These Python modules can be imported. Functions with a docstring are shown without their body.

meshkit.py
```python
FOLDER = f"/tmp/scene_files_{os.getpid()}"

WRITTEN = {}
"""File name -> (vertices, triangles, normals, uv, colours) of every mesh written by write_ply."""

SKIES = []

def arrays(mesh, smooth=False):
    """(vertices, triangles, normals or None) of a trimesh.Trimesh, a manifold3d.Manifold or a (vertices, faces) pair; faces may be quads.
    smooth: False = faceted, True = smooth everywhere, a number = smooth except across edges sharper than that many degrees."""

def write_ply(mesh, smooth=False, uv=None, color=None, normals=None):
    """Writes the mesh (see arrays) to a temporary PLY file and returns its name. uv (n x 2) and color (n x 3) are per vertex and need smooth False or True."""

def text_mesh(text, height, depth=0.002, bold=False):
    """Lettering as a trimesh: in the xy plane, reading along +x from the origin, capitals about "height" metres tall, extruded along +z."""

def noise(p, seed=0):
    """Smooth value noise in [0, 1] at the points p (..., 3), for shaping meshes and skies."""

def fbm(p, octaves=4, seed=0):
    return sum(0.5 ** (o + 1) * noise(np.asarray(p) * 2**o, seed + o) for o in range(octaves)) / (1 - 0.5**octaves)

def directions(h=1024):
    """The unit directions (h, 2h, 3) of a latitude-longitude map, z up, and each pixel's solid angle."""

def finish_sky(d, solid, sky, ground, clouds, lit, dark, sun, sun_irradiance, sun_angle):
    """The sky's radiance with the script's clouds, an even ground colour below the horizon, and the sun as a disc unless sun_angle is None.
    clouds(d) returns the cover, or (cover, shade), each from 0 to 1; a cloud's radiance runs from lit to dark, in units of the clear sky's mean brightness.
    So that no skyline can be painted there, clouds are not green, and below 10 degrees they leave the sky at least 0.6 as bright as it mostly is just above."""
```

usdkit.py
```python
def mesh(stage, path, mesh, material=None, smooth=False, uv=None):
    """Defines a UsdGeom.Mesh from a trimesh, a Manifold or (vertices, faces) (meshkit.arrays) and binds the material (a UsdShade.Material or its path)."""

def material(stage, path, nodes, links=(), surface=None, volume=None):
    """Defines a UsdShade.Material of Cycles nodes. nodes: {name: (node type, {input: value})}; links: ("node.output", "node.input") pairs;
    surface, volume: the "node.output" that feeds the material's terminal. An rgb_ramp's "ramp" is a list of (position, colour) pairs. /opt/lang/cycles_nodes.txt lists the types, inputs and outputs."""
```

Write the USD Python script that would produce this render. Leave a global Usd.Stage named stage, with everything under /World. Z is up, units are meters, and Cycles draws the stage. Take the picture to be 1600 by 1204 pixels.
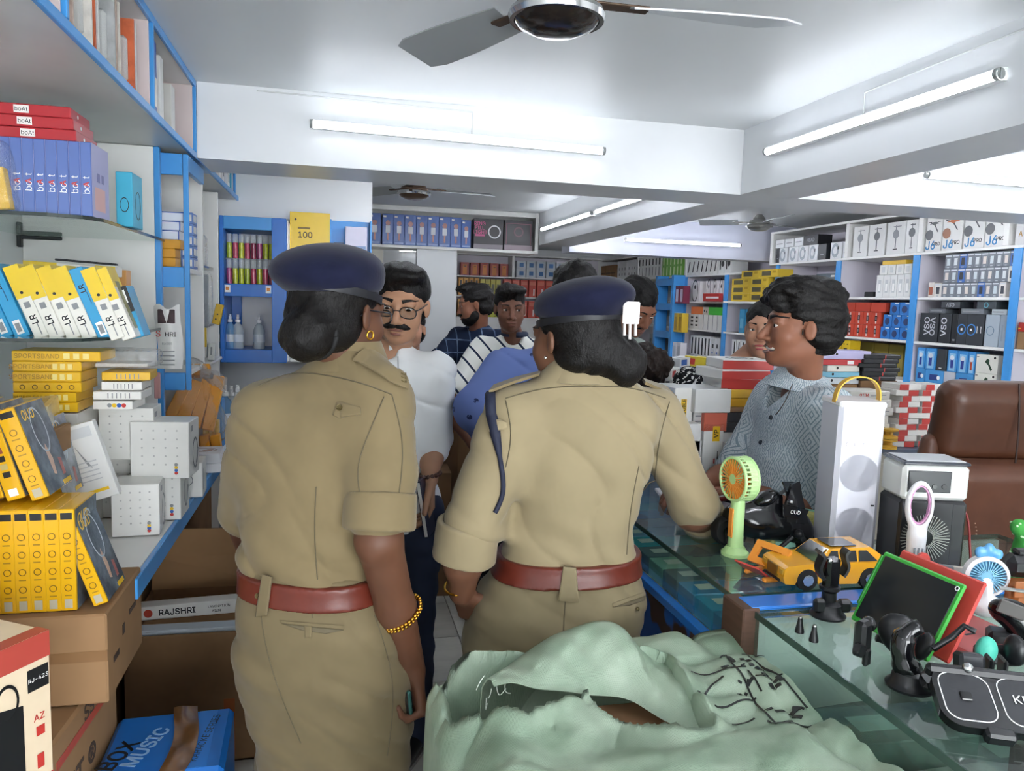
import math, random
import numpy as np
import trimesh
from shapely.geometry import Polygon, Point, box as sbox
from shapely import affinity
from pxr import Usd, UsdGeom, UsdLux, UsdShade, Gf, Sdf, Vt
import usdkit, meshkit
random.seed(7); RNG = np.random.default_rng(11)
stage = Usd.Stage.CreateInMemory()
UsdGeom.SetStageUpAxis(stage, 'Z'); UsdGeom.SetStageMetersPerUnit(stage, 1.0)
UsdGeom.Xform.Define(stage, '/World')

# ------------------------------------------------------------------ camera, sky, lights, exposure
EXPOSURE = 2.28
TUBE_POWER, TUBE_STRONG = 4.8, 17.0   # emission strength of the slim tubes in view and of the stronger ones elsewhere in the shop
SKY_STRENGTH = 0.8           # daylight that comes in at the shop front behind the camera
FPX = 1200.0
YAW, PITCH, ROLL = (math.radians(a) for a in (13.1, -6.2, 1.77))
EYE = np.array([0.0, 0.0, 1.55])
FWD = np.array([math.sin(YAW) * math.cos(PITCH), math.cos(YAW) * math.cos(PITCH), math.sin(PITCH)])
_r0 = np.array([math.cos(YAW), -math.sin(YAW), 0.0]); _u0 = np.cross(_r0, FWD)
RIGHT = _r0 * math.cos(ROLL) + _u0 * math.sin(ROLL)
UP = -_r0 * math.sin(ROLL) + _u0 * math.cos(ROLL)
cam = UsdGeom.Camera.Define(stage, '/World/camera')
cam.AddTransformOp().Set(Gf.Matrix4d(*RIGHT, 0, *UP, 0, *(-FWD), 0, *EYE, 1))
cam.CreateHorizontalApertureAttr(36.0); cam.CreateVerticalApertureAttr(36.0 * 1204 / 1600)
cam.CreateFocalLengthAttr(36.0 * FPX / 1600); cam.CreateClippingRangeAttr(Gf.Vec2f(0.05, 200))
cam.CreateExposureAttr(EXPOSURE)
dome = UsdLux.DomeLight.Define(stage, '/World/sky')
dome.CreateIntensityAttr(SKY_STRENGTH); dome.CreateColorAttr(Gf.Vec3f(0.93, 0.97, 1.0))

def at(px, py, **k):
    """The point on the plane x=, y= or z= that stands in the line of sight through a place in the photograph."""
    d = RIGHT * (px - 800) / FPX - UP * (py - 602) / FPX + FWD
    (a, v), = k.items()
    i = 'xyz'.index(a)
    return EYE + d * ((v - EYE[i]) / d[i])
def sight(px, py):
    d = RIGHT * (px - 800) / FPX - UP * (py - 602) / FPX + FWD
    return d / np.linalg.norm(d)

# ------------------------------------------------------------------ materials
def lin(c):
    if isinstance(c, str):
        c = [int(c[i:i + 2], 16) / 255 for i in (1, 3, 5)]
    return tuple(x / 12.92 if x <= 0.04045 else ((x + 0.055) / 1.055) ** 2.4 for x in c)
LOOKS, made = '/World/Looks', {}
UsdGeom.Scope.Define(stage, LOOKS)
def M(name, col, rough=0.5, metal=0.0, spec=0.5, var=0.0, vscale=6.0, bump=None, coat=0.0, sss=0.0, sheen=0.0, trans=0.0, alpha=None, stretch=None, col2=None, space='object'):
    """Principled material; var mixes towards col2 (or a darker tone) by noise; bump = (scale, strength, distance)."""
    if name in made:
        return made[name]
    c = lin(col)
    n = {'p': ('principled_bsdf', dict(base_color=c, roughness=rough, metallic=metal, specular_ior_level=spec, coat_weight=coat, subsurface_weight=sss, sheen_weight=sheen, transmission_weight=trans))}
    if sss: n['p'][1].update(subsurface_scale=0.006, subsurface_radius=(1, .35, .2))
    if alpha is not None: n['p'][1]['alpha'] = alpha
    L = []
    if var or bump:
        n['tc'] = ('texture_coordinate', {}); src = 'tc.' + space
        if stretch:
            n['mp'] = ('mapping', {'scale': stretch}); L.append((src, 'mp.vector')); src = 'mp.vector'
    if var:
        n['nz'] = ('noise_texture', {'scale': vscale, 'detail': 4.0, 'roughness': .6})
        d = lin(col2) if col2 else tuple(x * (1 - var) for x in c)
        n['rr'] = ('rgb_ramp', {'ramp': [(0.3, d), (0.62, c)]})
        L += [(src, 'nz.vector'), ('nz.fac', 'rr.fac'), ('rr.color', 'p.base_color')]
    if bump:
        n['bn'] = ('noise_texture', {'scale': bump[0], 'detail': 3.0})
        n['bp'] = ('bump', {'strength': bump[1], 'distance': bump[2]})
        L += [(src, 'bn.vector'), ('bn.fac', 'bp.height'), ('bp.normal', 'p.normal')]
    made[name] = usdkit.material(stage, f'{LOOKS}/{name}', n, L, surface='p.BSDF')
    return made[name]
def node_mat(name, nodes, links, surface='p.BSDF'):
    if name not in made:
        made[name] = usdkit.material(stage, f'{LOOKS}/{name}', nodes, links, surface=surface)
    return made[name]
def emit(name, col, strength):
    return node_mat(name, {'e': ('emission', {'color': lin(col), 'strength': strength})}, [], 'e.emission')
def schlick(n, L, f0=.04, normal=None):
    """Reflection that grows towards grazing, the same from both sides of a pane."""
    n.update({'lw': ('layer_weight', {'blend': .5}), 'pw': ('math', {'math_type': 'power', 'value2': 4.0}), 'ml': ('math', {'math_type': 'multiply_add', 'value2': .75, 'value3': f0})})
    L += [('lw.facing', 'pw.value1'), ('pw.value', 'ml.value1')]
    return 'ml.value'
def pane(name, tint, rough=0.02, f0=.04, dirt=0.0):
    """Window glass: see-through with a reflection, so that light passes."""
    n = {'t': ('transparent_bsdf', {'color': lin(tint)}), 'g': ('glossy_bsdf', {'color': (1, 1, 1), 'roughness': rough}), 'm': ('mix_closure', {})}; L = []
    L += [(schlick(n, L, f0), 'm.fac'), ('t.BSDF', 'm.closure1'), ('g.BSDF', 'm.closure2')]
    s = 'm.closure'
    if dirt:
        n['d'] = ('diffuse_bsdf', {'color': (.75, .8, .78)}); n['m2'] = ('mix_closure', {'fac': dirt})
        L += [('m.closure', 'm2.closure1'), ('d.BSDF', 'm2.closure2')]; s = 'm2.closure'
    return node_mat(name, n, L, s)
def plain(col, rough=0.5, **k):
    key = 'tone_' + (col[1:] if isinstance(col, str) else '') + f'_{int(rough * 100)}'
    return M(key, col, rough, **k)

# ------------------------------------------------------------------ prims of the scene
count = {}
def free(parent, name):
    k = f'{parent}/{name}'
    n = count.get(k, 0); count[k] = n + 1
    return k if n == 0 else f'{k}_{n:03d}'
def mat4(M4):
    return Gf.Matrix4d(*np.asarray(M4, float).T.ravel())
def tag(p, label=None, cat=None, group=None, kind=None):
    p = p.GetPrim() if hasattr(p, 'GetPrim') else p
    for k, v in (('label', label), ('category', cat), ('group', group), ('kind', kind)):
        if v: p.SetCustomDataByKey(k, v)
    return p
def thing(name, label, cat, group=None, xf=None, kind=None):
    x = UsdGeom.Xform.Define(stage, free('/World', name))
    if xf is not None: x.AddTransformOp().Set(mat4(xf))
    return tag(x, label, cat, group, kind)
def part(parent, name, mesh, mat, smooth=False, label=None, kind=None):
    if isinstance(mesh, list): mesh = cat(mesh)
    p = usdkit.mesh(stage, free(str(parent.GetPath()) if parent is not None else '/World', name), mesh, mat, smooth)
    return tag(p, label=label, kind=kind)
def solo(name, mesh, mat, label, cat_, group=None, smooth=False, kind=None):
    return tag(part(None, name, mesh, mat, smooth), label, cat_, group, kind)
def struct(name, mesh, mat, smooth=False, parent=None):
    p = part(parent, name, mesh, mat, smooth)
    return tag(p, kind='structure') if parent is None else p
def copy(src, xf, label, group=None):
    was = src.GetCustomData(); base = src.GetName()
    while base[-4:-3] == '_' and base[-3:].isdigit(): base = base[:-4]
    x = UsdGeom.Xform.Define(stage, free('/World', base))
    x.GetPrim().GetReferences().AddInternalReference(src.GetPath())
    x.ClearXformOpOrder(); x.AddTransformOp().Set(mat4(xf)); x.GetPrim().SetInstanceable(True)
    return tag(x, label, was.get('category'), group or was.get('group'))

# ------------------------------------------------------------------ mesh helpers
def cat(ms):
    return ms[0] if len(ms) == 1 else trimesh.util.concatenate(ms)
def T(x=0, y=0, z=0, rz=0, rx=0, ry=0, s=1.0):
    m = trimesh.transformations.euler_matrix(math.radians(rx), math.radians(ry), math.radians(rz))
    m[:3, :3] *= s; m[:3, 3] = (x, y, z)
    return m
def moved(m, xf):
    m = m.copy(); m.apply_transform(xf); return m
def bx(lo, hi):
    lo, hi = np.minimum(lo, hi), np.maximum(lo, hi)
    m = trimesh.creation.box(hi - lo); m.apply_translation((lo + hi) / 2); return m
def rbx(lo, hi, b=0.004):
    """Box with chamfered edges."""
    lo, hi = np.minimum(lo, hi).astype(float), np.maximum(lo, hi).astype(float)
    b = min(b, (hi - lo).min() * .45); c, h = (lo + hi) / 2, (hi - lo) / 2
    pts = [np.array(s) * (h - b * (np.arange(3) != k)) for s in np.array(np.meshgrid([-1, 1], [-1, 1], [-1, 1])).T.reshape(-1, 3) for k in range(3)]
    m = trimesh.convex.convex_hull(np.array(pts)); m.apply_translation(c); return m
def rrect(w, h, r, n=5):
    return sbox(-w / 2 + r, -h / 2 + r, w / 2 - r, h / 2 - r).buffer(r, quad_segs=n)
def ext(poly, d):
    ms = [trimesh.creation.extrude_polygon(g, d, engine='earcut') for g in getattr(poly, 'geoms', [poly])]
    return cat(ms)
def lathe(prof, n=32, xf=None):
    m = trimesh.creation.revolve(np.array(prof, float), sections=n)
    if xf is not None: m.apply_transform(xf)
    return m
def cyl(p, q, r, n=16):
    return trimesh.creation.cylinder(radius=r, segment=[np.asarray(p, float), np.asarray(q, float)], sections=n)
def ball(c, r, s=2, scale=None):
    m = trimesh.creation.icosphere(s, 1.0); m.apply_scale(np.broadcast_to(np.asarray(r, float), 3)); m.apply_translation(c); return m
def spline(pts, n=24):
    pts = np.asarray(pts, float); t = np.r_[0, np.cumsum(np.linalg.norm(np.diff(pts, axis=0), axis=1))]
    from scipy.interpolate import CubicSpline, PchipInterpolator
    f = CubicSpline(t, pts, bc_type='natural') if len(pts) > 2 else (lambda s: pts[0] + (pts[1] - pts[0]) * (s / t[-1])[:, None])
    return f(np.linspace(0, t[-1], n))
def tube(pts, r, sides=8, flat=None):
    """Swept tube; r a number or one per point; ends closed; flat = (normal, thickness factor) squashes it."""
    p = np.asarray(pts, float); n = len(p)
    t = np.gradient(p, axis=0); t /= np.linalg.norm(t, axis=1, keepdims=True) + 1e-12
    a = np.cross(t[0], [0, 0, 1.0] if abs(t[0][2]) < .9 else [1.0, 0, 0]); A = []
    for i in range(n):
        a = a - t[i] * (a @ t[i]); a /= np.linalg.norm(a) + 1e-12; A.append(a.copy())
    A = np.array(A); B = np.cross(t, A); ang = np.arange(sides) * 2 * np.pi / sides
    rr = np.broadcast_to(r, (n,))[:, None, None]
    v = (p[:, None] + rr * (np.cos(ang)[None, :, None] * A[:, None] + np.sin(ang)[None, :, None] * B[:, None])).reshape(-1, 3)
    if flat is not None:
        nn = np.asarray(flat[0], float); nn /= np.linalg.norm(nn); c = np.repeat(p, sides, 0); d = v - c
        v = c + d - nn * ((d @ nn) * (1 - flat[1]))[:, None]
    i, j = np.meshgrid(np.arange(n - 1), np.arange(sides), indexing='ij'); k = (j + 1) % sides
    q = np.stack([i * sides + j, i * sides + k, (i + 1) * sides + k, (i + 1) * sides + j], -1).reshape(-1, 4)
    f = np.vstack([q[:, [0, 2, 1]], q[:, [0, 3, 2]]])
    e0, e1 = len(v), len(v) + 1; v = np.vstack([v, p[0], p[-1]]); j = np.arange(sides); k = (j + 1) % sides
    f = np.vstack([f, np.stack([np.full(sides, e0), j, k], 1), np.stack([np.full(sides, e1), (n - 1) * sides + k, (n - 1) * sides + j], 1)])
    m = trimesh.Trimesh(v, f, process=False)
    if m.volume < 0: m.invert()
    return m
def sheet(grid, th=0.0):
    """A grid of points (n, m, 3) as a closed thin shell."""
    g = np.asarray(grid, float); n, m, _ = g.shape
    du, dv = np.gradient(g, axis=0), np.gradient(g, axis=1); nr = np.cross(du, dv); nr /= np.linalg.norm(nr, axis=2, keepdims=True) + 1e-12
    top, bot = (g + nr * th / 2).reshape(-1, 3), (g - nr * th / 2).reshape(-1, 3)
    i, j = np.meshgrid(np.arange(n - 1), np.arange(m - 1), indexing='ij'); a = (i * m + j).ravel()
    q = np.stack([a, a + m, a + m + 1, a + 1], 1); N = n * m
    rim = np.r_[np.arange(m), np.arange(1, n) * m + m - 1, (n - 1) * m + np.arange(m - 2, -1, -1), np.arange(n - 2, 0, -1) * m]
    r2 = np.roll(rim, -1); side = np.stack([rim, r2, r2 + N, rim + N], 1)
    qs = np.vstack([q, (q + N)[:, ::-1], side])
    mm = trimesh.Trimesh(np.vstack([top, bot]), np.vstack([qs[:, [0, 1, 2]], qs[:, [0, 2, 3]]]), process=False)
    if mm.volume < 0: mm.invert()
    return mm
_txt = {}
def txt(s, h, bold=False, depth=0.0006, w=None):
    """Lettering centred at the origin in the xz plane, facing -y."""
    k = (s, bold)
    if k not in _txt:
        m = meshkit.text_mesh(s, 1.0, 0.01, bold); b = m.bounds; m.apply_translation([-(b[0][0] + b[1][0]) / 2, -0.5, 0]); _txt[k] = m
    m = _txt[k].copy(); sx = h if w is None else w / max(m.extents[0], 1e-6)
    m.vertices = m.vertices * [sx, h, depth / 0.01]
    v = m.vertices; m.vertices = np.stack([v[:, 0], -v[:, 2], v[:, 1]], 1); return m

# ------------------------------------------------------------------ distance fields for bodies and cloth
def smin(a, b, k):
    if k <= 0: return np.minimum(a, b)
    h = np.maximum(k - np.abs(a - b), 0) / k
    return np.minimum(a, b) - h * h * k * .25
def smax(a, b, k): return -smin(-a, -b, k)
def cone(a, b, ra, rb, k=0.02):
    a, b = np.asarray(a, float), np.asarray(b, float); ab = b - a; L2 = ab @ ab
    def f(P):
        t = np.clip((P - a) @ ab / L2, 0, 1)
        return np.linalg.norm(P - a - t[:, None] * ab, axis=1) - (ra + (rb - ra) * t)
    return ('+', f, k)
def ell(c, r, R=None, k=0.02, op='+'):
    c, r = np.asarray(c, float), np.asarray(r, float)
    def f(P):
        q = P - c
        if R is not None: q = q @ R
        k0 = np.linalg.norm(q / r, axis=1); k1 = np.linalg.norm(q / (r * r), axis=1)
        return np.where(k0 < 1e-4, -r.min(), k0 * (k0 - 1) / np.maximum(k1, 1e-9))
    return (op, f, k)
def loft(secs, heading=0.0, k=0.02, p=2.4, caps=0.01):
    """secs: (z, cx, cy, half width, half depth) from low to high; the depth axis points along heading."""
    S = np.array(sorted(secs), float); z = S[:, 0]
    from scipy.interpolate import PchipInterpolator
    F = [PchipInterpolator(z, S[:, i]) for i in range(1, 5)]
    s, c = math.sin(heading), math.cos(heading)
    def f(P):
        zz = np.clip(P[:, 2], z[0], z[-1]); cx, cy, w, d = (g(zz) for g in F)
        dx, dy = P[:, 0] - cx, P[:, 1] - cy
        x, y = dx * c - dy * s, dx * s + dy * c
        q = (np.abs(x / w) ** p + np.abs(y / d) ** p) ** (1 / p)
        return smax((q - 1) * np.minimum(w, d) * .9, np.abs(P[:, 2] - (z[0] + z[-1]) / 2) - (z[-1] - z[0]) / 2, caps)
    return ('+', f, k)
def plane(pt, n, k=0.004, op='&'):
    """Keeps what lies on the side away from n."""
    pt, n = np.asarray(pt, float), np.asarray(n, float); n = n / np.linalg.norm(n)
    return (op, lambda P: (P - pt) @ n, k)
def field(prims, disp=None):
    def f(P):
        v = None
        for op, g, k in prims:
            d = g(P)
            if v is None: v = d
            elif op == '+': v = smin(v, d, k)
            elif op == '-': v = smax(v, -d, k)
            else: v = smax(v, d, k)
        return v
    def fd(P):
        v = f(P)
        if disp is not None:
            near = np.abs(v) < .025
            if near.any(): v[near] += disp(P[near])
        return v
    fd.prims, fd.disp = prims, disp
    return fd
def blocks(f, C, P, R):
    """The field at P (blocks, points, 3): each piece is evaluated only in the blocks it can matter to (C: block centres, R: their reach)."""
    out, vc = None, None
    for op, g, k in f.prims:
        d = g(C); n = len(C)
        if vc is None:
            vc, out = d, g(P.reshape(-1, 3)).reshape(n, -1); continue
        if op == '+': m = d - vc < 2.6 * R + k
        elif op == '-': m = -d > vc - 2.6 * R - k
        else: m = d > vc - 2.6 * R - k
        if m.any():
            e = g(P[m].reshape(-1, 3)).reshape(int(m.sum()), -1)
            out[m] = smin(out[m], e, k) if op == '+' else smax(out[m], -e if op == '-' else e, k)
        vc = smin(vc, d, k) if op == '+' else smax(vc, -d if op == '-' else d, k)
    if f.disp is not None:
        near = np.abs(out) < .02
        if near.any(): out[near] += f.disp(P[near])
    return out
def netmesh(f, lo, hi, h):
    """Surface nets on a grid that is evaluated only near the surface."""
    lo, hi = np.asarray(lo, float), np.asarray(hi, float); B = 6
    nb = np.ceil((hi - lo) / (h * B)).astype(int) + 1; n = nb * B
    ax = [lo[i] + h * (np.arange(nb[i]) * B + (B - 1) / 2) for i in range(3)]
    C = np.stack(np.meshgrid(*ax, indexing='ij'), -1).reshape(-1, 3)
    fc = field(f.prims)(C); act = np.abs(fc) < h * B * 1.25 + .006
    F = np.repeat(np.repeat(np.repeat(np.where(fc < 0, -1., 1.).astype(np.float32).reshape(nb), B, 0), B, 1), B, 2)
    bi = np.stack(np.unravel_index(np.nonzero(act)[0], nb), 1) * B
    o = np.stack(np.meshgrid(*[np.arange(B)] * 3, indexing='ij'), -1).reshape(-1, 3)
    I = (bi[:, None] + o[None]).reshape(-1, 3)
    Ca = C[act]; I = I.reshape(len(Ca), -1, 3)
    for s in range(0, len(Ca), 1500):
        J = I[s:s + 1500]; F[J[..., 0], J[..., 1], J[..., 2]] = blocks(f, Ca[s:s + 1500], lo + J * h, h * B * .87)
    S = F < 0
    mn = mx = None
    for a, b, c in np.ndindex(2, 2, 2):
        q = S[a:n[0] - 1 + a, b:n[1] - 1 + b, c:n[2] - 1 + c]
        mn, mx = (q, q) if mn is None else (mn & q, mx | q)
    cell = np.stack(np.nonzero(mx & ~mn), 1)
    if not len(cell): raise ValueError('empty field')
    idx = -np.ones(tuple(n - 1), np.int64); idx[tuple(cell.T)] = np.arange(len(cell))
    pos, cnt = np.zeros((len(cell), 3)), np.zeros(len(cell))
    cs = [np.array(x) for x in np.ndindex(2, 2, 2)]
    for a in cs:
        for d in range(3):
            if a[d]: continue
            b = a.copy(); b[d] = 1
            fa, fb = F[tuple((cell + a).T)].astype(float), F[tuple((cell + b).T)].astype(float)
            m = (fa < 0) != (fb < 0); t = fa[m] / (fa[m] - fb[m])
            pos[m] += a + (b - a) * t[:, None]; cnt[m] += 1
    V = lo + (cell + pos / cnt[:, None]) * h
    faces = []
    for d in range(3):
        sl0, sl1 = [slice(None)] * 3, [slice(None)] * 3; sl0[d], sl1[d] = slice(0, -1), slice(1, None)
        s0, s1 = S[tuple(sl0)], S[tuple(sl1)]
        e = np.stack(np.nonzero(s0 != s1), 1); u, w = (d + 1) % 3, (d + 2) % 3
        e = e[(e[:, u] > 0) & (e[:, w] > 0) & (e[:, u] < n[u] - 1) & (e[:, w] < n[w] - 1)]
        def at_(du, dw):
            q = e.copy(); q[:, u] += du; q[:, w] += dw; return idx[tuple(q.T)]
        Q = np.stack([at_(-1, -1), at_(0, -1), at_(0, 0), at_(-1, 0)], 1)
        flip = ~s0[tuple(e.T)]; Q[flip] = Q[flip][:, ::-1]
        faces.append(Q[(Q >= 0).all(1)])
    Q = np.vstack(faces)
    return trimesh.Trimesh(V, np.vstack([Q[:, [0, 1, 2]], Q[:, [0, 2, 3]]]), process=False)
def nrm(f, P, e=0.002):
    g = np.stack([f(P + e * v) - f(P - e * v) for v in np.eye(3)], 1)
    return g / (np.linalg.norm(g, axis=1, keepdims=True) + 1e-12)
def march(f, O, D, far=1.2):
    """Where rays from O along unit D meet the field; a ray that misses gives the nearest point of the surface."""
    O, D = np.atleast_2d(O).astype(float), np.atleast_2d(D).astype(float)
    O, D = (np.broadcast_to(q, (max(len(O), len(D)), 3)) for q in (O, D)); t = np.zeros(len(O)); best, tb = np.full(len(O), 9.), t.copy()
    for _ in range(70):
        v = f(O + D * t[:, None]); m = v < best; best[m], tb[m] = v[m], t[m]; t = np.minimum(t + v * .6, far)
    P = O + D * np.where(best < .002, t, tb)[:, None]
    for _ in range(3):
        v = f(P); m = np.abs(v) > .002
        if m.any(): P[m] -= nrm(f, P[m]) * v[m][:, None]
    return P
def hitpx(f, pts, back=0.8):
    """Points of a body that stand in the lines of sight through places of the photograph."""
    D = np.array([sight(*p) for p in pts]); return march(f, EYE + D * back, D, 4)
def glue(f, pts2, th, n=10, lift=0.0):
    """A patch of cloth (4 corner places in the photograph's lines of sight) that lies on the body: closed shell."""
    c = np.array(pts2, float); u, v = np.meshgrid(np.linspace(0, 1, n), np.linspace(0, 1, n), indexing='ij')
    q = (c[0] * ((1 - u) * (1 - v))[..., None] + c[1] * (u * (1 - v))[..., None] + c[2] * (u * v)[..., None] + c[3] * ((1 - u) * v)[..., None]).reshape(-1, 2)
    P = hitpx(f, q); P = P + nrm(f, P) * (lift + th * .3)
    return sheet(P.reshape(n, n, 3), th)
def seam(f, pts2, r=0.0016, n=28, out=0.0004):
    P = hitpx(f, spline(pts2, n)); return tube(P + nrm(f, P) * out, r, 6)
def rot(heading=0.0, pitch=0.0, roll=0.0):
    """Columns: right, forward, up of a frame that faces heading (0 = +y, clockwise), nods by pitch (up positive) and leans by roll."""
    h, p, r = (math.radians(a) for a in (heading, pitch, roll))
    f = np.array([math.sin(h) * math.cos(p), math.cos(h) * math.cos(p), math.sin(p)]); x = np.array([math.cos(h), -math.sin(h), 0]); u = np.cross(x, f)
    return np.stack([x * math.cos(r) + u * math.sin(r), f, -x * math.sin(r) + u * math.cos(r)], 1)
# ------------------------------------------------------------------ the room
ZC, ZB = 2.35, 2.065                                 # ceiling, underside of the beams
XL, XR, YF, YB = -1.06, 4.42, -3.2, 11.45
wall_white = M('painted_wall', '#e4e6e6', .45, var=.05, vscale=1.3, bump=(60, .03, .002))
ceil_white = M('glossy_ceiling_paint', '#e2e5e6', .42, spec=.5, var=.04, vscale=.8, bump=(7, .10, .004))
beam_white = M('painted_beam', '#e8eaec', .35, var=.04, vscale=2.0, bump=(25, .03, .002))
lam_white = M('white_laminate', '#e9e9e6', .32, var=.04, vscale=3)
lam_lilac = M('lilac_laminate', '#d9d5df', .4, var=.04, vscale=3)
blue_lam = M('blue_laminate', '#469ae0', .3, var=.12, vscale=5)
blue_deep = M('deep_blue_laminate', '#1f6fc8', .3, var=.12, vscale=5)
grey_joint = M('floor_joint', '#6f6d68', .8)
tile_mats = [M(f'marble_tile_{k}', c, .3, var=.16, vscale=7, stretch=(1, 2.5, 1), bump=(30, .02, .001)) for k, c in enumerate(['#c6c3ba', '#bfbcb3', '#cccac1', '#9d9b94', '#bab7ae'])]
fl = struct('floor', bx([XL, YF, -.12], [XR, YB, -.008]), grey_joint)
r = random.Random(3)
for i in range(5):
    for j in range(20):
        x0, y0 = -.66 + .41 * i, .1 + .41 * j
        if x0 > .7 and y0 < 3: continue
        m = tile_mats[3] if (i * 7 + j * 3) % 11 == 0 else tile_mats[r.choice([0, 0, 1, 2, 2, 4])]
        part(fl, 'tile', rbx([x0 + .002, y0 + .002, -.03], [x0 + .408, y0 + .408, 0], .0015), m)
struct('ceiling', bx([XL, YF, ZC], [XR, YB, ZC + .15]), ceil_white)
struct('wall_left', bx([XL - .15, YF, -.1], [XL, YB, ZC + .1]), wall_white)
struct('wall_right', bx([XR, YF, -.1], [XR + .15, YB, ZC + .1]), wall_white)
struct('wall_back', bx([XL, YB, -.1], [XR, YB + .15, ZC + .1]), wall_white)
# beam across the shop, beam along it, second cross beam far back, one more behind the camera
struct('beam_cross', bx([-.52, 3.24, ZB], [XR, 3.59, ZC + .02]), beam_white)
struct('beam_long', cat([bx([1.79, YF, ZB], [2.08, 3.239, ZC + .02]), bx([1.79, 3.591, ZB], [2.08, 6.8, ZC + .02])]), beam_white)
struct('beam_far', bx([2.081, 6.8, 2.02], [XR, 7.05, ZC + .02]), M('lilac_beam', '#d3d6e6', .4, var=.03, vscale=2))
struct('beam_front', bx([XL, -.9, ZB], [1.789, -.6, ZC + .02]), beam_white)
# front of the shop behind the camera: two wall pieces with an open shutter between
struct('wall_front', cat([bx([XL, YF - .15, 0], [-.4, YF, ZC]), bx([2.6, YF - .15, 0], [XR, YF, ZC]), bx([-.4, YF - .15, 2.15], [2.6, YF, ZC])]), wall_white)
# white pillar in the left half, blue edge panel on it
struct('pillar_left', bx([XL + .001, 4.55, 0], [.205, 4.95, ZC]), wall_white)
# white partition beneath the microphone shelf
struct('partition_back', bx([.70, 6.84, 0], [1.055, 6.96, 2.0]), M('pale_panel', '#dfe2e4', .3, var=.03, vscale=2))
struct('wall_passage', cat([bx([-.62, 9.2, 0], [.55, 9.28, ZC]), ]), M('dim_passage_paint', '#c9c6bb', .5))

# LED tubes: the lamps of the shop
led, led2 = emit('led_light', '#f1f6ff', TUBE_POWER), emit('strong_led_light', '#f4f6ff', TUBE_STRONG)
cap_mat = M('grey_end_cap', '#8b8f8e', .4); tray_mat = M('white_batten', '#eef0f0', .35); wire_mat = M('white_wire', '#d5d7d6', .5)
def led_tube(p, q, out, label, wire=None, lamp=None):
    """A tube lamp from p to q on a face with outward direction out."""
    p, q, out = (np.asarray(v, float) for v in (p, q, out)); d = (q - p) / np.linalg.norm(q - p)
    t = thing('led_tube_light', label, 'tube light', 'tube lights on the beams')
    up = np.array([0, 0, 1.0]); n = 13
    def arc(a0, a1, r, k): return np.stack([np.stack([e + out * (.022 + r * math.cos(a)) + up * r * math.sin(a) for a in np.radians(np.linspace(a0, a1, k))]) for e in (p, q)])
    part(t, 'batten', sheet(np.stack([np.stack([e + up * s_ * .0165 + out * o for s_, o in ((-1, .001), (-1, .024), (-.96, .027))] + [e + up * s_ * .0165 + out * o for s_, o in ((.96, .027), (1, .024), (1, .001))]) for e in (p, q)]), .002), tray_mat)
    part(t, 'diffuser', sheet(arc(-112, 22, .0165, 13), .0012), led2 if any(w in label for w in ('hidden', 'out of the frame')) else led, 40)
    for a, s in ((p, 1), (q, -1)): part(t, 'end_cap', cyl(a + out * .026, a + out * .026 + d * s * .012, .017, 16), cap_mat, 40)
    if wire is not None:
        part(t, 'wire', tube(np.array([a for a in wire]), .0035, 6), wire_mat)
    return t
led_tube([-.1, 3.24, 2.222], [1.125, 3.24, 2.205], [0, -1, 0], 'LED tube light on the front face of the cross beam above the officers', [[.55, 3.238, 2.23], [.55, 3.236, 2.325], [-.3, 3.236, 2.335]])
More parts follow.
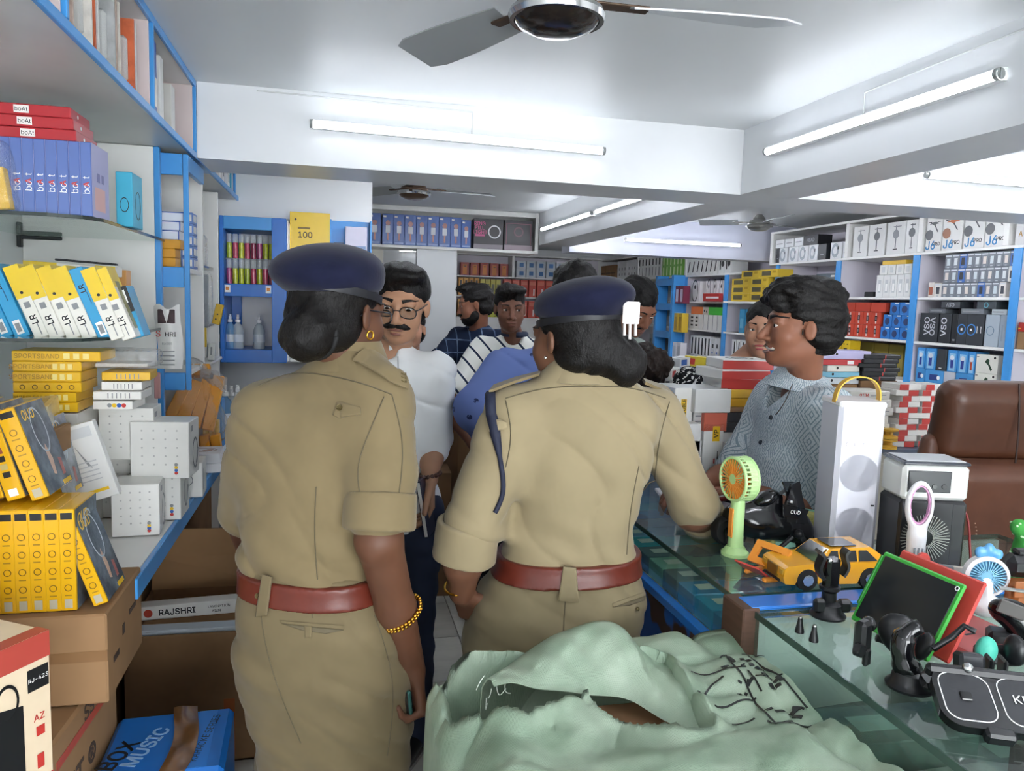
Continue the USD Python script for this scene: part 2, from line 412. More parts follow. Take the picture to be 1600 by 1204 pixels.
led_tube([1.79, 1.825, 2.21], [1.79, 3.0, 2.21], [-1, 0, 0], 'LED tube light on the long beam, the one nearest above the glass counter', [[1.788, 2.42, 2.225], [1.787, 2.42, 2.31], [1.787, 1.5, 2.318], [1.787, 1.0, 2.318]])
led_tube([2.74, 3.24, 2.212], [3.96, 3.24, 2.205], [0, -1, 0], 'LED tube light on the cross beam in the right bay, cut by the frame')
led_tube([1.79, 5.27, 2.19], [1.79, 6.62, 2.19], [-1, 0, 0], 'farther of the two LED tube lights on the long beam beyond the cross beam')
led_tube([1.79, 4.0, 2.19], [1.79, 5.17, 2.19], [-1, 0, 0], 'nearer of the two LED tube lights on the long beam beyond the cross beam')
led_tube([2.60, 6.8, 2.155], [3.78, 6.8, 2.155], [0, -1, 0], 'LED tube light on the lilac far beam above the back shelves')
# the same lamps go on behind the camera
led_tube([1.79, -.1, 2.21], [1.79, 1.1, 2.21], [-1, 0, 0], 'LED tube light on the long beam beside the camera, out of the frame')
led_tube([1.79, -2.0, 2.21], [1.79, -.8, 2.21], [-1, 0, 0], 'LED tube light on the long beam near the shop front, out of the frame')
led_tube([.0, -.9, 2.21], [1.2, -.9, 2.21], [0, -1, 0], 'LED tube light on the front beam facing the street, out of the frame')
led_tube([.2, -.6, 2.21], [1.4, -.6, 2.21], [0, 1, 0], 'LED tube light on the front beam facing the shop, out of the frame')
led_tube([2.08, .2, 2.21], [2.08, 1.4, 2.21], [1, 0, 0], 'LED tube light on the right face of the long beam, out of the frame')
led_tube([2.08, 4.2, 2.21], [2.08, 5.4, 2.21], [1, 0, 0], 'LED tube light on the hidden right face of the long beam in the back')
led_tube([XR, 8.2, 2.31], [XR, 9.4, 2.31], [-1, 0, 0], 'LED tube light high on the right wall behind the far beam')
led_tube([.9, YB, 2.25], [2.1, YB, 2.25], [0, -1, 0], 'LED tube light high on the back wall of the shop')

led_tube([.35, 3.59, 2.21], [1.55, 3.59, 2.21], [0, 1, 0], 'LED tube light on the rear face of the cross beam, left bay, hidden')
led_tube([2.4, 3.59, 2.21], [3.6, 3.59, 2.21], [0, 1, 0], 'LED tube light on the rear face of the cross beam, right bay, hidden')
led_tube([2.08, 1.7, 2.21], [2.08, 2.9, 2.21], [1, 0, 0], 'LED tube light on the right face of the long beam beside the chair, hidden')
led_tube([2.08, 5.5, 2.21], [2.08, 6.7, 2.21], [1, 0, 0], 'LED tube light on the far right face of the long beam, hidden')
led_tube([2.4, 7.05, 2.2], [3.6, 7.05, 2.2], [0, 1, 0], 'LED tube light on the rear face of the far beam, hidden')
led_tube([.4, 7.165, 2.2], [1.6, 7.165, 2.2], [0, 1, 0], 'LED tube light on the rear of the microphone shelf, hidden')
led_tube([XL, -.6, 2.2], [XL, .1, 2.2], [1, 0, 0], 'short LED tube light on the left wall beside the camera, out of the frame')
# ceiling fans, at rest
brown_chrome = M('bronze_fan_metal', '#7a6455', .22, metal=.8); dark_gloss = M('dark_fan_bowl', '#2b2522', .18, metal=.35, coat=.5); chrome = M('chrome', '#d7d8d8', .15, metal=1.0); blade_mat = M('grey_fan_blade', '#b9bdbf', .35, metal=.3)
silver = M('brushed_silver', '#a8a8a4', .28, metal=.9)
def fan(x, y, z, label, bowl, rod, a0, R=.6, dome=False):
    t = thing('ceiling_fan', label, 'ceiling fan', None, T(x, y, z))
    part(t, 'bowl', lathe([(0, -.035), (.05, -.032), (.085, -.018), (.102, .002), (.100, .012), (.0, .012)], 40), bowl, 40)
    part(t, 'rim_ring', lathe([(.098, -.006), (.108, -.006), (.112, .006), (.108, .016), (.098, .016), (.098, -.006)], 40), chrome if not dome else silver, 40)
    part(t, 'motor_housing', lathe([(0, .012), (.088, .012), (.094, .03), (.075, .055), (.03, .065), (0, .065)], 32), brown_chrome if not dome else silver, 40)
    part(t, 'rod', cyl([0, 0, .06], [0, 0, rod], .011, 12), silver, 40)
    if dome: part(t, 'canopy', lathe([(0, rod - .0), (.022, rod - .0), (.05, rod - .035), (.062, rod - .085), (.058, rod - .087), (0, rod - .05)], 28), silver, 40)
    else: part(t, 'canopy', lathe([(0, rod), (.045, rod), (.05, rod - .03), (.03, rod - .05), (0, rod - .05)], 28), chrome, 40)
    for k in range(3):
        a = math.radians(a0 + 120 * k)
        g = []
        for s in np.linspace(0, 1, 9):
            rr = .17 + (R - .17) * s; w = .045 + .03 * math.sin(math.pi * min(1, s * 1.05) * .55); w *= (1 if s < .93 else .75)
            g.append([[rr, -w, .045 - .02 * (1)], [rr, w, .045 + .012]])
        m = sheet(np.array(g), .004); m.apply_transform(T(rz=math.degrees(a))); part(t, 'blade', m, blade_mat, 30)
        m = rbx([.08, -.018, .036], [.22, .018, .044], .003); m.apply_transform(T(rz=math.degrees(a))); part(t, 'blade_bracket', m, brown_chrome if not dome else silver)
    return t
fan(.49, 1.77, 2.195, 'dark bowled ceiling fan hanging close above the officers', dark_gloss, .155, -2, .58)
fan(.505, 5.19, 2.235, 'small bronze ceiling fan in front of the microphone shelf', brown_chrome, .115, 10, .55)
fan(3.50, 5.99, 2.245, 'silver ceiling fan with domed canopy near the right shelves', silver, .105, 25, .5, True)
# ------------------------------------------------------------------ people: builders
def skin(name, col, lips=None):
    return M(name, col, .5, spec=.35, var=.14, vscale=14, bump=(160, .08, .0006), sss=.08)
hair_black = M('black_hair', '#100d0c', .55, spec=.28, var=.5, vscale=60, stretch=(1, .2, .6), bump=(260, .7, .003))
hair_brown = M('dark_brown_hair', '#241813', .55, spec=.28, var=.5, vscale=60, stretch=(1, .2, .6), bump=(260, .7, .003))
eye_white = M('eye_white', '#e6e0da', .2); iris_mat = M('dark_iris', '#1a0f0a', .12); tooth_mat = M('teeth', '#f0ebe2', .25)
lip_mat = M('brown_lips', '#7a4a40', .35); lip_red = M('red_lips', '#a84b50', .3); gold = M('gold', '#d9a13c', .22, metal=1.0, bump=(300, .2, .001))
wire_black = M('black_frame', '#15171c', .25); lens_mat = pane('spectacle_lens', '#f4f6f6')
shoe_mat = M('black_shoe', '#17171a', .35, var=.2); sole_mat = M('grey_sole', '#8f8c86', .7)

def loc(c, R, v): return np.asarray(c) + np.asarray(R) @ np.asarray(v, float)
def head_prims(c, R, jaw=1.0, nose=1.0, smile=0.0, s=1.0, neck_to=None, fat=1.0):
    L = lambda *v: loc(c, R, np.array(v) * s)
    S = lambda *v: np.array(v) * s
    P = [ell(L(0, -.018, .036), S(.0745, .094, .079), R, .01),
         ell(L(0, .030, -.025), S(.063 * fat, .060, .083), R, .03),
         ell(L(0, .040, -.074), S(.050 * jaw * fat, .044, .040), R, .03),
         ell(L(0, .070, -.096), S(.022 * jaw, .018, .017), R, .025),
         ell(L(.037, .056, -.034), S(.025 * fat, .025, .024), R, .025), ell(L(-.037, .056, -.034), S(.025 * fat, .025, .024), R, .025),
         ell(L(0, .076, .021), S(.052, .014, .011), R, .02)]
    for q in (1, -1):
        P.append(ell(L(q * .032, .093, -.001), S(.018, .013, .0105), R, .012, '-'))
        P.append(ell(L(q * .032, .0745, .0075), S(.0185, .0138, .0072), R, .006))
        P.append(ell(L(q * .032, .0735, -.0095), S(.017, .0125, .0064), R, .008))
        P.append(ell(L(q * .0765, -.004, -.010), S(.0065, .0165, .028), R @ rot(q * -20), .007))
        P.append(ell(L(q * .083, .003, -.006), S(.0045, .0085, .015), R @ rot(q * -20), .004, '-'))
        P.append(ell(L(q * .0125, .094, -.041), S(.009, .011, .008), R, .007))
    P += [cone(L(0, .083, .008), L(0, .107 + .040 * (nose - 1), -.036), .0075 * s, .0112 * min(nose, 1.05) * s, .012),
          ell(L(0, .088, -.064), S(.025 * (1 + .25 * smile), .0125, .0075), R, .008), ell(L(0, .086, -.077), S(.021 * (1 + .25 * smile), .0125, .0080), R, .008)]
    if smile: P += [ell(L(q * .042, .052, -.030), S(.023, .024, .02), R, .02) for q in (1, -1)] + [ell(L(0, .088, -.0685), S(.037, .030, .0085), R, .003, '-')]
    else: P.append(ell(L(0, .1015, -.0705), S(.022, .006, .0015), R, .002, '-'))
    nk = neck_to if neck_to is not None else L(0, -.03, -.19)
    P.append(cone(L(0, -.022, -.06), nk, .050 * s * fat, .058 * s * fat, .03))
    return P
def strands(c, R, amp=.004, sc=(55, 14, 30), seed=0):
    def d(P):
        q = (P - c) @ R * np.array(sc)
        return (meshkit.noise(q, seed) - .5) * 2 * amp + (meshkit.noise(q * 2.3, seed + 5) - .5) * amp
    return d
def hair_field(c, R, style, s=1.0, amp=.004, seed=0):
    L = lambda *v: loc(c, R, np.array(v) * s)
    S = lambda *v: np.array(v) * s
    P = [ell(L(0, -.022, .040), S(.081, .101, .084), R, .01)]
    if style in ('short', 'side', 'puffy'):
        P.append(ell(L(0, -.05, -.02), S(.074, .066, .062), R, .02))
        if style == 'puffy': P += [ell(L(0, .035, .095), S(.068, .072, .040), R, .03), ell(L(.02, -.03, .10), S(.07, .085, .043), R, .03), ell(L(0, .082, .070), S(.052, .032, .028), R, .02), ell(L(0, -.070, .03), S(.062, .040, .072), R, .03)]
        if style == 'side': P += [ell(L(-.018, .045, .098), S(.058, .060, .026), R, .03), ell(L(.03, .02, .09), S(.05, .07, .03), R, .03)]
        P.append(ell(L(0, .112, -.035), S(.080, .084, .092), R, .006, '-'))
        P.append(ell(L(.088, .035, -.045), S(.030, .040, .05), R, .006, '-')); P.append(ell(L(-.088, .035, -.045), S(.030, .040, .05), R, .006, '-'))
        P.append(plane(L(0, 0, -.075), np.asarray(R) @ [0, .0, -1], .01))
        if style == 'puffy': P += [ell(L(q * .0705, .016, .0), S(.004, .013, .022), R, .006) for q in (1, -1)]
    elif style in ('bun', 'long', 'woman'):
        P.append(ell(L(0, -.045, -.03), S(.076, .072, .070), R, .02))
        P.append(ell(L(0, .120, -.03), S(.074, .082, .096), R, .006, '-'))
        P.append(ell(L(.085, .012, -.012), S(.022, .022, .036), R, .006, '-')); P.append(ell(L(-.085, .012, -.012), S(.022, .022, .036), R, .006, '-'))
        P.append(plane(L(0, 0, -.085), np.asarray(R) @ [0, 0, -1], .015))
    return P, strands(c, R, amp, seed=seed)
def hand_prims(w, f, n, side, curl=(20, 25, 15), spread=.0, s=1.0, thumb=(.6, .75, .25), thumb_curl=10):
    """Palm and five fingers: wrist point, finger direction, the way the palm faces, +1 / -1 for the thumb's side (cross(f, n))."""
    f = np.asarray(f, float) / np.linalg.norm(f); n = np.asarray(n, float); n = n - f * (n @ f); n /= np.linalg.norm(n); t = side * np.cross(f, n)
    P = []
    offs = [.030, .010, -.011, -.031]; L = [(.043, .027, .021), (.047, .031, .022), (.043, .028, .021), (.034, .021, .019)]
    for i, o in enumerate(offs):
        kn = w + (f * (.088 - .004 * abs(i - 1)) + t * o) * s; b = w + t * o * .55 * s
        P.append(cone(b, kn, .0125 * s, .0108 * s, .014 if i else .006))
    for i, o in enumerate(offs):
        p = w + (f * (.088 - .004 * abs(i - 1)) + t * o) * s; a = 0.0; c3 = curl if np.ndim(curl) == 1 else curl[i]
        for j in range(3):
            a += math.radians(c3[j]); d = f * math.cos(a) + n * math.sin(a) + t * spread * (1.5 - i) * .3
            q = p + d * L[i][j] * s; P.append(cone(p, q, (.0098 - .0008 * j - (.001 if i == 3 else 0)) * s, (.0090 - .0009 * j - (.001 if i == 3 else 0)) * s, .004)); p = q
    p = w + (f * .022 + t * .022 + n * .004) * s; d = f * thumb[0] + t * thumb[1] + n * thumb[2]; d /= np.linalg.norm(d)
    for j, l in enumerate((.045, .033, .026)):
        q = p + d * l * s; P.append(cone(p, q, (.0145 - .0025 * j) * s, (.0118 - .0015 * j) * s, .010 if j == 0 else .004)); p = q
        d = d * math.cos(math.radians(thumb_curl)) + (f * .8 - t * .4) * math.sin(math.radians(thumb_curl)); d /= np.linalg.norm(d)
    return P
class Person:
    def __init__(self, label, x, y, group=None):
        self.b = np.array([x, y, 0.0]); self.t = thing('person', label, 'person', group, T(x, y, 0))
    def add(self, name, mesh, mat, smooth=True, parent=None, label=None):
        mesh = cat(mesh) if isinstance(mesh, list) else mesh
        m = mesh.copy(); m.apply_translation(-self.b); return part(parent or self.t, name, m, mat, smooth, label)
    def sdf(self, name, prims, mat, h=.005, pad=.02, pts=None, disp=None, label=None, bounds=None, parent=None):
        f = field(prims, disp); lo, hi = bounds
        m = netmesh(f, lo, hi, h); return f, self.add(name, m, mat, True, parent, label)
    def face(self, f, c, R, iris=(0, 0), brow=.004, brow_mat=None, lips=lip_mat, s=1.0, smile=0, lids=1.0):
        L = lambda *v: loc(c, R, np.array(v) * s)
        for q in (1, -1):
            e = L(q * .032, .0715, -.0015)
            self.add('eye', ball(e, .0135 * s, 3), eye_white)
            d = R @ np.array([iris[0], 1.0, iris[1]]); d /= np.linalg.norm(d)
            m = ball([0, 0, 0], [.0066 * s, .0066 * s, .0022 * s], 2); z = d; x = np.cross([0, 0, 1.], z); x /= np.linalg.norm(x); y = np.cross(z, x)
            A = np.eye(4); A[:3, :3] = np.stack([x, y, z], 1); A[:3, 3] = e + d * .0125 * s; m.apply_transform(A); self.add('iris', m, iris_mat)
            if brow:
                pts = [L(q * (.014 + .042 * u), .13, .0205 + .007 * math.sin(u * 2.3) - .003 * u) for u in np.linspace(0, 1, 9)]
                P = march(f, np.array(pts), -np.asarray(R)[:, 1], .2); rr = brow * s * (1.05 - np.linspace(0, 1, 9) * .75)
                self.add('eyebrow', tube(P + np.asarray(R)[:, 1] * .0006, rr, 6, (np.asarray(R)[:, 1], .35)), brow_mat or hair_black)
        if lips is not None:
            k = 1 + .38 * smile
            fl_ = field([ell(L(0, .0895, -.0645), np.array([.0235 * k, .0125, .0058]) * s, R, .004), ell(L(0, .0878, -.0770), np.array([.0195 * k, .0125, .0066]) * s, R, .004)] + ([ell(L(0, .096, -.0685), np.array([.031, .024, .0082]) * s, R, .002, '-')] if smile else [ell(L(0, .104, -.0705), np.array([.024, .008, .0014]) * s, R, .002, '-')]))
            self.add('lips', netmesh(fl_, L(0, .085, -.07) - .05 * s, L(0, .085, -.07) + .05 * s, .0018), lips)
        if smile:
            self.add('teeth', netmesh(field([ell(L(0, .0705, -.0665), np.array([.034, .0225, .0085]) * s, R, .002)]), L(0, .085, -.07) - .04 * s, L(0, .085, -.07) + .04 * s, .002), tooth_mat)
    def glasses(self, c, R, s=1.0, dz=0.0, mat=None):
        L = lambda *v: loc(c, R, np.array(v) * s); mat = mat or wire_black; ms = []
        for q in (1, -1):
            a = np.linspace(0, 2 * np.pi, 25); p = [L(q * .034 + .025 * np.sign(math.cos(k)) * abs(math.cos(k)) ** .8, .100 - .25 * abs(.034 + .025 * math.cos(k) - .02) * .4, -.004 + dz + .0165 * np.sign(math.sin(k)) * abs(math.sin(k)) ** .8) for k in a]
            ms.append(tube(p, .0016 * s, 6)); self.add('lens', trimesh.convex.convex_hull(np.vstack([np.array(p), np.array(p) + R[:, 1] * .0008])), lens_mat, False)
            ms.append(tube([L(q * .058, .094, .004 + dz), L(q * .072, .07, .005), L(q * .0775, .0, .006), L(q * .078, -.025, -.008)], .0017 * s, 6))
        ms.append(tube([L(-.0095, .101, dz), L(0, .106, .003 + dz), L(.0095, .101, dz)], .0015 * s, 6))
        self.add('spectacles', ms, mat)
    def hair(self, c, R, style, mat=hair_black, s=1.0, amp=.004, h=.005, extra=(), seed=0, name='hair'):
        P, d = hair_field(c, R, style, s, amp, seed); P = P + list(extra)
        f = field(P, d); self.add(name, netmesh(f, np.asarray(c) - .20 * s - .02, np.asarray(c) + .20 * s + .02, h), mat); return f
    def shoes(self, pts, heading, mat=None, s=1.0):
        d = np.array([math.sin(heading), math.cos(heading), 0]); x = np.array([d[1], -d[0], 0])
        for p in pts:
            p = np.array([p[0], p[1], 0.0]); c = [ball(p + d * a + [0, 0, z], r, 2) for a, z, r in ((-.06, .042, .040), (0, .045, .042), (.09, .036, .036), (.16, .028, .027))]
            v = np.vstack([q.vertices for q in c]); v[:, 2] = np.maximum(v[:, 2], .012); sh_ = self.add('shoe', trimesh.convex.convex_hull(v), mat or shoe_mat, 40)
            v2 = np.vstack([(q.vertices - [0, 0, 0]) * [1, 1, 0] for q in c]); self.add('sole', trimesh.convex.convex_hull(np.vstack([v2 + [0, 0, .0], v2 + [0, 0, .014]])), sole_mat, 40, sh_)
def torso(b, heading, H, wid=1.0, dep=1.0, lean=0.0, side=0.0, hip=1.0, belly=0.0):
    s, c = math.sin(heading), math.cos(heading); S = []
    for z, w, d, a in ((.44, .172 * hip, .120, 0), (.50, .180 * hip, .130, 0), (.56, .168, .120 + belly, 0), (.61, .160, .115 + belly, .1), (.68, .162, .117 + belly * .6, .3), (.74, .172, .122, .55), (.785, .176, .112, .75), (.815, .155, .085, .9), (.835, .10, .066, .95), (.85, .062, .058, 1.0)):
        o = lean * a + belly * .5 * (1 if z < .7 else 0); S.append((z * H, b[0] + s * o + c * side * a, b[1] + c * o - s * side * a, w * wid, d * dep))
    return S
def legs(b, heading, H, r=1.0, k=.03, foot=(0, 0), gap=.085):
    s, c = math.sin(heading), math.cos(heading); x, d = np.array([c, -s, 0]), np.array([s, c, 0]); P, A = [], []
    for q, fo in ((1, foot[0]), (-1, foot[1])):
        hp = np.array([b[0], b[1], .50 * H]) + x * q * gap; kn = np.array([b[0], b[1], .28 * H]) + x * q * gap * 1.1 + d * (.02 + fo * .6); an = np.array([b[0], b[1], .06]) + x * q * gap * 1.15 + d * fo
        P += [cone(hp, kn, .098 * r, .072 * r, k), cone(kn, an, .072 * r, .060 * r, .02)]; A.append(an)
    return P, A
# ------------------------------------------------------------------ the two officers
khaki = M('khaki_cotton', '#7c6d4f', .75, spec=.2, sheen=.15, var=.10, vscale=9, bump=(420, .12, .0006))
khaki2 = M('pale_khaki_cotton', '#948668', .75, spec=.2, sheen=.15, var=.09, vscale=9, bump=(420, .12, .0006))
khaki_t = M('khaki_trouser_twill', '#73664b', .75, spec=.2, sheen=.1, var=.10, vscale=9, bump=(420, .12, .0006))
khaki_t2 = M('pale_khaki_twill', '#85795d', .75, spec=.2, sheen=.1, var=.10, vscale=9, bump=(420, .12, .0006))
seam_mat = M('khaki_seam', '#5e5540', .8); belt_mat = M('red_brown_leather', '#67291c', .36, spec=.5, var=.2, vscale=18, bump=(120, .2, .001))
beret_mat = M('navy_wool', '#171a33', .85, spec=.15, sheen=.12, var=.25, vscale=30, bump=(500, .35, .001)); band_mat = M('black_beret_band', '#12131a', .5)
skin_a = skin('dark_brown_skin', '#63412f'); skin_b = skin('brown_skin', '#75503c')
brass = M('dull_brass', '#7c6f4c', .35, metal=.7); lanyard_mat = M('navy_lanyard', '#171d34', .7, bump=(300, .5, .001))
def cloth_disp(zw, amp=.007, seed=0, lo=.10):
    def d(P):
        q = P * np.array([9, 9, 6.0]); a = meshkit.fbm(q, 2, seed) - .5
        w = np.exp(-((P[:, 2] - zw - .05) / lo) ** 2)
        u = P * np.array([6, 6, 24.0]) + np.stack([P[:, 2] * 0, P[:, 2] * 0, P[:, 0] * 9], 1)
        b = meshkit.noise(u, seed + 3) - .5
        dg = np.abs(meshkit.noise((P + .05 * np.sin(P[:, ::-1] * 9)) @ np.array([[.8, 0, .6], [0, 1, 0], [-.6, 0, .8]]) * np.array([3.2, 3.2, 11.]), seed + 9) - .5)
        return amp * (1.2 * a + 2.4 * w * b) + amp * .95 * np.exp(-dg * 12)
    return d
def button(P, f, px, r=.0075, mat=brass):
    p = hitpx(f, [px])[0]; n = nrm(f, p[None])[0]; m = lathe([(0, .0035), (r * .55, .0035), (r * .6, .0025), (r * .9, .0035), (r, .002), (r, -.001), (0, -.001)], 20)
    A = trimesh.geometry.align_vectors([0, 0, 1], n); A[:3, 3] = p + n * .0035; m.apply_transform(A); P.add('button', m, mat, 40)
def beret(P, c, R, sag, s=1.0, badge=False):
    L = lambda *v: loc(c, R, np.array(v) * s)
    Rb = np.asarray(R) @ rot(0, sag[2], sag[3])
    bag = [ell(L(sag[0], -.02 + sag[1], .074), np.array([.106, .122, .054]) * s, Rb, .02), ell(L(0, -.018, .055), np.array([.083, .103, .048]) * s, R, .03)]
    bag.append(plane(L(0, -.02, .030), np.asarray(R) @ [0, .10, -1], .006))
    f = field(bag, lambda Q: .004 * (meshkit.fbm(Q * 14, 2, 4) - .5)); m = netmesh(f, np.asarray(c) - .2, np.asarray(c) + .25, .005)
    bt = P.add('beret', m, beret_mat)
    g = []
    for a in np.linspace(0, 2 * np.pi, 41):
        x, y = math.cos(a) * .0845, math.sin(a) * .1045 - .02
        g.append([L(x, y, .020 - .010 * (y + .02) / .1), L(x * 1.01, y * 1.01, .036 - .010 * (y + .02) / .1)])
    P.add('beret_band', sheet(np.array(g), .003), band_mat, 40, bt)
    return f

# ---- officer on the left, turned to the man in the white shirt
o1 = Person('police officer in khaki with hair bun and navy beret holding a phone, on the left', .0, 1.66)
hd1 = math.radians(28); yb1 = 1.66
A = lambda px, py, y=1.66: at(px, py, y=y)
W1 = 1.42
c_hip, c_ws, c_ch, c_sh = A(498, 985), A(492, 880), A(488, 730), A(512, 612)
secs = [(.86, *A(500, 965)[:2], .172, .135), (.905, *A(496, 925)[:2], .160, .130), (.955, *A(494, 880)[:2], .153, .124), (1.04, *A(490, 800)[:2], .158, .122), (1.13, *A(490, 730)[:2], .165, .124), (1.22, *A(494, 670)[:2], .172, .118),
        (1.30, *A(504, 622)[:2], .172, .105), (1.355, *A(520, 590)[:2], .145, .082), (1.395, *A(540, 560)[:2], .098, .074), (1.425, *A(547, 548)[:2], .074, .068), (1.45, *A(550, 542)[:2], .058, .058)]
nk1 = A(549, 548, 1.67)
Ls, Rs = A(414, 645, 1.68), A(594, 622, 1.60)
Re, Rw = A(592, 842, 1.50), A(645, 1046, 1.60)
Le, Lw = A(374, 800, 1.78), A(395, 880, 1.92)
hc1 = A(533, 487, 1.66); R1 = rot(44, -4, 0)
sl = [cone(Rs, A(598, 740, 1.53), .071, .067, .05), cone(A(598, 740, 1.53), A(594, 800, 1.51), .067, .066, .02), cone(Ls, Le, .058, .054, .06)]
shirt1 = [loft(secs, hd1, .02)] + sl + [plane(A(490, 908), [0, 0, -1], .01)]
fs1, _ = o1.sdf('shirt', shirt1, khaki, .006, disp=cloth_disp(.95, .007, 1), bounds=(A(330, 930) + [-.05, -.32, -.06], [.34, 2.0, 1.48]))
# rolled cuff of the right sleeve
d = (A(592, 842, 1.5) - A(598, 740, 1.53)); d /= np.linalg.norm(d); pc = A(596, 768, 1.52)
f_c = field([cone(pc, pc + d * .075, .072, .073, .0), plane(pc, -d, .006), plane(pc + d * .075, d, .008), cone(pc + d * .06, pc + d * .2, .058, .058, .004)[:1] and ('-', cone(pc + d * .03, pc + d * .2, .060, .060)[1], .004)], lambda P: .004 * (meshkit.fbm(P * 22, 2, 3) - .5))
o1.add('rolled_cuff', netmesh(f_c, pc - .16, pc + .18, .004), khaki)
# trousers
hp = np.array([.0, 1.68])
tsec = [(.42, *A(512, 1250)[:2], .140, .100), (.56, *A(508, 1170)[:2], .162, .120), (.68, *A(505, 1090)[:2], .178, .135), (.78, *A(503, 1040)[:2], .190, .150), (.86, *A(501, 975)[:2], .186, .150), (.93, *A(496, 905)[:2], .163, .132), (.985, *A(494, 860)[:2], .152, .122)]
lc, ls_ = math.cos(hd1), math.sin(hd1)
def leg1(q, fo):
    hx = np.array([.0, 1.68, .74]) + np.array([lc, -ls_, 0]) * q * .088; kn = hx * [1, 1, 0] + [.0, .02 + fo * .6, .44]; an = hx * [1, 1, 0] + [.01 * q, fo, .07]
    return [cone(hx, kn, .104, .098, .018), cone(kn, an, .100, .085, .02)], an
(l1, a1), (l2, a2) = leg1(1, -.03), leg1(-1, .08)
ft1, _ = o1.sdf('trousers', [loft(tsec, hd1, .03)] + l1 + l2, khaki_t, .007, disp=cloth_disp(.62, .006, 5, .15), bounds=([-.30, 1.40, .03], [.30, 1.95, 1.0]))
o1.shoes([a1, a2], hd1)
# belt
bl = [(z, x, y, w + .010, d_ + .010) for z, x, y, w, d_ in secs]
fb1 = field([loft(bl, hd1, 0, caps=.001), plane([0, 1.66, .972], [0, 0, 1], .002), plane([0, 1.66, .922], [0, 0, -1], .002)])
o1.add('belt', netmesh(fb1, [-.26, 1.40, .90], [.26, 1.95, .99], .0045), belt_mat)
# body: head, neck, arms and the hand with the phone
fdir = A(653, 1150, 1.615) - Rw; fdir /= np.linalg.norm(fdir); pn = np.array([-.92, -.36, -.08])
hnd = hand_prims(Rw, fdir, pn, 1, [(68, 45, 25), (74, 48, 25), (80, 50, 28), (86, 52, 30)], thumb=(.75, .55, .40), thumb_curl=6, s=1.06)
body1 = head_prims(hc1, R1, neck_to=nk1 + [0, 0, -.04], s=.98) + [cone(nk1 + [0, 0, -.06], A(490, 880), .05, .09, .03), cone(Rs, Re, .040, .044, .03), cone(Re, A(618, 950, 1.55), .0455, .040, .02), cone(A(618, 950, 1.55), Rw, .040, .0275, .02), ell(Re + np.array([-.012, -.02, -.005]), [.022, .022, .03], None, .02), cone(Ls, Le, .04, .036, .03), cone(Le, Lw, .036, .026, .02)] + hnd + hand_prims(Lw, [.3, .9, .2], [.6, 0, -.8], -1, (25, 30, 20))
fk1, _ = o1.sdf('body', body1, skin_a, .0042, bounds=([-.33, 1.34, .50], [.34, 2.16, 1.66]))
o1.face(fk1, hc1, R1, s=.98); o1.glasses(hc1, R1, .98)
bun = loc(hc1, R1, [0.016, -.110, -.052])
o1.hair(hc1, R1, 'bun', s=1.0, extra=[ell(bun, [.054, .050, .054], R1, .02), ell(loc(hc1, R1, [0, -.085, -.01]), [.06, .04, .05], R1, .02)])
o1.add('hair_net', tube([bun + R1 @ np.array([math.cos(a) * .052, .028, math.sin(a) * .046]) for a in np.linspace(0, 6.28, 24)], .006, 8), M('black_hair_tie', '#0b0b0c', .7))
beret(o1, hc1 + [0, 0, .008], R1, (-.012, -.012, 10, -4), 1.02)
ear = loc(hc1, R1, [.080, .004, -.045]); o1.add('earring', trimesh.creation.torus(.0085, .0022, 20, 8, transform=T(*ear, rz=40, rx=90)), gold)
# collar, seams, shoulder strap, pocket flap, belt loop
o1.add('collar', sheet(np.array([[loc(nk1, rot(30), [math.cos(a) * .060, math.sin(a) * .060, .022]), loc(nk1, rot(30), [math.cos(a) * .088, math.sin(a) * .082, -.040 - .02 * max(0, math.sin(a))])] for a in np.linspace(math.radians(-235), math.radians(55), 34)]) , .005), khaki, 50)
for pts in ([(404, 603), (450, 585), (520, 588), (575, 602), (612, 616)], [(612, 616), (628, 690), (622, 780)], [(494, 760), (492, 830), (496, 905)], [(600, 620), (575, 680), (560, 730), (566, 790)]):
    o1.add('seam', seam(fs1, pts, .0014), seam_mat)
flap = o1.add('shoulder_tab', glue(fs1, [(527, 628), (520, 648), (532, 654), (548, 632)], .003, 6), khaki); o1.add('shoulder_tab', glue(fs1, [(532, 628), (532, 652), (564, 648), (563, 636)], .0035, 8), khaki)
button(o1, fs1, (531, 638), .0062)
strap = hitpx(fs1, spline([(560, 556), (585, 572), (612, 588), (632, 598)], 12)); ns = nrm(fs1, strap); acr = np.cross(np.gradient(strap, axis=0), ns); acr /= np.linalg.norm(acr, axis=1)[:, None]
ep = o1.add('epaulette', sheet(np.stack([strap + ns * .006 - acr * .020, strap + ns * .010, strap + ns * .006 + acr * .020], 1), .004), khaki, 40)
q = strap[-2]; nq = ns[-2]; dq = strap[-1] - strap[-3]; dq /= np.linalg.norm(dq)
Rm = np.stack([dq, np.cross(nq, dq), nq], 1)
def onstrap(u, v): return q + Rm @ np.array([u, v, .012])
for k in range(3):
    a = -.010 + .010 * k; o1.add('rank_letter', cat([tube([onstrap(-.006, a), onstrap(.006, a)], .0011, 6), tube([onstrap(.006, a), onstrap(.006, a + .006)], .0011, 6)]), brass, True, ep)
o1.add('sleeve_badge', glue(fs1, [(616, 578), (620, 600), (636, 596), (634, 574)], .005, 5), khaki)
o1.add('pocket_welt', glue(ft1, [(438, 969), (440, 973), (537, 983), (537, 977)], .003, 12), khaki_t); o1.add('pocket_lip', glue(ft1, [(440, 974), (470, 984), (510, 990), (537, 984)], .002, 8), seam_mat)
o1.add('pocket_loop', glue(ft1, [(476, 977), (477, 996), (487, 996), (488, 978)], .003, 6), khaki_t)
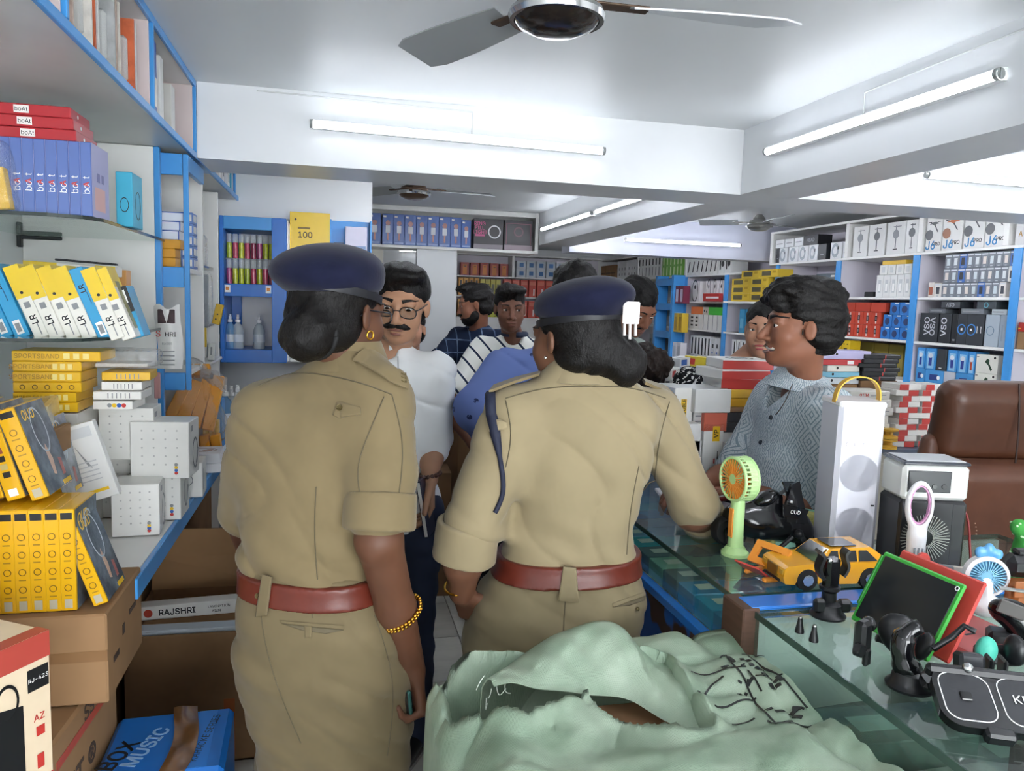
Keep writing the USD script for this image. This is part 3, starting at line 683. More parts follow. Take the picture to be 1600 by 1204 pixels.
fl1 = field([loft(bl, hd1, 0, caps=.001)]); o1.add('belt_loop', glue(fl1, [(412, 896), (402, 962), (419, 960), (427, 900)], .004, 8, .003), khaki_t); button(o1, ft1, (405, 930), .006)
for pts in ([(405, 935), (412, 990), (430, 1060), (470, 1160)], [(487, 925), (488, 965)], [(585, 960), (612, 1060), (605, 1180)]): o1.add('trouser_seam', seam(ft1, pts, .0013), seam_mat)
# bracelet of gold beads, watch chain
wc, wd = A(626, 955, 1.552), Rw - A(618, 950, 1.55); wd /= np.linalg.norm(wd); ax = np.cross(wd, [0, 1, 0]); ax /= np.linalg.norm(ax); ay = np.cross(wd, ax); tl = .5
br = []
for k in range(34):
    a = k / 34 * 2 * np.pi; p = wc + (ax * math.cos(a) + ay * math.sin(a)) * .0445 + wd * (-math.cos(a) * .012 * 1 + .0)
    br.append(ball(p, .0042, 1)); br.append(ball(p + wd * .007, .0036, 1))
o1.add('bracelet', br, gold)
# the phone she holds
ph = thing('mobile_phone', 'dark mobile phone with teal edge held in the left officer\'s right hand', 'phone')
nn = pn - fdir * (pn @ fdir); nn /= np.linalg.norm(nn); tt = np.cross(fdir, nn); pcn = Rw + fdir * .062 + nn * .027 + tt * .040
Ap = np.eye(4); Ap[:3, :3] = np.stack([fdir, nn, tt], 1); Ap[:3, 3] = pcn
part(ph, 'phone_body', moved(rbx([-.037, -.0042, -.075], [.037, .0042, .080], .003), Ap), M('teal_phone_edge', '#2f5f58', .3, metal=.4))
part(ph, 'screen', moved(rbx([-.035, -.0058, -.073], [.035, -.0040, .078], .001), Ap), M('dark_screen', '#0e1012', .08)); part(ph, 'back_cover', moved(rbx([-.035, .0040, -.073], [.035, .0062, .078], .001), Ap), M('dark_phone_back', '#26292b', .25))
part(ph, 'camera_bump', moved(rbx([.008, .006, .045], [.030, .009, .074], .002), Ap), M('black_glossy', '#0c0d0f', .15))

# ---- officer on the right, seen from behind
o2 = Person('police officer in pale khaki with blue lanyard leaning an arm on the glass counter', .52, 1.70)
hd2 = math.radians(10)
B = lambda px, py, y=1.70: at(px, py, y=y)
s2 = [(.86, *B(876, 955)[:2], .195, .140), (.915, *B(884, 905)[:2], .172, .132), (.955, *B(888, 870)[:2], .160, .122), (1.01, *B(892, 825)[:2], .158, .120), (1.08, *B(898, 765)[:2], .162, .124), (1.16, *B(903, 715)[:2], .170, .126), (1.24, *B(908, 665)[:2], .176, .120),
      (1.305, *B(914, 628)[:2], .172, .104), (1.36, *B(914, 600)[:2], .138, .080), (1.395, *B(908, 580)[:2], .094, .074), (1.425, *B(905, 570)[:2], .072, .066), (1.445, *B(905, 566)[:2], .058, .058)]
nk2 = B(905, 568)
Ls2, Rs2 = B(800, 652, 1.68), B(1022, 650, 1.74)
Le2, Lw2 = B(738, 815, 1.66), B(722, 925, 1.70)
Re2, Rw2 = B(1082, 800, 1.74), B(1112, 822, 1.99)
sl2 = [cone(Ls2, Le2, .070, .068, .05), cone(Rs2, Re2 + [0, 0, .02], .070, .063, .05), cone(Re2 + [0, 0, .02], B(1098, 808, 1.84), .063, .056, .03)]
shirt2 = [loft(s2, hd2, .02)] + sl2 + [plane(B(888, 884), [0, 0, -1], .01)]
fs2, _ = o2.sdf('shirt', shirt2, khaki2, .006, disp=cloth_disp(.96, .008, 21), bounds=([.14, 1.40, .90], [1.0, 2.05, 1.48]))
for (p, q, r_, nm) in ((B(733, 815, 1.66), B(724, 872, 1.67), .072, 'rolled_cuff'), (B(1095, 802, 1.80), B(1103, 815, 1.875), .060, 'rolled_cuff')):
    d = (q - p) / np.linalg.norm(q - p); f_c = field([cone(p, q, r_, r_ + .002, 0), plane(p, -d, .006), plane(q, d, .008), ('-', cone(p + d * .02, q + d * .1, r_ - .012, r_ - .012)[1], .004)], lambda P: .005 * (meshkit.fbm(P * 20, 2, 8) - .5))
    o2.add(nm, netmesh(f_c, np.minimum(p, q) - .11, np.maximum(p, q) + .11, .004), khaki2)
ts2 = [(.40, *B(868, 1250)[:2], .165, .115), (.54, *B(868, 1180)[:2], .175, .128), (.66, *B(868, 1100)[:2], .185, .140), (.76, *B(868, 1030)[:2], .205, .160), (.84, *B(870, 970)[:2], .208, .162), (.90, *B(880, 915)[:2], .185, .142), (.955, *B(887, 868)[:2], .160, .122), (.97, *B(888, 858)[:2], .156, .120)]
lc, ls_ = math.cos(hd2), math.sin(hd2)
def leg2(q, fo):
    hx = np.array([.515, 1.72, .72]) + np.array([lc, -ls_, 0]) * q * .098; kn = hx * [1, 1, 0] + [.0, .02, .44]; an = hx * [1, 1, 0] + [.01 * q, fo, .07]
    return [cone(hx, kn, .120, .104, .03), cone(kn, an, .104, .088, .02)], an
(l1, a1), (l2, a2) = leg2(1, .0), leg2(-1, -.02)
ft2, _ = o2.sdf('trousers', [loft(ts2, hd2, .03)] + l1 + l2, khaki_t2, .007, disp=cloth_disp(.80, .006, 35, .12), bounds=([.20, 1.42, .03], [.86, 2.02, .99]))
o2.shoes([a1, a2], hd2)
bl = [(z, x, y, w + .011, d_ + .011) for z, x, y, w, d_ in s2]
fb2 = field([loft(bl, hd2, 0, caps=.001), plane([.5, 1.7, .966], [-.035, 0, 1], .002), plane([.5, 1.7, .918], [.035, 0, -1], .002)])
o2.add('belt', netmesh(fb2, [.26, 1.46, .89], [.82, 1.96, .99], .0045), belt_mat)
hc2 = B(893, 527, 1.71); R2 = rot(-30, -3, 0)
body2 = head_prims(hc2, R2, neck_to=nk2 + [0, 0, -.05], s=.97) + [cone(nk2 + [0, 0, -.06], B(888, 870), .05, .09, .03), cone(Ls2, Le2, .045, .045, .03), cone(Le2, B(724, 880, 1.67), .045, .042, .02), cone(B(724, 880, 1.67), Lw2, .042, .030, .02), cone(Rs2, Re2, .045, .044, .03), cone(Re2, B(1105, 815, 1.87), .044, .041, .02), cone(B(1105, 815, 1.87), Rw2, .041, .027, .02)]
body2 += hand_prims(Lw2, B(752, 985, 1.74) - Lw2, [.6, .75, 0], 1, (20, 30, 20), s=.95) + hand_prims(Rw2, [.35, .93, -.10], [0, -.1, -1], -1, (12, 22, 15), s=.95)
fk2, _ = o2.sdf('body', body2, skin_b, .0042, bounds=([.14, 1.46, .74], [1.10, 2.24, 1.66]))
o2.face(fk2, hc2, R2, s=.97)
bun2 = loc(hc2, R2, [.052, -.118, -.060])
o2.hair(hc2, R2, 'bun', s=1.0, extra=[ell(bun2, [.044, .040, .052], R2, .02), cone(loc(hc2, R2, [.02, -.09, -.03]), bun2, .05, .040, .03)], seed=4)
beret(o2, hc2 + [0, 0, .010], R2, (.012, -.012, -6, 6), 1.0)
p0 = B(984, 492, 1.60)
o2.add('hair_clip', [rbx(p0 + [-.018, -.006, -.02], p0 + [.022, .0, .03], .004)] + [tube([p0 + [-.013 + .013 * k, -.003, -.018], p0 + [-.015 + .013 * k, -.012, -.045 - .008 * (k % 2)]], .0035, 6) for k in range(3)], M('white_plastic_clip', '#d9d2d0', .4))
ear = loc(hc2, R2, [-.080, .006, -.045]); o2.add('earring', ball(ear, .004, 2), M('silver_stud', '#cfcfcf', .2, metal=1.0))
o2.add('collar', sheet(np.array([[loc(nk2, rot(8), [math.cos(a) * .060, math.sin(a) * .060, .020]), loc(nk2, rot(8), [math.cos(a) * .086, math.sin(a) * .080, -.040])] for a in np.linspace(math.radians(-235), math.radians(55), 34)]), .005), khaki2, 50)
for pts in ([(790, 622), (850, 607), (920, 603), (985, 606), (1040, 622)], [(1046, 628), (1030, 690), (1024, 740), (1018, 780)], [(790, 625), (798, 680), (790, 730)], [(998, 728), (985, 800), (979, 866)]):
    o2.add('seam', seam(fs2, pts, .0014), seam_mat)
o2.add('trouser_seam', seam(ft2, [(884, 925), (880, 1000), (882, 1090)], .0013), seam_mat)
fl2 = field([loft(bl, hd2, 0, caps=.001)]); o2.add('belt_loop', glue(fl2, [(880, 884), (872, 938), (904, 940), (900, 886)], .004, 8, .003), khaki_t2); button(o2, ft2, (884, 921), .006)
o2.add('pocket_welt', glue(ft2, [(957, 942), (957, 948), (1008, 930), (1007, 924)], .003, 10), khaki_t2); o2.add('pocket_lip', glue(ft2, [(957, 949), (985, 945), (1006, 938), (1008, 931)], .002, 8), seam_mat); button(o2, ft2, (994, 951), .004)
# lanyard on the left shoulder, shoulder straps
ly = hitpx(fs2, spline([(768, 618), (770, 650), (777, 690), (783, 730), (784, 770), (772, 800)], 26)); nl = nrm(fs2, ly)
o2.add('lanyard', tube(ly + nl * .004, np.r_[np.full(8, .0125), np.linspace(.012, .0055, 6), np.full(12, .0055)], 10), lanyard_mat)
o2.add('lanyard_loop', glue(fs2, [(766, 660), (766, 676), (792, 670), (791, 656)], .004, 6, .008), khaki2); button(o2, fs2, (785, 664), .005)
o2.add('epaulette', sheet(np.array([[B(764, 612, 1.66), B(772, 602, 1.74)], [B(800, 598, 1.66), B(806, 590, 1.74)], [B(842, 585, 1.68), B(846, 580, 1.74)]]), .006), khaki, 40)
o2.add('epaulette', sheet(np.array([[B(1008, 598, 1.70), B(1004, 592, 1.78)], [B(1040, 612, 1.72), B(1040, 604, 1.80)], [B(1053, 628, 1.74), B(1056, 620, 1.80)]]), .007), khaki, 40)
o2.add('wrist_chain', trimesh.creation.torus(.033, .003, 28, 8, transform=T(*B(717, 915, 1.70), rx=15, ry=-10)), gold); o2.add('wrist_thread', trimesh.creation.torus(.034, .0022, 28, 6, transform=T(*B(1110, 818, 1.93), rx=80, rz=-20)), M('red_thread', '#b5402f', .7))
# ------------------------------------------------------------------ the customers and the shop people
sk_k = skin('tan_skin', '#b08468'); sk_s = skin('warm_brown_skin', '#8d5d47'); sk_w = skin('light_brown_skin', '#b6866d'); sk_d = skin('deep_brown_skin', '#764e3d')
def pos_coords():
    return {'tc': ('texture_coordinate', {}), 'sx': ('separate_xyz', {})}, [('tc.object', 'sx.vector')]
def cloth_pat(name, nodes, links, rough=.75):
    n, L = pos_coords(); n['p'] = ('principled_bsdf', dict(roughness=rough, specular_ior_level=.2)); n.update(nodes); return node_mat(name, n, L + links)
def mth(t, **k): return ('math', dict(math_type=t, **k))
kurta_mat = M('white_kurta_cotton', '#e9eced', .8, spec=.15, var=.04, vscale=6, bump=(350, .12, .0006))
# white shirt with navy stripes; navy plaid; blue with small motifs; pale diamond print; black and white print
stripe_mat = cloth_pat('striped_white_cotton', {'a': mth('multiply_add', value2=.8, value3=0), 'b': mth('add'), 'm': mth('multiply', value2=11.5), 'f': mth('fraction'), 'l': mth('less_than', value2=.16), 'r': ('rgb_ramp', {'ramp': [(0, lin('#e3e4dd')), (1, lin('#1f2c46'))]})},
    [('sx.z', 'a.value1'), ('a.value', 'b.value1'), ('sx.x', 'b.value2'), ('b.value', 'm.value1'), ('m.value', 'f.value1'), ('f.value', 'l.value1'), ('l.value', 'r.fac'), ('r.color', 'p.base_color')])
plaid_mat = cloth_pat('navy_plaid_cotton', {'m1': mth('multiply', value2=15.), 'f1': mth('fraction'), 'l1': mth('less_than', value2=.10), 'm2': mth('multiply', value2=13.), 'f2': mth('fraction'), 'l2': mth('less_than', value2=.10), 'mx': mth('maximum'), 'n': ('noise_texture', {'scale': 14.0}), 'w': mth('multiply'), 'r': ('rgb_ramp', {'ramp': [(0, lin('#18233a')), (.5, lin('#52657f')), (1, lin('#93a3b5'))]})},
    [('sx.x', 'm1.value1'), ('m1.value', 'f1.value1'), ('f1.value', 'l1.value1'), ('sx.z', 'm2.value1'), ('m2.value', 'f2.value1'), ('f2.value', 'l2.value1'), ('l1.value', 'mx.value1'), ('l2.value', 'mx.value2'), ('tc.object', 'n.vector'), ('mx.value', 'w.value1'), ('n.fac', 'w.value2'), ('w.value', 'r.fac'), ('r.color', 'p.base_color')])
blue_mat = cloth_pat('blue_motif_cotton', {'v': ('voronoi_texture', {'scale': 17.0, 'randomness': .5}), 'l': mth('less_than', value2=.17), 'w': ('noise_texture', {'scale': 120.0}), 'g': mth('greater_than', value2=.44), 'u': mth('multiply'), 'r': ('rgb_ramp', {'ramp': [(0, lin('#6c80bd')), (1, lin('#2f3b66'))]})},
    [('tc.object', 'v.vector'), ('v.distance', 'l.value1'), ('tc.object', 'w.vector'), ('w.fac', 'g.value1'), ('l.value', 'u.value1'), ('g.value', 'u.value2'), ('u.value', 'r.fac'), ('r.color', 'p.base_color')])
diamond_mat = cloth_pat('diamond_print_cotton', {
    'yx': mth('arctan2'), 'c1': mth('multiply', value2=2.6), 'p1': mth('pingpong', value2=.5), 'c2': mth('multiply', value2=13.0), 'p2': mth('pingpong', value2=.5), 'q': mth('multiply', value2=1.7), 'ad': mth('add'), 'mu': mth('multiply', value2=4.2), 'fr': mth('fraction'), 'ls': mth('less_than', value2=.30),
    'nz': ('noise_texture', {'scale': 210.0, 'detail': 1.0}), 'ng': mth('greater_than', value2=.58), 'mm': mth('maximum'), 'mw': mth('multiply', value2=.6), 'r': ('rgb_ramp', {'ramp': [(0, lin('#c3ccd0')), (1, lin('#8496a0'))]})},
    [('sx.y', 'yx.value1'), ('sx.x', 'yx.value2'), ('yx.value', 'c1.value1'), ('c1.value', 'p1.value1'), ('sx.z', 'c2.value1'), ('c2.value', 'p2.value1'), ('p1.value', 'q.value1'), ('q.value', 'ad.value1'), ('p2.value', 'ad.value2'), ('ad.value', 'mu.value1'), ('mu.value', 'fr.value1'), ('fr.value', 'ls.value1'),
     ('tc.object', 'nz.vector'), ('nz.fac', 'ng.value1'), ('ls.value', 'mm.value1'), ('ng.value', 'mw.value1'), ('mw.value', 'mm.value2'), ('mm.value', 'r.fac'), ('r.color', 'p.base_color')])
bw_mat = cloth_pat('black_white_print', {'nz': ('noise_texture', {'scale': 55.0, 'detail': 2.0}), 'ng': mth('greater_than', value2=.54), 'r': ('rgb_ramp', {'ramp': [(0, lin('#15161a')), (1, lin('#dcdcd8'))]})}, [('tc.object', 'nz.vector'), ('nz.fac', 'ng.value1'), ('ng.value', 'r.fac'), ('r.color', 'p.base_color')])
mint_mat = M('pale_mint_cotton', '#bccbc4', .75, spec=.2, var=.05); navy_jean = M('navy_denim', '#27324a', .8, var=.2, bump=(300, .2, .0006)); dark_trs = M('dark_trousers', '#22242a', .75, var=.15); beige_trs = M('beige_trousers', '#a0957f', .75, var=.1); teal_top = M('teal_top', '#3f6a78', .75); sky_top = M('pale_blue_top', '#9db9cc', .75)

def simple(label, base, hd, H, cloth, trs, sk, head, hR, arms, style='short', hmat=hair_black, wid=1.0, dep=1.0, lean=0.0, hip=1.0, belly=0.0, hem=.50, sleeve=1.0, iris=(0, 0), brow=.004, jaw=1.0, nose=1.0, smile=0.0, hs=1.0, h=.007, hh=.0042, folds=.006, neck=.0, foot=(0, 0), lips=lip_mat, hair_extra=(), amp=.004, face=True, loose=1.0, shoe=None, fat=1.0, side=0.0):
    """A whole standing person; arms: per side (+1 right, -1 left) elbow, wrist and hand direction, palm direction, curl."""
    P = Person(label, *base); th = math.radians(hd); s, c = math.sin(th), math.cos(th); x, d = np.array([c, -s, 0]), np.array([s, c, 0]); b = np.array([base[0], base[1], 0.])
    S = torso(base, th, H, wid, dep, lean, side, hip, belly); top = S[-1]; nk = np.array([top[1], top[2], .845 * H]); hc = np.asarray(head, float)
    body = head_prims(hc, hR, jaw, nose, smile, hs, nk + [0, 0, -.05], fat) + [cone(nk + [0, 0, -.06], [b[0], b[1], .6 * H], .05, .08, .03)]
    sh = loft(S, th, .02); cl = [sh]; ends = []
    for q, (el, wr, fd, pn, cu) in arms.items():
        so = nk * [1, 1, 0] + [0, 0, .795 * H] + x * q * (.165 * wid) - d * .0; el, wr = np.asarray(el, float), np.asarray(wr, float)
        body += [cone(so, el, .046, .042, .03), cone(el, el + (wr - el) * .45, .041, .038, .02), cone(el + (wr - el) * .45, wr, .038, .026, .02)] + hand_prims(wr, fd, pn, q, cu)
        k = .062 * loose
        if sleeve <= 1: e = so + (el - so) * sleeve; cl.append(cone(so, e, .068 * loose, k, .045))
        else: cl += [cone(so, el, .068 * loose, k, .045), cone(el, el + (wr - el) * (sleeve - 1), k, .047 * loose, .03)]
    cl.append(plane([0, 0, hem * H], [0, 0, -1], .006))
    if neck: cl.append(ell(nk + d * .07 + [0, 0, .0], [.05, .06, neck], None, .01, '-'))
    pts = np.array([b + [0, 0, .4 * H], hc] + [v for a in arms.values() for v in (a[0], a[1])]); lo, hi = pts.min(0) - .30, pts.max(0) + .26
    fs, _ = P.sdf('shirt', cl, cloth, h, disp=cloth_disp(.58 * H, folds, int(abs(base[1] * 10))), bounds=(lo, hi))
    Lg, An = legs(base, th, H, 1.0, .03, foot)
    P.sdf('trousers', [loft([(.44 * H, base[0], base[1], .165 * wid * hip, .115 * dep), (.52 * H, base[0], base[1], .170 * wid * hip, .120 * dep), (.60 * H, base[0], base[1], .148 * wid, .105 * dep)], th, .03)] + Lg, trs, .012, disp=cloth_disp(.3 * H, .006, 3, .3), bounds=(b + [-.36, -.36, .02], b + [.36, .36, .64 * H]))
    P.shoes(An, th, shoe)
    fk, _ = P.sdf('body', body, sk, hh, bounds=(np.minimum(lo + .14, hc - .16), np.maximum(hi, hc + .16)))
    if face: P.face(fk, hc, hR, iris, brow, None, lips, hs, smile)
    fh = P.hair(hc, hR, style, hmat, hs, amp, .0045, hair_extra, int(base[0] * 50 + 50))
    P.fs, P.fk, P.fh, P.hc, P.R, P.nk, P.x, P.d, P.th = fs, fk, fh, hc, hR, nk, x, d, th
    return P
def H_(px, py, y): return at(px, py, y=y)
def moustache(P, w=.034, r=.0085, droop=.010, mat=hair_black):
    L = lambda *v: loc(P.hc, P.R, v); f = P.R[:, 1]
    for q in (1, -1):
        p = march(P.fk, np.array([L(q * (.001 + w * u), .14, -.0535 - droop * u ** 1.6) for u in np.linspace(0, 1, 8)]), -f, .2)
        P.add('moustache', tube(p + f * .0015, r * np.array([.85, 1, 1, .95, .85, .7, .5, .25]), 8, (f, .55)), mat)
# man in the white kurta
R = rot(195, -9, 4)
kb = (.19, 2.56)
kt = simple('man with moustache and spectacles in a white kurta facing the left officer', kb, 205, 1.66, kurta_mat, navy_jean, sk_k, H_(629, 474, 2.46), R,
    {-1: (H_(674, 690, 2.50) + [.0, 0, 0], H_(672, 748, 2.40), [.02, -.10, -1], [-1, 0, 0], (25, 35, 25)), 1: ([-.02, 2.60, 1.02], [-.03, 2.50, .84], [0, -.2, -1], [1, 0, 0], (20, 30, 20))},
    'side', hem=.475, sleeve=1.10, iris=(-.10, -.28), brow=.006, neck=.05, h=.006, hh=.0036, folds=.008, hs=1.03, wid=.95, loose=1.05, lean=.04)
moustache(kt, .041, .0125, .008); kt.glasses(kt.hc, R, 1.03, dz=-.006)
kt.add('collar_band', tube([kt.nk + [math.sin(a) * .062, math.cos(a) * .060, .012 - .02 * abs(math.cos((a - math.radians(205)) / 2)) ** 6] for a in np.linspace(math.radians(225), math.radians(545), 26)], .010, 8, ([0, 0, 1], 1.6)), kurta_mat)
kt.add('placket', seam(kt.fs, [(622, 557), (623, 590), (624, 640)], .0022), M('white_stitch', '#c4c9cb', .8))
kt.add('bracelet', [ball(kt.b + (H_(672, 741, 2.41) - kt.b) + [.032 * math.cos(a), .032 * math.sin(a), .006 * math.cos(a)], .0075, 1) for a in np.linspace(0, 6, 16)], M('dark_beads', '#51352c', .3))
wal = thing('notebook', 'dark slim folded notebook held at the side of the man in white', 'notebook', None, None)
w0 = H_(668, 790, 2.37)
part(wal, 'cover', moved(rbx([-.008, -.05, -.09], [.008, .05, .09], .003), T(*(w0 + [-.005, 0, 0]), ry=-10, rz=-20)), M('indigo_cover', '#23263c', .4)); part(wal, 'pages', moved(rbx([-.005, -.052, -.086], [.005, .046, .086], .001), T(*(w0 + [-.005, -.0, 0]), ry=-10, rz=-20)), M('paper_edge', '#d9d6d0', .7))
# long-haired person mostly behind the left officer
lh = simple('person with long loose black hair hidden behind the left officer', (.00, 2.12), 20, 1.56, teal_top, dark_trs, sk_w, [.035, 2.12, 1.445], rot(30, -8), {1: ([.10, 2.16, .98], [.09, 2.24, .84], [0, .3, -1], [-1, 0, 0], (20, 30, 20)), -1: ([-.13, 2.08, .98], [-.10, 2.16, .82], [0, .3, -1], [1, 0, 0], (20, 30, 20))}, 'long', wid=.58, h=.009, hh=.006,
    hair_extra=[cone([.045, 2.03, 1.40], [.075, 2.03, 1.22], .062, .050, .04), cone([.09, 2.06, 1.36], [.108, 2.05, 1.24], .034, .022, .03)], amp=.007)
# face between the white kurta and the pale partition
simple('person standing far behind the man in white, only one side of the face showing', (.40, 4.25), 188, 1.50, sky_top, dark_trs, sk_w, H_(641, 513, 4.2), rot(192, 0), {1: ([.22, 4.25, .95], [.24, 4.2, .75], [0, 0, -1], [1, 0, 0], (20, 30, 20)), -1: ([.58, 4.25, .95], [.56, 4.2, .75], [0, 0, -1], [-1, 0, 0], (20, 30, 20))}, 'long', wid=.8, h=.010, hh=.006, hair_extra=[cone([.34, 4.27, 1.36], [.33, 4.26, 1.2], .05, .04, .03)])
# man in the plaid shirt
R = rot(276, -10)
pl = simple('bearded man in a navy plaid shirt looking left near the back shelves', (.86, 4.66), 232, 1.66, plaid_mat, dark_trs, sk_s, H_(742, 475, 4.6), R, {1: (H_(688, 560, 4.62), H_(700, 612, 4.50), [.5, -.5, -.5], [.6, .6, 0], (25, 35, 20)), -1: ([1.02, 4.50, .98], [.98, 4.36, .90], [-.5, -.6, 0], [0, 0, -1], (20, 30, 20))}, 'short', sleeve=1.85, h=.009, hh=.005, neck=.035, jaw=1.05, amp=.007, hair_extra=[ell(loc(H_(742, 475, 4.6), R, [0, .05, .105]), [.05, .05, .03], R, .02)])
L = lambda *v: loc(pl.hc, R, v)
pl.add('beard', netmesh(field([ell(L(0, .045, -.085), [.055, .050, .040], R, .02), ell(L(.045, .02, -.06), [.020, .035, .045], R, .02), ell(L(-.045, .02, -.06), [.020, .035, .045], R, .02), ell(L(0, .1, -.052), [.032, .02, .008], R, .01), ell(L(0, .12, -.02), [.05, .045, .028], R, .01, '-'), ell(L(0, .112, -.073), [.022, .02, .007], R, .004, '-')], strands(pl.hc, R, .003)), L(0, .04, -.06) - .12, L(0, .04, -.06) + .12, .004), hair_black)
# young man in the striped shirt
R = rot(186, -6)
st = simple('young man in a white shirt with navy stripes leaning over boxes', (.95, 4.02), 200, 1.63, stripe_mat, navy_jean, sk_d, H_(797, 481, 3.9), R, {1: (H_(695, 632, 3.82), H_(738, 692, 3.66), [.5, -.5, -.6], [.2, .2, -1], (20, 25, 20)), -1: ([1.13, 3.94, .98], [1.05, 3.78, .90], [-.3, -.8, -.2], [0, 0, -1], (20, 30, 20))}, 'side', sleeve=.72, iris=(-.35, .0), h=.008, hh=.0042, neck=.05, lean=.08, loose=1.1, hs=1.0, folds=.005)
st.add('collar', tube([st.nk + [math.sin(a) * .064, math.cos(a) * .062, .004] for a in np.linspace(math.radians(215), math.radians(545), 22)], .011, 8, ([0, 0, 1], 1.4)), M('navy_collar', '#27324a', .8))
# broad man in blue
R = rot(25, -20, -4)
bl_ = simple('broad man in a blue shirt bending forward behind the right officer', (.64, 2.46), 12, 1.66, blue_mat, dark_trs, sk_d, H_(898, 463, 2.62), R, {-1: (H_(742, 640, 2.42), H_(775, 700, 2.60), [.4, .8, -.3], [0, 0, -1], (20, 30, 20)), 1: ([.92, 2.60, 1.08], [.90, 2.78, .98], [0, 1, -.2], [0, 0, -1], (20, 30, 20))}, 'short', sleeve=1.6, wid=1.10, dep=1.1, lean=.10, side=.09, h=.007, hh=.005, loose=1.12, face=False, amp=.006, folds=.008)
# man looking down in pale mint
R = rot(160, -34)
mt = simple('man in a pale mint shirt looking down behind the right officer', (1.17, 3.36), 190, 1.69, mint_mat, dark_trs, sk_s, H_(994, 478, 3.2), R, {1: ([.98, 3.24, 1.02], [1.02, 3.08, 1.0], [.3, -.8, 0], [0, 0, -1], (20, 30, 20)), -1: ([1.36, 3.24, 1.02], [1.28, 3.06, 1.0], [-.3, -.8, 0], [0, 0, -1], (20, 30, 20))}, 'short', sleeve=.7, iris=(0, -.4), h=.008, hh=.0042, neck=.04, lean=.10, amp=.005, hair_extra=[ell(loc(H_(994, 478, 3.2), R, [0, .0, .10]), [.05, .06, .022], R, .03)])
moustache(mt, .028, .005, .004)
# curly bunched hair, short person
hc = H_(1003, 585, 2.78)
simple('short person with a curly hair bunch standing in front of the mint shirt', (hc[0], hc[1] + .02), 5, 1.40, sky_top, dark_trs, sk_w, hc, rot(10, -10), {1: (hc * [1, 1, 0] + [.19, .05, .82], hc * [1, 1, 0] + [.16, .2, .72], [0, 1, 0], [0, 0, -1], (20, 30, 20)), -1: (hc * [1, 1, 0] + [-.19, .05, .82], hc * [1, 1, 0] + [-.16, .2, .72], [0, 1, 0], [0, 0, -1], (20, 30, 20))}, 'long', hair_brown, wid=.8, h=.010, hh=.006, amp=.010, face=False, hair_extra=[ell(loc(hc, rot(10, -10), [.03, -.11, .03]), [.062, .05, .062], None, .02)])
# woman in the black and white print
R = rot(222, 0, -2)
wm = simple('woman in a black and white printed top with tied hair behind the smiling man', (1.56, 2.86), 225, 1.56, bw_mat, dark_trs, sk_w, H_(1195, 514, 2.74), R, {1: ([1.36, 2.80, .95], [1.40, 2.68, .84], [0, -.4, -.8], [1, 0, 0], (20, 30, 20)), -1: ([1.72, 2.72, .95], [1.66, 2.60, .84], [0, -.4, -.8], [-1, 0, 0], (20, 30, 20))}, 'woman', sleeve=.6, iris=(-.35, 0.05), h=.008, hh=.0036, neck=.075, wid=.9, lips=lip_red, jaw=.88, nose=.9, brow=.0032, hs=.96)
# smiling man behind the counter
R = rot(287, 2)
sm = simple('smiling man in a pale diamond print shirt standing behind the glass counter', (1.385, 2.03), 278, 1.60, diamond_mat, M('grey_trousers', '#5b5f63', .75), sk_s, H_(1252, 510, 1.97), R,
    {-1: (H_(1312, 806, 1.84), H_(1188, 772, 1.98), [-.85, .50, .06], [-.2, .0, -1], (15, 25, 15)), 1: ([1.28, 2.24, 1.02], [1.12, 2.16, 1.0], [-.9, -.2, -.1], [0, 0, -1], (18, 30, 20))}, 'puffy', sleeve=.98, iris=(.0, .0), h=.006, hh=.0036, neck=.105, smile=1.0, nose=1.15, brow=.0065, hs=1.0, fat=.93, wid=1.02, dep=1.02, belly=.022, loose=1.12, amp=.010, folds=.006, hem=.555, lean=.02)
cu = H_(1296, 800, 1.855); wv = H_(1188, 772, 1.98) - cu; wv /= np.linalg.norm(wv)
sm.add('turned_cuff', netmesh(field([cone(cu - wv * .03, cu + wv * .035, .062, .072, 0), plane(cu + wv * .035, wv, .006), plane(cu - wv * .03, -wv, .006), ('-', cone(cu - wv * .01, cu + wv * .1, .052, .066)[1], .004)]), cu - .14, cu + .14, .004), M('pale_cuff_lining', '#ccd2d4', .8))
col = []
for u in np.linspace(0, 1, 18):
    a = math.radians(278 - 150 + 300 * u); col.append([sm.nk + [math.sin(a) * .066, math.cos(a) * .066, .036 - .05 * (abs(u - .5) * 2) ** 2], sm.nk + [math.sin(a) * .112, math.cos(a) * .112, -.022 - .075 * (abs(u - .5) * 2) ** 2]])
sm.add('collar', sheet(np.array(col), .004), diamond_mat, 50)
for px in ((1205, 652), (1189, 691)):
    b_ = hitpx(sm.fs, [px])[0]; sm.add('button', ball(b_, .0075, 2), M('dark_button', '#1b2430', .3))
sm.add('thread_necklace', tube(spline([H_(1238, 600, 1.93), H_(1226, 628, 1.92), H_(1212, 648, 1.95)], 12), .0014, 6), M('dark_thread', '#3a2a22', .6))
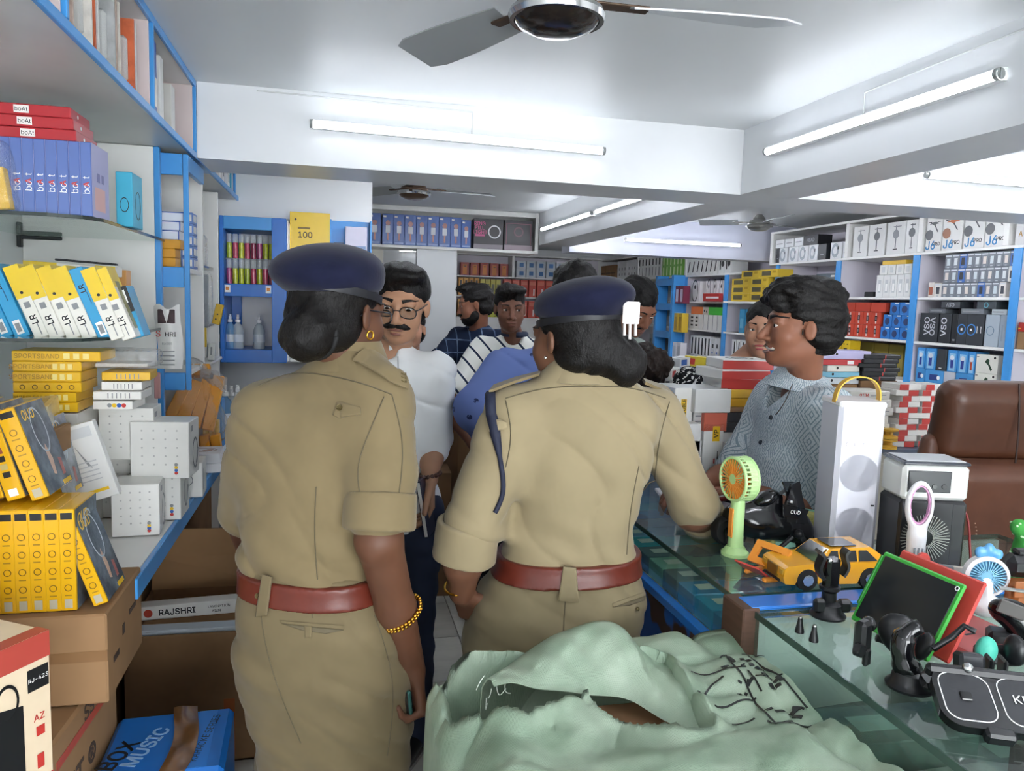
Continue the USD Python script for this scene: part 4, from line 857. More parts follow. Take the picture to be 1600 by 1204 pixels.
# ------------------------------------------------------------------ goods: one builder for printed boxes
ORD = ['first', 'second', 'third', 'fourth', 'fifth', 'sixth', 'seventh', 'eighth', 'ninth', 'tenth', 'eleventh', 'twelfth', 'thirteenth', 'fourteenth', 'fifteenth', 'sixteenth']
def paper(col, rough=.38, coat=.0): return M('card_' + col[1:], col, rough, coat=coat, var=.05, vscale=12)
def ink(col, rough=.4): return M('ink_' + col[1:], col, rough)
FACES = {'f': ([1, 0, 0], [0, 0, 1], [0, -1, 0]), 'b': ([-1, 0, 0], [0, 0, 1], [0, 1, 0]), 'r': ([0, 1, 0], [0, 0, 1], [1, 0, 0]), 'l': ([0, -1, 0], [0, 0, 1], [-1, 0, 0]), 't': ([1, 0, 0], [0, 1, 0], [0, 0, 1])}
def face_frame(face, w, d, h):
    U, V, N = (np.array(v, float) for v in FACES[face]); c = np.array([0, 0, h / 2]); e = np.array([w, d, h])
    return U, V, N, c + N * (np.abs(N) @ e) / 2, np.abs(U) @ e, np.abs(V) @ e
def put(m, fr, u, v, rot_=0.0, lift=0.0):
    """A flat mesh in the xz plane that faces -y, put on a face at fractions u, v of it."""
    U, V, N, o, fw, fh = fr
    A = np.eye(4); A[:3, 0], A[:3, 1], A[:3, 2] = U, -N, V; A[:3, 3] = o + U * (u - .5) * fw + V * (v - .5) * fh + N * lift
    m = m.copy(); m.apply_transform(A @ trimesh.transformations.rotation_matrix(math.radians(-rot_), [0, 1, 0])); return m
def flat(poly, th=.0006):
    m = ext(poly, th); v = m.vertices; m.vertices = np.stack([v[:, 0], -v[:, 2], v[:, 1]], 1); m.invert() if m.volume < 0 else None; return m
def decorate(t, w, d, h, prints):
    groups = {}
    for i, p in enumerate(prints):
        kind, face = p[0], p[1]; fr = face_frame(face, w, d, h); fw, fh = fr[4], fr[5]; lift = .0002 + .00012 * i
        if kind == 'rect':
            _, _, u0, v0, u1, v1, m = p[:7]; g = flat(sbox(-(u1 - u0) * fw / 2, -(v1 - v0) * fh / 2, (u1 - u0) * fw / 2, (v1 - v0) * fh / 2)); me = put(g, fr, (u0 + u1) / 2, (v0 + v1) / 2, 0, lift); nm = 'panel_print'
        elif kind == 'poly':
            _, _, pts, m = p[:4]; g = flat(Polygon([((a - .5) * fw, (b - .5) * fh) for a, b in pts])); me = put(g, fr, .5, .5, 0, lift); nm = 'panel_print'
        elif kind == 'disc':
            _, _, u, v, r, m = p[:6]; me = put(flat(Point(0, 0).buffer(r, quad_segs=6)), fr, u, v, 0, lift); nm = 'logo_print'
        elif kind == 'ring':
            _, _, u, v, r, k, m = p[:7]; a = p[7] if len(p) > 7 else 1.0; me = put(flat(affinity.scale(Point(0, 0).buffer(r, quad_segs=8).difference(Point(0, 0).buffer(r - k, quad_segs=8)), 1, a)), fr, u, v, 0, lift); nm = 'logo_print'
        else:
            _, _, u, v, s, hh, m = p[:7]; ro = p[7] if len(p) > 7 else 0; bold = p[8] if len(p) > 8 else True; me = put(txt(s, hh, bold), fr, u, v, ro, lift); nm = 'lettering'
        groups.setdefault((nm, m.GetPath()), []).append(me)
    near = UsdGeom.Xformable(t).GetLocalTransformation().ExtractTranslation()[1] < 2.5
    for (nm, m), ms in groups.items():
        mt = UsdShade.Material.Get(stage, m)
        if len(ms) > 1 and (near or nm != 'lettering'):
            if near and len(ms) < 7:
                for q in ms: part(t, nm, q, mt)
            else: part(t, nm, ms, mt, kind='stuff')
        else: part(t, nm, ms, mt)
def product(name, label, cat_, w, d, h, mat, xf, prints=(), group=None, bev=.002, lid=None):
    t = thing(name, label, cat_, group, xf)
    part(t, 'carton', rbx([-w / 2, -d / 2, 0], [w / 2, d / 2, h], bev), mat)
    if lid is not None: part(t, 'lid', rbx([-w / 2 - .0015, -d / 2 - .0015, h * lid[0]], [w / 2 + .0015, d / 2 + .0015, h + .0015], bev), lid[1])
    decorate(t, w, d, h, prints); return t
def pbox(name, label, cat_, px0, pt, px1, pb, y, d, mat, prints=(), z=None, rz=0, group=None, tilt=0, **k):
    """A box whose front stands at depth y; its place and size from where its front edges stand in the photograph."""
    a, b, c = at(px0, pb, y=y), at(px1, pb, y=y), at((px0 + px1) / 2, pt, y=y); zb = (a[2] + b[2]) / 2 if z is None else z
    w = abs(b[0] - a[0]); h = c[2] - zb
    xf = T((a[0] + b[0]) / 2, y, zb) @ T(rz=rz, ry=tilt) @ T(0, d / 2, 0)
    return product(name, label, cat_, w, d, h, mat, xf, prints, group, **k)
W_, BK, YE, RD, BL, CY, GR, OR = (ink(c) for c in ('#f0f0ee', '#1b1c1f', '#e8bd22', '#c23a34', '#2f5fb0', '#2fa3d6', '#8a8d90', '#e08a2e'))
sticker = paper('#e9e6dc'); kraft = M('kraft_card', '#9c7a58', .8, spec=.2, var=.14, vscale=5, bump=(90, .15, .001)); kraft_d = M('worn_kraft_card', '#8a6a4c', .8, spec=.2, var=.2, vscale=6, bump=(70, .2, .001)); brown_ink = ink('#4a3a30', .8)
_n = {'t': ('transparent_bsdf', {'color': (.97, .97, .97)}), 'g': ('glossy_bsdf', {'color': (1, 1, 1), 'roughness': .10}), 'd': ('diffuse_bsdf', {'color': (.9, .92, .93)}), 'tc': ('texture_coordinate', {}), 'n': ('noise_texture', {'scale': 20.0, 'detail': 5.0}), 'b': ('bump', {'strength': 1.0, 'distance': .03}), 'm': ('mix_closure', {}), 'm2': ('mix_closure', {'fac': .05})}; _l = []
_l += [(schlick(_n, _l, .06), 'm.fac'), ('tc.object', 'n.vector'), ('n.fac', 'b.height'), ('b.normal', 'g.normal'), ('b.normal', 'lw.normal'), ('t.BSDF', 'm.closure1'), ('g.BSDF', 'm.closure2'), ('m.closure', 'm2.closure1'), ('d.BSDF', 'm2.closure2')]
film = node_mat('clear_film', _n, _l, 'm2.closure')
def wrap(t, w, d, h, name='plastic_wrap', sc=1.04, seed=0):
    m = trimesh.creation.icosphere(3, 1.0); v = m.vertices; q = np.sign(v) * np.abs(v) ** .35; q /= np.abs(q).max(axis=0)
    v = q * np.array([w, d, h]) * .5 * sc + [0, 0, h / 2]; v += (meshkit.fbm(v * 30 + seed, 2, seed)[:, None] - .5) * .010 * m.vertex_normals
    return part(t, name, trimesh.Trimesh(v, m.faces, process=False), film, True)

# ------------------------------------------------------------------ left wall: hanging cabinets, glass shelves, ledge
X0 = -.52
def frame_board(t, nm, lo, hi, m): return part(t, nm, rbx(lo, hi, .002), m)
def hang_cabinet(y0, y1, divs, label):
    t = thing('hanging_cabinet', label, 'cabinet', 'hanging cabinets on the left wall')
    frame_board(t, 'bottom_board', [XL + .001, y0, 2.062], [X0 - .012, y1, 2.085], M('scuffed_white_board', '#cfd0cd', .35, var=.10, vscale=3))
    frame_board(t, 'top_board', [XL + .001, y0, 2.330], [X0 - .012, y1, 2.348], lam_white); frame_board(t, 'back_board', [XL + .001, y0, 2.085], [XL + .015, y1, 2.33], M('pinkish_board', '#d6c6c4', .4))
    frame_board(t, 'bottom_edge', [X0 - .012, y0, 2.058], [X0, y1, 2.082], blue_lam); frame_board(t, 'top_edge', [X0 - .012, y0, 2.325], [X0, y1, 2.349], blue_lam)
    for y in divs:
        frame_board(t, 'divider', [XL + .015, y - .008, 2.085], [X0 - .012, y + .008, 2.33], M('pinkish_board', '#d6c6c4', .4)); frame_board(t, 'divider_edge', [X0 - .012, y - .008, 2.082], [X0, y + .008, 2.325], blue_lam)
    return t
hang_cabinet(.2, 3.235, [.21, 1.76, 2.52, 3.225], 'long white hanging cabinet with blue edges along the upper left wall')
hang_cabinet(3.60, 5.3, [3.61, 4.42, 5.29], 'short hanging cabinet with blue edges beyond the cross beam on the left')
struct('trim_1', bx([XL + .001, 3.236, 2.0585], [X0, 3.599, 2.0645]), blue_lam)
# packets and boxes in the upper cabinets
pack_mats = [M(f'foil_pack_{k}', c, .25, var=.3, vscale=20, coat=.4) for k, c in enumerate(['#dfe0dd', '#c9b3a6', '#d8704a', '#b9bcbc', '#e4dfd6'])]
for i in range(11):
    y = 1.80 + i * .064; h = .20 + .02 * ((i * 7) % 3) / 2
    t = thing('blister_pack', f'clear blister pack, {ORD[i]} from the front in the upper left cabinet', 'blister pack', 'blister packs in the upper left cabinet', T(-.60 - .01 * (i % 3), y, 2.086, rz=(i * 13) % 7 - 3))
    part(t, 'card', rbx([-.13, -.004, 0], [.06, .004, h], .001), pack_mats[(i * 3) % 5]); part(t, 'blister', rbx([-.11, -.026, .03], [.045, -.004, h - .05], .008), M('clear_blister', '#e4e6e4', .12, spec=.6, alpha=.55))
    part(t, 'content', rbx([-.07, -.020, .05], [.01, -.006, h - .08], .006), pack_mats[(i * 5 + 2) % 5])
product('blue_box', 'blue box with red and green stripes in the upper left cabinet', 'box', .26, .05, .215, paper('#2d55a5'), T(-.665, 2.60, 2.086, rz=2), [('rect', 'f', .45, .68, .98, .72, OR), ('rect', 'f', .45, .56, .98, .60, ink('#49b06a')), ('rect', 'f', .45, .44, .98, .48, RD), ('rect', 'f', .72, .06, .98, .36, sticker), ('rect', 'r', .1, .1, .9, .5, sticker)])
product('white_box', 'white box behind the blue striped one in the upper left cabinet', 'box', .24, .05, .20, paper('#dcdcd8'), T(-.66, 2.72, 2.086), [('rect', 'f', .6, .2, .95, .8, paper('#c9ccd0'))])
product('white_box', 'pale thin box beside the end divider of the upper left cabinet', 'box', .22, .06, .17, paper('#d4d2cc'), T(-.66, 2.95, 2.086))
for i in range(7):
    product('paper_file', f'{ORD[i]} upright white file from the front, cabinet beyond the cross beam', 'file', .26, .062, .215 - .01 * (i % 3), paper(['#e6e5e3', '#d9d8dc', '#efeeec'][i % 3]) if i < 6 else paper('#35a3c0'), T(-.655, 3.70 + i * .098, 2.086), [('rect', 'r', .2, .1, .8, .3, GR)] if i % 2 else [], 'upright files beyond the cross beam')
product('teal_box', 'teal upright box at the far end of the cabinet beyond the beam', 'box', .24, .1, .2, paper('#2f9dbb'), T(-.66, 4.56, 2.086))

# back wall strips, end panel, ledge
struct('panel_left', rbx([XL + .001, 3.02, .852], [-.632, 3.045, 2.06], .002), lam_white)
struct('trim_2', rbx([-.632, 3.018, .852], [-.612, 3.047, 2.06], .002), blue_lam)
struct('trim_3', rbx([XL, 2.30, .86], [XL + .012, 2.36, 2.06], .002), blue_deep)
lg = thing('wall_ledge', 'long white ledge with blue front edge along the left wall', 'ledge')
part(lg, 'top_board', rbx([XL + .001, 1.96, .815], [-.478, 5.2, .85], .002), lam_white); part(lg, 'front_edge', rbx([-.478, 1.96, .80], [-.464, 5.2, .852], .002), blue_lam); part(lg, 'kick_panel', bx([-.70, 2.0, 0], [-.68, 5.2, .815]), kraft_d)
glass_mat = pane('green_shelf_glass', '#e9f3ee', .02); glass_edge = M('dark_green_glass_edge', '#1c2b28', .12, spec=.8)
def glass_shelf(z, y0, y1, xe, label, corner=.12):
    t = thing('glass_shelf', label, 'shelf', 'glass shelves on the left wall')
    pg = Polygon([(XL + .005, y0), (xe - corner, y0), (xe - corner * .3, y0 + corner * .35), (xe, y0 + corner), (xe, y1), (XL + .005, y1)]); m = ext(pg, .008); m.apply_translation([0, 0, z - .008]); part(t, 'glass_plate', m, glass_mat)
    ln = pg.exterior.intersection(sbox(xe - corner * 3, y0 - .01, xe + .01, y1 - .01)); xy = np.array([(XL + .005, y0), (xe - corner, y0), (xe - corner * .3, y0 + corner * .35), (xe, y0 + corner), (xe, y1)])
    part(t, 'front_edge', sheet(np.stack([np.c_[xy, np.full(5, z - .0085)], np.c_[xy, np.full(5, z + .0005)]], 1), .004), glass_edge)
    for y in (y0 + .25, y1 - .04): part(t, 'bracket', [rbx([XL + .002, y - .012, z - .05], [XL + .016, y + .012, z - .009], .003), rbx([XL + .002, y - .006, z - .022], [XL + .14, y + .006, z - .009], .003)], M('dark_steel', '#2f3133', .4, metal=.6))
    return t
glass_shelf(1.735, 2.16, 3.015, -.60, 'upper glass shelf on the left wall with blue and red boxes', .10); glass_shelf(1.418, 2.20, 3.015, -.615, 'lower glass shelf on the left wall with leaning cable boxes', .14)
# upper glass shelf: eight upright blue boxes, three red flat ones, a bagged yellow box, a cyan box
b8 = paper('#5f76b4', .3, .2)
for i in range(8):
    px = 1 + 18 * i; a = at(px + 9, 336, y=2.20)
    xf = T(a[0], 2.20 + .075, 1.7355)
    lb = f'{ORD[i]} upright blue earphone box from the left on the upper glass shelf'
    if i == 0: bb = product('blue_earphone_box', lb, 'box', .0262, .15, .185, b8, xf, [('txt', 'f', .5, .42, 'bo  t', .016, W_, 90, False), ('txt', 'f', .5, .43, 'A', .013, RD, 90), ('rect', 'r', .0, .0, 1, 1, paper('#a9a8cf')), ('rect', 'r', .15, .1, .75, .42, paper('#d7a9a6')), ('rect', 'r', .3, .5, .45, .62, ink('#6a6aa0')), ('rect', 'r', .55, .5, .7, .62, ink('#6a6aa0'))], 'upright blue boxes on the upper glass shelf')
    else: copy(bb, xf, lb)
for i in range(3):
    a = at(61 - 6 * i, 213 - 17.5 * i, y=2.21)
    product('red_flat_box', f'{["lowest", "middle", "topmost"][i]} of three flat red boxes lying on the blue boxes', 'box', .215, .16, .0275, paper('#b8323a', .3, .2), T(a[0] - .02, 2.295, 1.922 + .0285 * i, rz=-2 + i), [('rect', 'f', .40, .18, .56, .86, ink('#efeae6')), ('txt', 'f', .48, .52, 'boAt', .010, BK, 0, False), ('disc', 'r', .35, .5, .005, W_)], 'flat red boxes')
t = pbox('yellow_box', 'yellow box in a clear bag at the left end of the upper glass shelf', 'box', -50, 262, 16, 322, 2.17, .06, paper('#e6b81f'), z=1.7355, tilt=-8); wrap(t, .115, .09, .16, 'plastic_bag', 1.12, 2)
pbox('cyan_box', 'cyan box with earphone outline behind the blue boxes', 'box', 182, 268, 208, 346, 2.50, .12, paper('#46b2d2'), [('ring', 'r', .5, .42, .03, .002, BK, 1.4), ('ring', 'f', .5, .4, .012, .0015, BK, 1.8)], z=1.7355, tilt=0)

# lower glass shelf: narrow cable boxes leaning to the left
yb_, wb_, cb_ = paper('#ecca2a', .3, .2), paper('#ece9e0', .3, .2), paper('#2f9fd2', .3, .2)
def cable_box(i, px, kind, y=2.335, w=.037, lean=-21, h=.205):
    a = at(px, 522, y=y); lb = {'c': 'cyan', 'y': 'yellow and white', 'd': 'black and cyan'}[kind] + f' narrow cable box, {ORD[i]} from the left, leaning on the lower glass shelf'
    pr = {'y': [('rect', 'f', 0, .56, 1, 1, yb_), ('rect', 'r', 0, .72, 1, 1, yb_), ('rect', 'r', .3, .12, .75, .80, ink('#8d8a5a')), ('rect', 'r', .78, .05, 1, .72, yb_), ('txt', 'f', .5, .26, 'LR', .016, BK, 90), ('rect', 'f', .3, .42, .7, .50, GR), ('disc', 'f', .5, .63, .004, BK), ('rect', 'f', .55, .04, .62, .2, GR)],
          'c': [('txt', 'f', .4, .72, 'LR', .014, BK, 90), ('rect', 'f', .25, .05, .75, .24, W_), ('rect', 'f', .34, .08, .66, .2, GR), ('rect', 'f', .58, .5, .64, .66, ink('#1d5f86')), ('rect', 'r', .2, .1, .8, .8, ink('#9fc9d8'))],
          'd': [('rect', 'f', 0, .5, 1, 1, BK), ('rect', 'f', .25, .68, .75, .93, W_), ('rect', 'f', .3, .56, .7, .63, GR), ('txt', 'f', .5, .22, 'V.WE', .014, ink('#15496b'), 90)]}[kind]
    return product('cable_box', lb, 'box', w, .085, h, {'y': wb_, 'c': cb_, 'd': cb_}[kind], T(a[0] + .5 * w, y + .04, 1.4195 + .0) @ T(ry=lean) @ T(-.5 * w, 0, .001), pr, 'leaning cable boxes on the lower glass shelf')
for i, (px, k) in enumerate([(-28, 'c'), (-2, 'c'), (24, 'c'), (54, 'y'), (78, 'y'), (104, 'y'), (128, 'y'), (153, 'c'), (172, 'y'), (190, 'y')]): cable_box(i, px + 12, k, 2.335 + .006 * (i % 2))
cable_box(10, 216, 'd', 2.40, .034, -18, .150)
a = at(105, 410, y=2.46)
product('flat_yellow_box', 'yellow and white flat box lying across the leaning cable boxes', 'box', .245, .08, .030, wb_, T(a[0] - .01, 2.55, 1.592) @ T(ry=2), [('rect', 'f', 0, 0, .36, 1, yb_), ('rect', 'f', .78, 0, 1, 1, yb_)] + [('rect', 'f', .44 + .07 * k, .25, .475 + .07 * k, .75, GR) for k in range(5)])
product('box_stand', 'small carton behind the cable boxes that carries the flat yellow box', 'box', .20, .07, .166, kraft, T(a[0], 2.56, 1.4195))
pbox('orange_box', 'pale orange box standing behind the leaning cable boxes', 'box', 158, 421, 199, 512, 2.72, .06, paper('#e9ac66'), [('rect', 'f', .3, .8, .7, .84, ink('#b87a3c'))], z=1.4195)
product('black_tray', 'thin black strip lying on top of the flat yellow box', 'tray', .17, .02, .006, paper('#23252a'), T(a[0] + .02, 2.57, 1.627) @ T(ry=3))
# ledge: yellow flat boxes, white flat boxes, upright white boxes
yl = paper('#e5b41c', .32, .2)
for i in range(6):
    z0 = 1.211 + .0282 * i; wv = .168 + (.05 if i == 5 else 0) - (.012 if i < 2 else 0)
    product('yellow_flat_box', f'{ORD[i]} from the bottom in the stack of flat yellow boxes on the left', 'box', wv, .15, .0272, yl, T(-.845 + wv / 2, 2.38, z0, rz=[1, -1, 0, 0, 1, 0][i]), ([('txt', 'f', .28, .5, 'SPORTSBAND', .012, ink('#a97f10'), 0, False)] if i > 2 else [('txt', 'f', .35, .5, 'WIRELESS FAN', .010, ink('#8a6a10'), 0, False)] if i == 1 else []) + ([('ring', 'f', .14 + .18 * k, .5, .007, .0022, ink('#7a5f10')) for k in range(5)] if i == 2 else [('rect', 'f', .58 + .11 * k, .22, .65 + .11 * k, .78, ink('#f1dc8a')) for k in range(3)]), 'stack of flat yellow boxes on the left')
product('box_stand', 'hidden white carton that carries the flat yellow boxes on the left ledge', 'box', .34, .30, .355, paper('#dfddd6'), T(-.86, 2.46, .8525))
for i in range(4):
    product('white_flat_box', f'{ORD[i]} from the bottom in the stack of flat white boxes beside the yellow stack', 'box', .105 + .02 * (i % 2), .12, .024, paper('#e4e3de') if i < 3 else yl, T(-.605 + .01 * i, 2.40, 1.205 + .0275 * i + .009, rz=-3 + 2 * i), [('disc', 'f', .42 + .12 * k, .5, .006, [GR, YE, BL, RD][k]) for k in range(4)] if i == 0 else [('rect', 'f', .3 + .09 * k, .2, .32 + .09 * k, .8, GR) for k in range(6)], 'stack of flat white boxes on the left')
t = product('clear_pouch', 'crumpled clear pouch lying on the flat boxes on the left', 'pouch', .14, .10, .012, paper('#d5d7d6'), T(-.60, 2.46, 1.327)); wrap(t, .17, .12, .05, 'pouch_film', 1.1, 9)
def dots(face, n, m, u0, u1, v0, v1, r=.0035, mat=GR): return [('disc', face, u0 + (u1 - u0) * i / max(1, n - 1), v0 + (v1 - v0) * j / max(1, m - 1), r, mat) for i in range(n) for j in range(m)]
wbx = paper('#e3e3df', .32, .15)
wprint = dots('f', 4, 5, .2, .8, .25, .85, .0026, ink('#b3b4b2')) + [('disc', 'f', .78, .10 + .05 * k, .005, [RD, BL, YE, GR][k]) for k in range(4)] + [('rect', 'r', .1, .82, .3, .92, GR), ('ring', 'r', .5, .4, .03, .004, ink('#6d7176'), 1.6), ('poly', 'r', [(.55, .2), (.62, .2), (.8, .45), (.74, .47)], ink('#7d8186'))]
white_spots = [(.150, .11, .155, -.60, 2.50, 1.048, 0), (.165, .12, .17, -.50, 2.48, .995, -4), (.125, .13, .15, -.555, 2.38, .853, 5), (.115, .14, .185, -.47 - .045, 2.54, .853, 0), (.17, .12, .195, -.665, 2.58, .853, 2)]
wl = ['white headset box high in the upright stack on the left ledge', 'white headset box with coloured dots in front of the tall white stack', 'white headset box lowest at the front of the left ledge', 'narrow white headset box at the ledge\'s blue edge', 'white headset box at the back under the white stack']
for (w, d, h, x, y, z, rz), lb in zip(white_spots, wl): product('white_headset_box', lb, 'box', w, d, h, wbx, T(x, y, z, rz=rz), wprint, 'upright white headset boxes on the left ledge')
product('leaning_white_box', 'white box with barcodes leaning beside the grey headset picture boxes', 'box', .115, .03, .205, paper('#dedfdd', .3), T(-.605, 2.17, 1.0) @ T(ry=-17) @ T(0, 0, 0), [('rect', 'f', .1, .82, .9, .95, ink('#c7cacc')), ('poly', 'f', [(.45, .75), (.6, .45), (.68, .42)], GR), ('rect', 'f', .2, .10, .85, .14, YE)] + [('rect', 'f', .15, .5 - .06 * k, .8, .515 - .06 * k, ink('#b9bcbf')) for k in range(5)])
product('white_cube_box', 'small white box with black flecks at the ledge end beside the partition', 'box', .10, .12, .12, wbx, T(-.49, 2.80, .853, rz=3), [('rect', 't', .2 + .25 * (k % 3), .2 + .3 * (k // 3), .3 + .25 * (k % 3), .35 + .3 * (k // 3), BK) for k in range(6)] + [('rect', 'r', .1, .2, .2, .8, GR), ('ring', 'f', .5, .5, .02, .003, GR)])
# yellow picture boxes: leaning row above, upright row below on the carton
pict = M('headset_picture', '#4b5560', .22, var=.55, vscale=16, coat=.3, col2='#8a95a0'); ypic = paper('#e2ad14', .3, .25)
def oud(face, hh=.0085): return [('rect', face, .14, .90, .86, .965, BK)] + [('ring', face, .5, .74 - .17 * k, .0075, .0016, ink('#7a5c0c')) for k in range(4)] + [('rect', face, .28, .66 - .17 * k, .72, .672 - .17 * k, ink('#a27c14')) for k in range(4)] + [('rect', face, .25, .03, .75, .12, ink('#b8b09a'))]
face_pic = [('rect', 'r', .02, .01, .98, .99, pict), ('txt', 'r', .32, .88, 'OUD', .022, YE), ('poly', 'r', [(.42, .18), (.5, .16), (.56, .34), (.48, .52), (.42, .46)], ink('#c9a894')), ('poly', 'r', [(.7, .12), (.8, .12), (.82, .3), (.72, .32)], ink('#a8625c')), ('ring', 'r', .5, .68, .035, .003, ink('#aeb8c2'), 1.5), ('rect', 'r', .6, .02, .9, .07, YE)]
for i in range(6):
    px = -20 + 23.5 * i; a = at(px + 11, 966, y=1.745)
    xf = T(a[0], 1.745 + .075, .866); lb = f'{ORD[i]} upright yellow headset box from the left, standing on the carton'
    if i == 0: yb8 = product('yellow_headset_box', lb, 'box', .0305, .15, .222, ypic, xf, oud('f') + face_pic, 'upright yellow headset boxes on the carton')
    else: copy(yb8, xf, lb)
for i, (px, py, ln) in enumerate([(-6, 806, -15), (28, 818, -16), (66, 824, -18)]):
    a = at(px, py, y=1.80)
    pr = oud('f') if i == 2 else [('rect', 'f', .14, .90, .86, .965, BK), ('txt', 'f', .5, .70, 'LOVE', .010, ink('#6b5210'), 90, False)] + [('rect', 'f', .3, .50 - .085 * k, .7, .56 - .085 * k, [ink('#8f4a3a'), BK, ink('#b9a76a'), BK][k]) for k in range(4)] + [('rect', 'f', .25, .04, .75, .12, W_)]
    product('yellow_headset_box', f'{["leftmost", "middle", "rightmost"][i]} of three leaning yellow headset boxes above the upright row', 'box', .036, .16, .205, ypic, T(a[0] + .01, 1.88, 1.089 + .012) @ T(ry=ln) @ T(-.012, 0, 0), pr + face_pic, 'leaning yellow headset boxes')
product('yellow_headset_box', 'grey pictured headset box with yellow spine leaning behind the front yellow boxes', 'box', .032, .15, .20, ypic, T(-.645, 2.06, 1.04) @ T(ry=-12), oud('f') + face_pic)
product('yellow_headset_box', 'single yellow headset box leaning at the front corner of the carton', 'box', .030, .14, .200, ypic, T(-.488, 1.82, .868 + .006) @ T(ry=-19) @ T(0, 0, 0), oud('f') + face_pic)
product('silver_film_box', 'pile of film wrapped boxes lying flat behind the leaning yellow boxes', 'box', .26, .22, .05, M('silver_film', '#c9c3a8', .2, var=.3, vscale=18, coat=.5), T(-.80, 2.06, 1.215, rz=12) @ T(ry=-4), [('rect', 't', .1, .1, .5, .9, yl), ('rect', 't', .6, .2, .95, .8, pict)])
product('box_stand', 'hidden carton that carries the leaning headset boxes on the left', 'box', .30, .12, .36, kraft, T(-.80, 2.06, .853))
product('white_edge_box', 'tall white box cut by the left frame edge above the speaker carton', 'box', .09, .10, .30, paper('#e9e7e4'), T(-.735, 1.70, 1.10, rz=-3), [('ring', 'f', .8, .35, .02, .002, BK, 1.5), ('disc', 'f', .9, .15, .005, BK), ('rect', 'f', .6, .72, .95, .80, ink('#d9a9a4')), ('disc', 'f', .9, .65, .004, BK)])
product('white_edge_stand', 'plain carton under the tall white box at the left frame edge', 'box', .14, .12, .238, kraft, T(-.76, 1.71, .861))
# cartons on the floor
def lined(t, w, d, h, tape=kraft_d): part(t, 'tape', [bx([-w / 2 - .0006, -d / 2 - .0006, h * .48], [w / 2 + .0006, -d / 2 + .002, h * .60])], M('packing_tape', '#8d6a48', .25, coat=.4))
t = product('brown_carton', 'taped brown carton under the upright yellow headset boxes', 'carton', .40, .30, .20, kraft, T(-.67, 1.87, .664), [('rect', 'r', .15, .35, .3, .42, brown_ink), ('rect', 'r', .4, .5, .46, .62, brown_ink), ('rect', 'r', .6, .62, .8, .68, brown_ink)], bev=.004); lined(t, .40, .30, .20)
t = product('printed_carton', 'low brown carton with a red stripe under the taped brown carton', 'carton', .32, .40, .66, kraft, T(-.685, 1.76, 0, rz=-3), [('txt', 'r', .42, .78, 'HT ®', .055, brown_ink), ('txt', 'r', .42, .70, 'Lighting', .022, brown_ink, 0, False), ('txt', 'r', .55, .955, 'SS', .035, brown_ink, 180), ('txt', 'f', .72, .93, 'SS', .05, brown_ink, 180), ('rect', 'r', .1, .9, .9, .93, M('red_tape', '#b8503c', .5))], bev=.006)
# carton with a red band and a picture of a portable speaker
t = product('speaker_carton', 'cream and red carton with a picture of a black portable speaker', 'carton', .16, .24, .285, paper('#e6d2b4'), T(-.634, 1.446, .664, rz=58), [('rect', 'f', 0, .84, 1, 1, ink('#b5493f')), ('rect', 'f', 0, 0, 1, .08, ink('#b5493f')), ('rect', 't', 0, 0, 1, .12, ink('#b5493f')), ('poly', 'f', [(.30, .12), (.66, .14), (.66, .60), (.34, .64)], BK), ('poly', 'f', [(.30, .12), (.34, .64), (.40, .64), (.36, .12)], ink('#33383c')), ('ring', 'f', .48, .66, .022, .004, BK, 1.5), ('rect', 'f', .72, .66, .97, .80, BK), ('txt', 'f', .845, .73, 'RJ-423', .0075, W_, 0, False), ('txt', 'f', .84, .48, 'AZ', .012, RD, 0, False), ('rect', 'f', .8, .36, .9, .42, RD), ('rect', 'f', .8, .15, .88, .24, RD)])
# blue karaoke box
t = product('karaoke_box', 'bright blue music box carton with brown tape on the floor', 'carton', .27, .27, .50, M('blue_print', '#1f6fc4', .35, var=.1, vscale=8), T(-.375, 1.835, 0, rz=2), [('txt', 't', .33, .45, 'MUSIC', .034, ink('#8fb6dc'), 70), ('txt', 't', .13, .36, 'BOX', .040, BK, 70), ('rect', 't', .70, .05, .86, .95, ink('#2f7cd0')), ('txt', 't', .80, .5, 'KARAOKE SERIES', .017, BK, 80, False)], bev=.012)
g = np.array([[[.0 + .055 * u + .012 * math.sin(4 * v), -.14 + .28 * v, .5075 + .005 * math.sin(9 * v) * math.sin(5 * u)] for u in np.linspace(0, 1, 6)] for v in np.linspace(0, 1, 16)])
part(t, 'tape', sheet(g, .002), M('brown_tape', '#7a5434', .2, coat=.6, var=.2, vscale=20), 40)
# open carton with laminating film rolls
t = thing('open_carton', 'large open brown carton on the floor holding laminating film boxes', 'carton', None, T(-.45, 2.76, 0))
ow, od, oh = .41, .42, .45
for nm, lo, hi in (('front_wall', [-ow / 2, -od / 2, 0], [ow / 2, -od / 2 + .006, oh]), ('rear_wall', [-ow / 2, od / 2 - .006, 0], [ow / 2, od / 2, oh]), ('side_wall', [-ow / 2, -od / 2, 0], [-ow / 2 + .006, od / 2, oh]), ('side_wall', [ow / 2 - .006, -od / 2, 0], [ow / 2, od / 2, oh]), ('base', [-ow / 2, -od / 2, 0], [ow / 2, od / 2, .006])): part(t, nm, bx(lo, hi), kraft_d)
part(t, 'rear_flap', sheet(np.array([[[-ow / 2, od / 2, oh], [ow / 2 + .02, od / 2, oh]], [[-ow / 2 + .01, od / 2 - .01, oh + .13], [ow / 2, od / 2, oh + .12]], [[-ow / 2 + .02, od / 2 - .02, oh + .235], [ow / 2 - .01, od / 2 - .01, oh + .225]]]), .006), kraft)
part(t, 'tape', rbx([.10, -od / 2 - .002, .02], [.135, -od / 2 + .0, .22], .0005), M('orange_tape', '#a35a2a', .25, coat=.4))
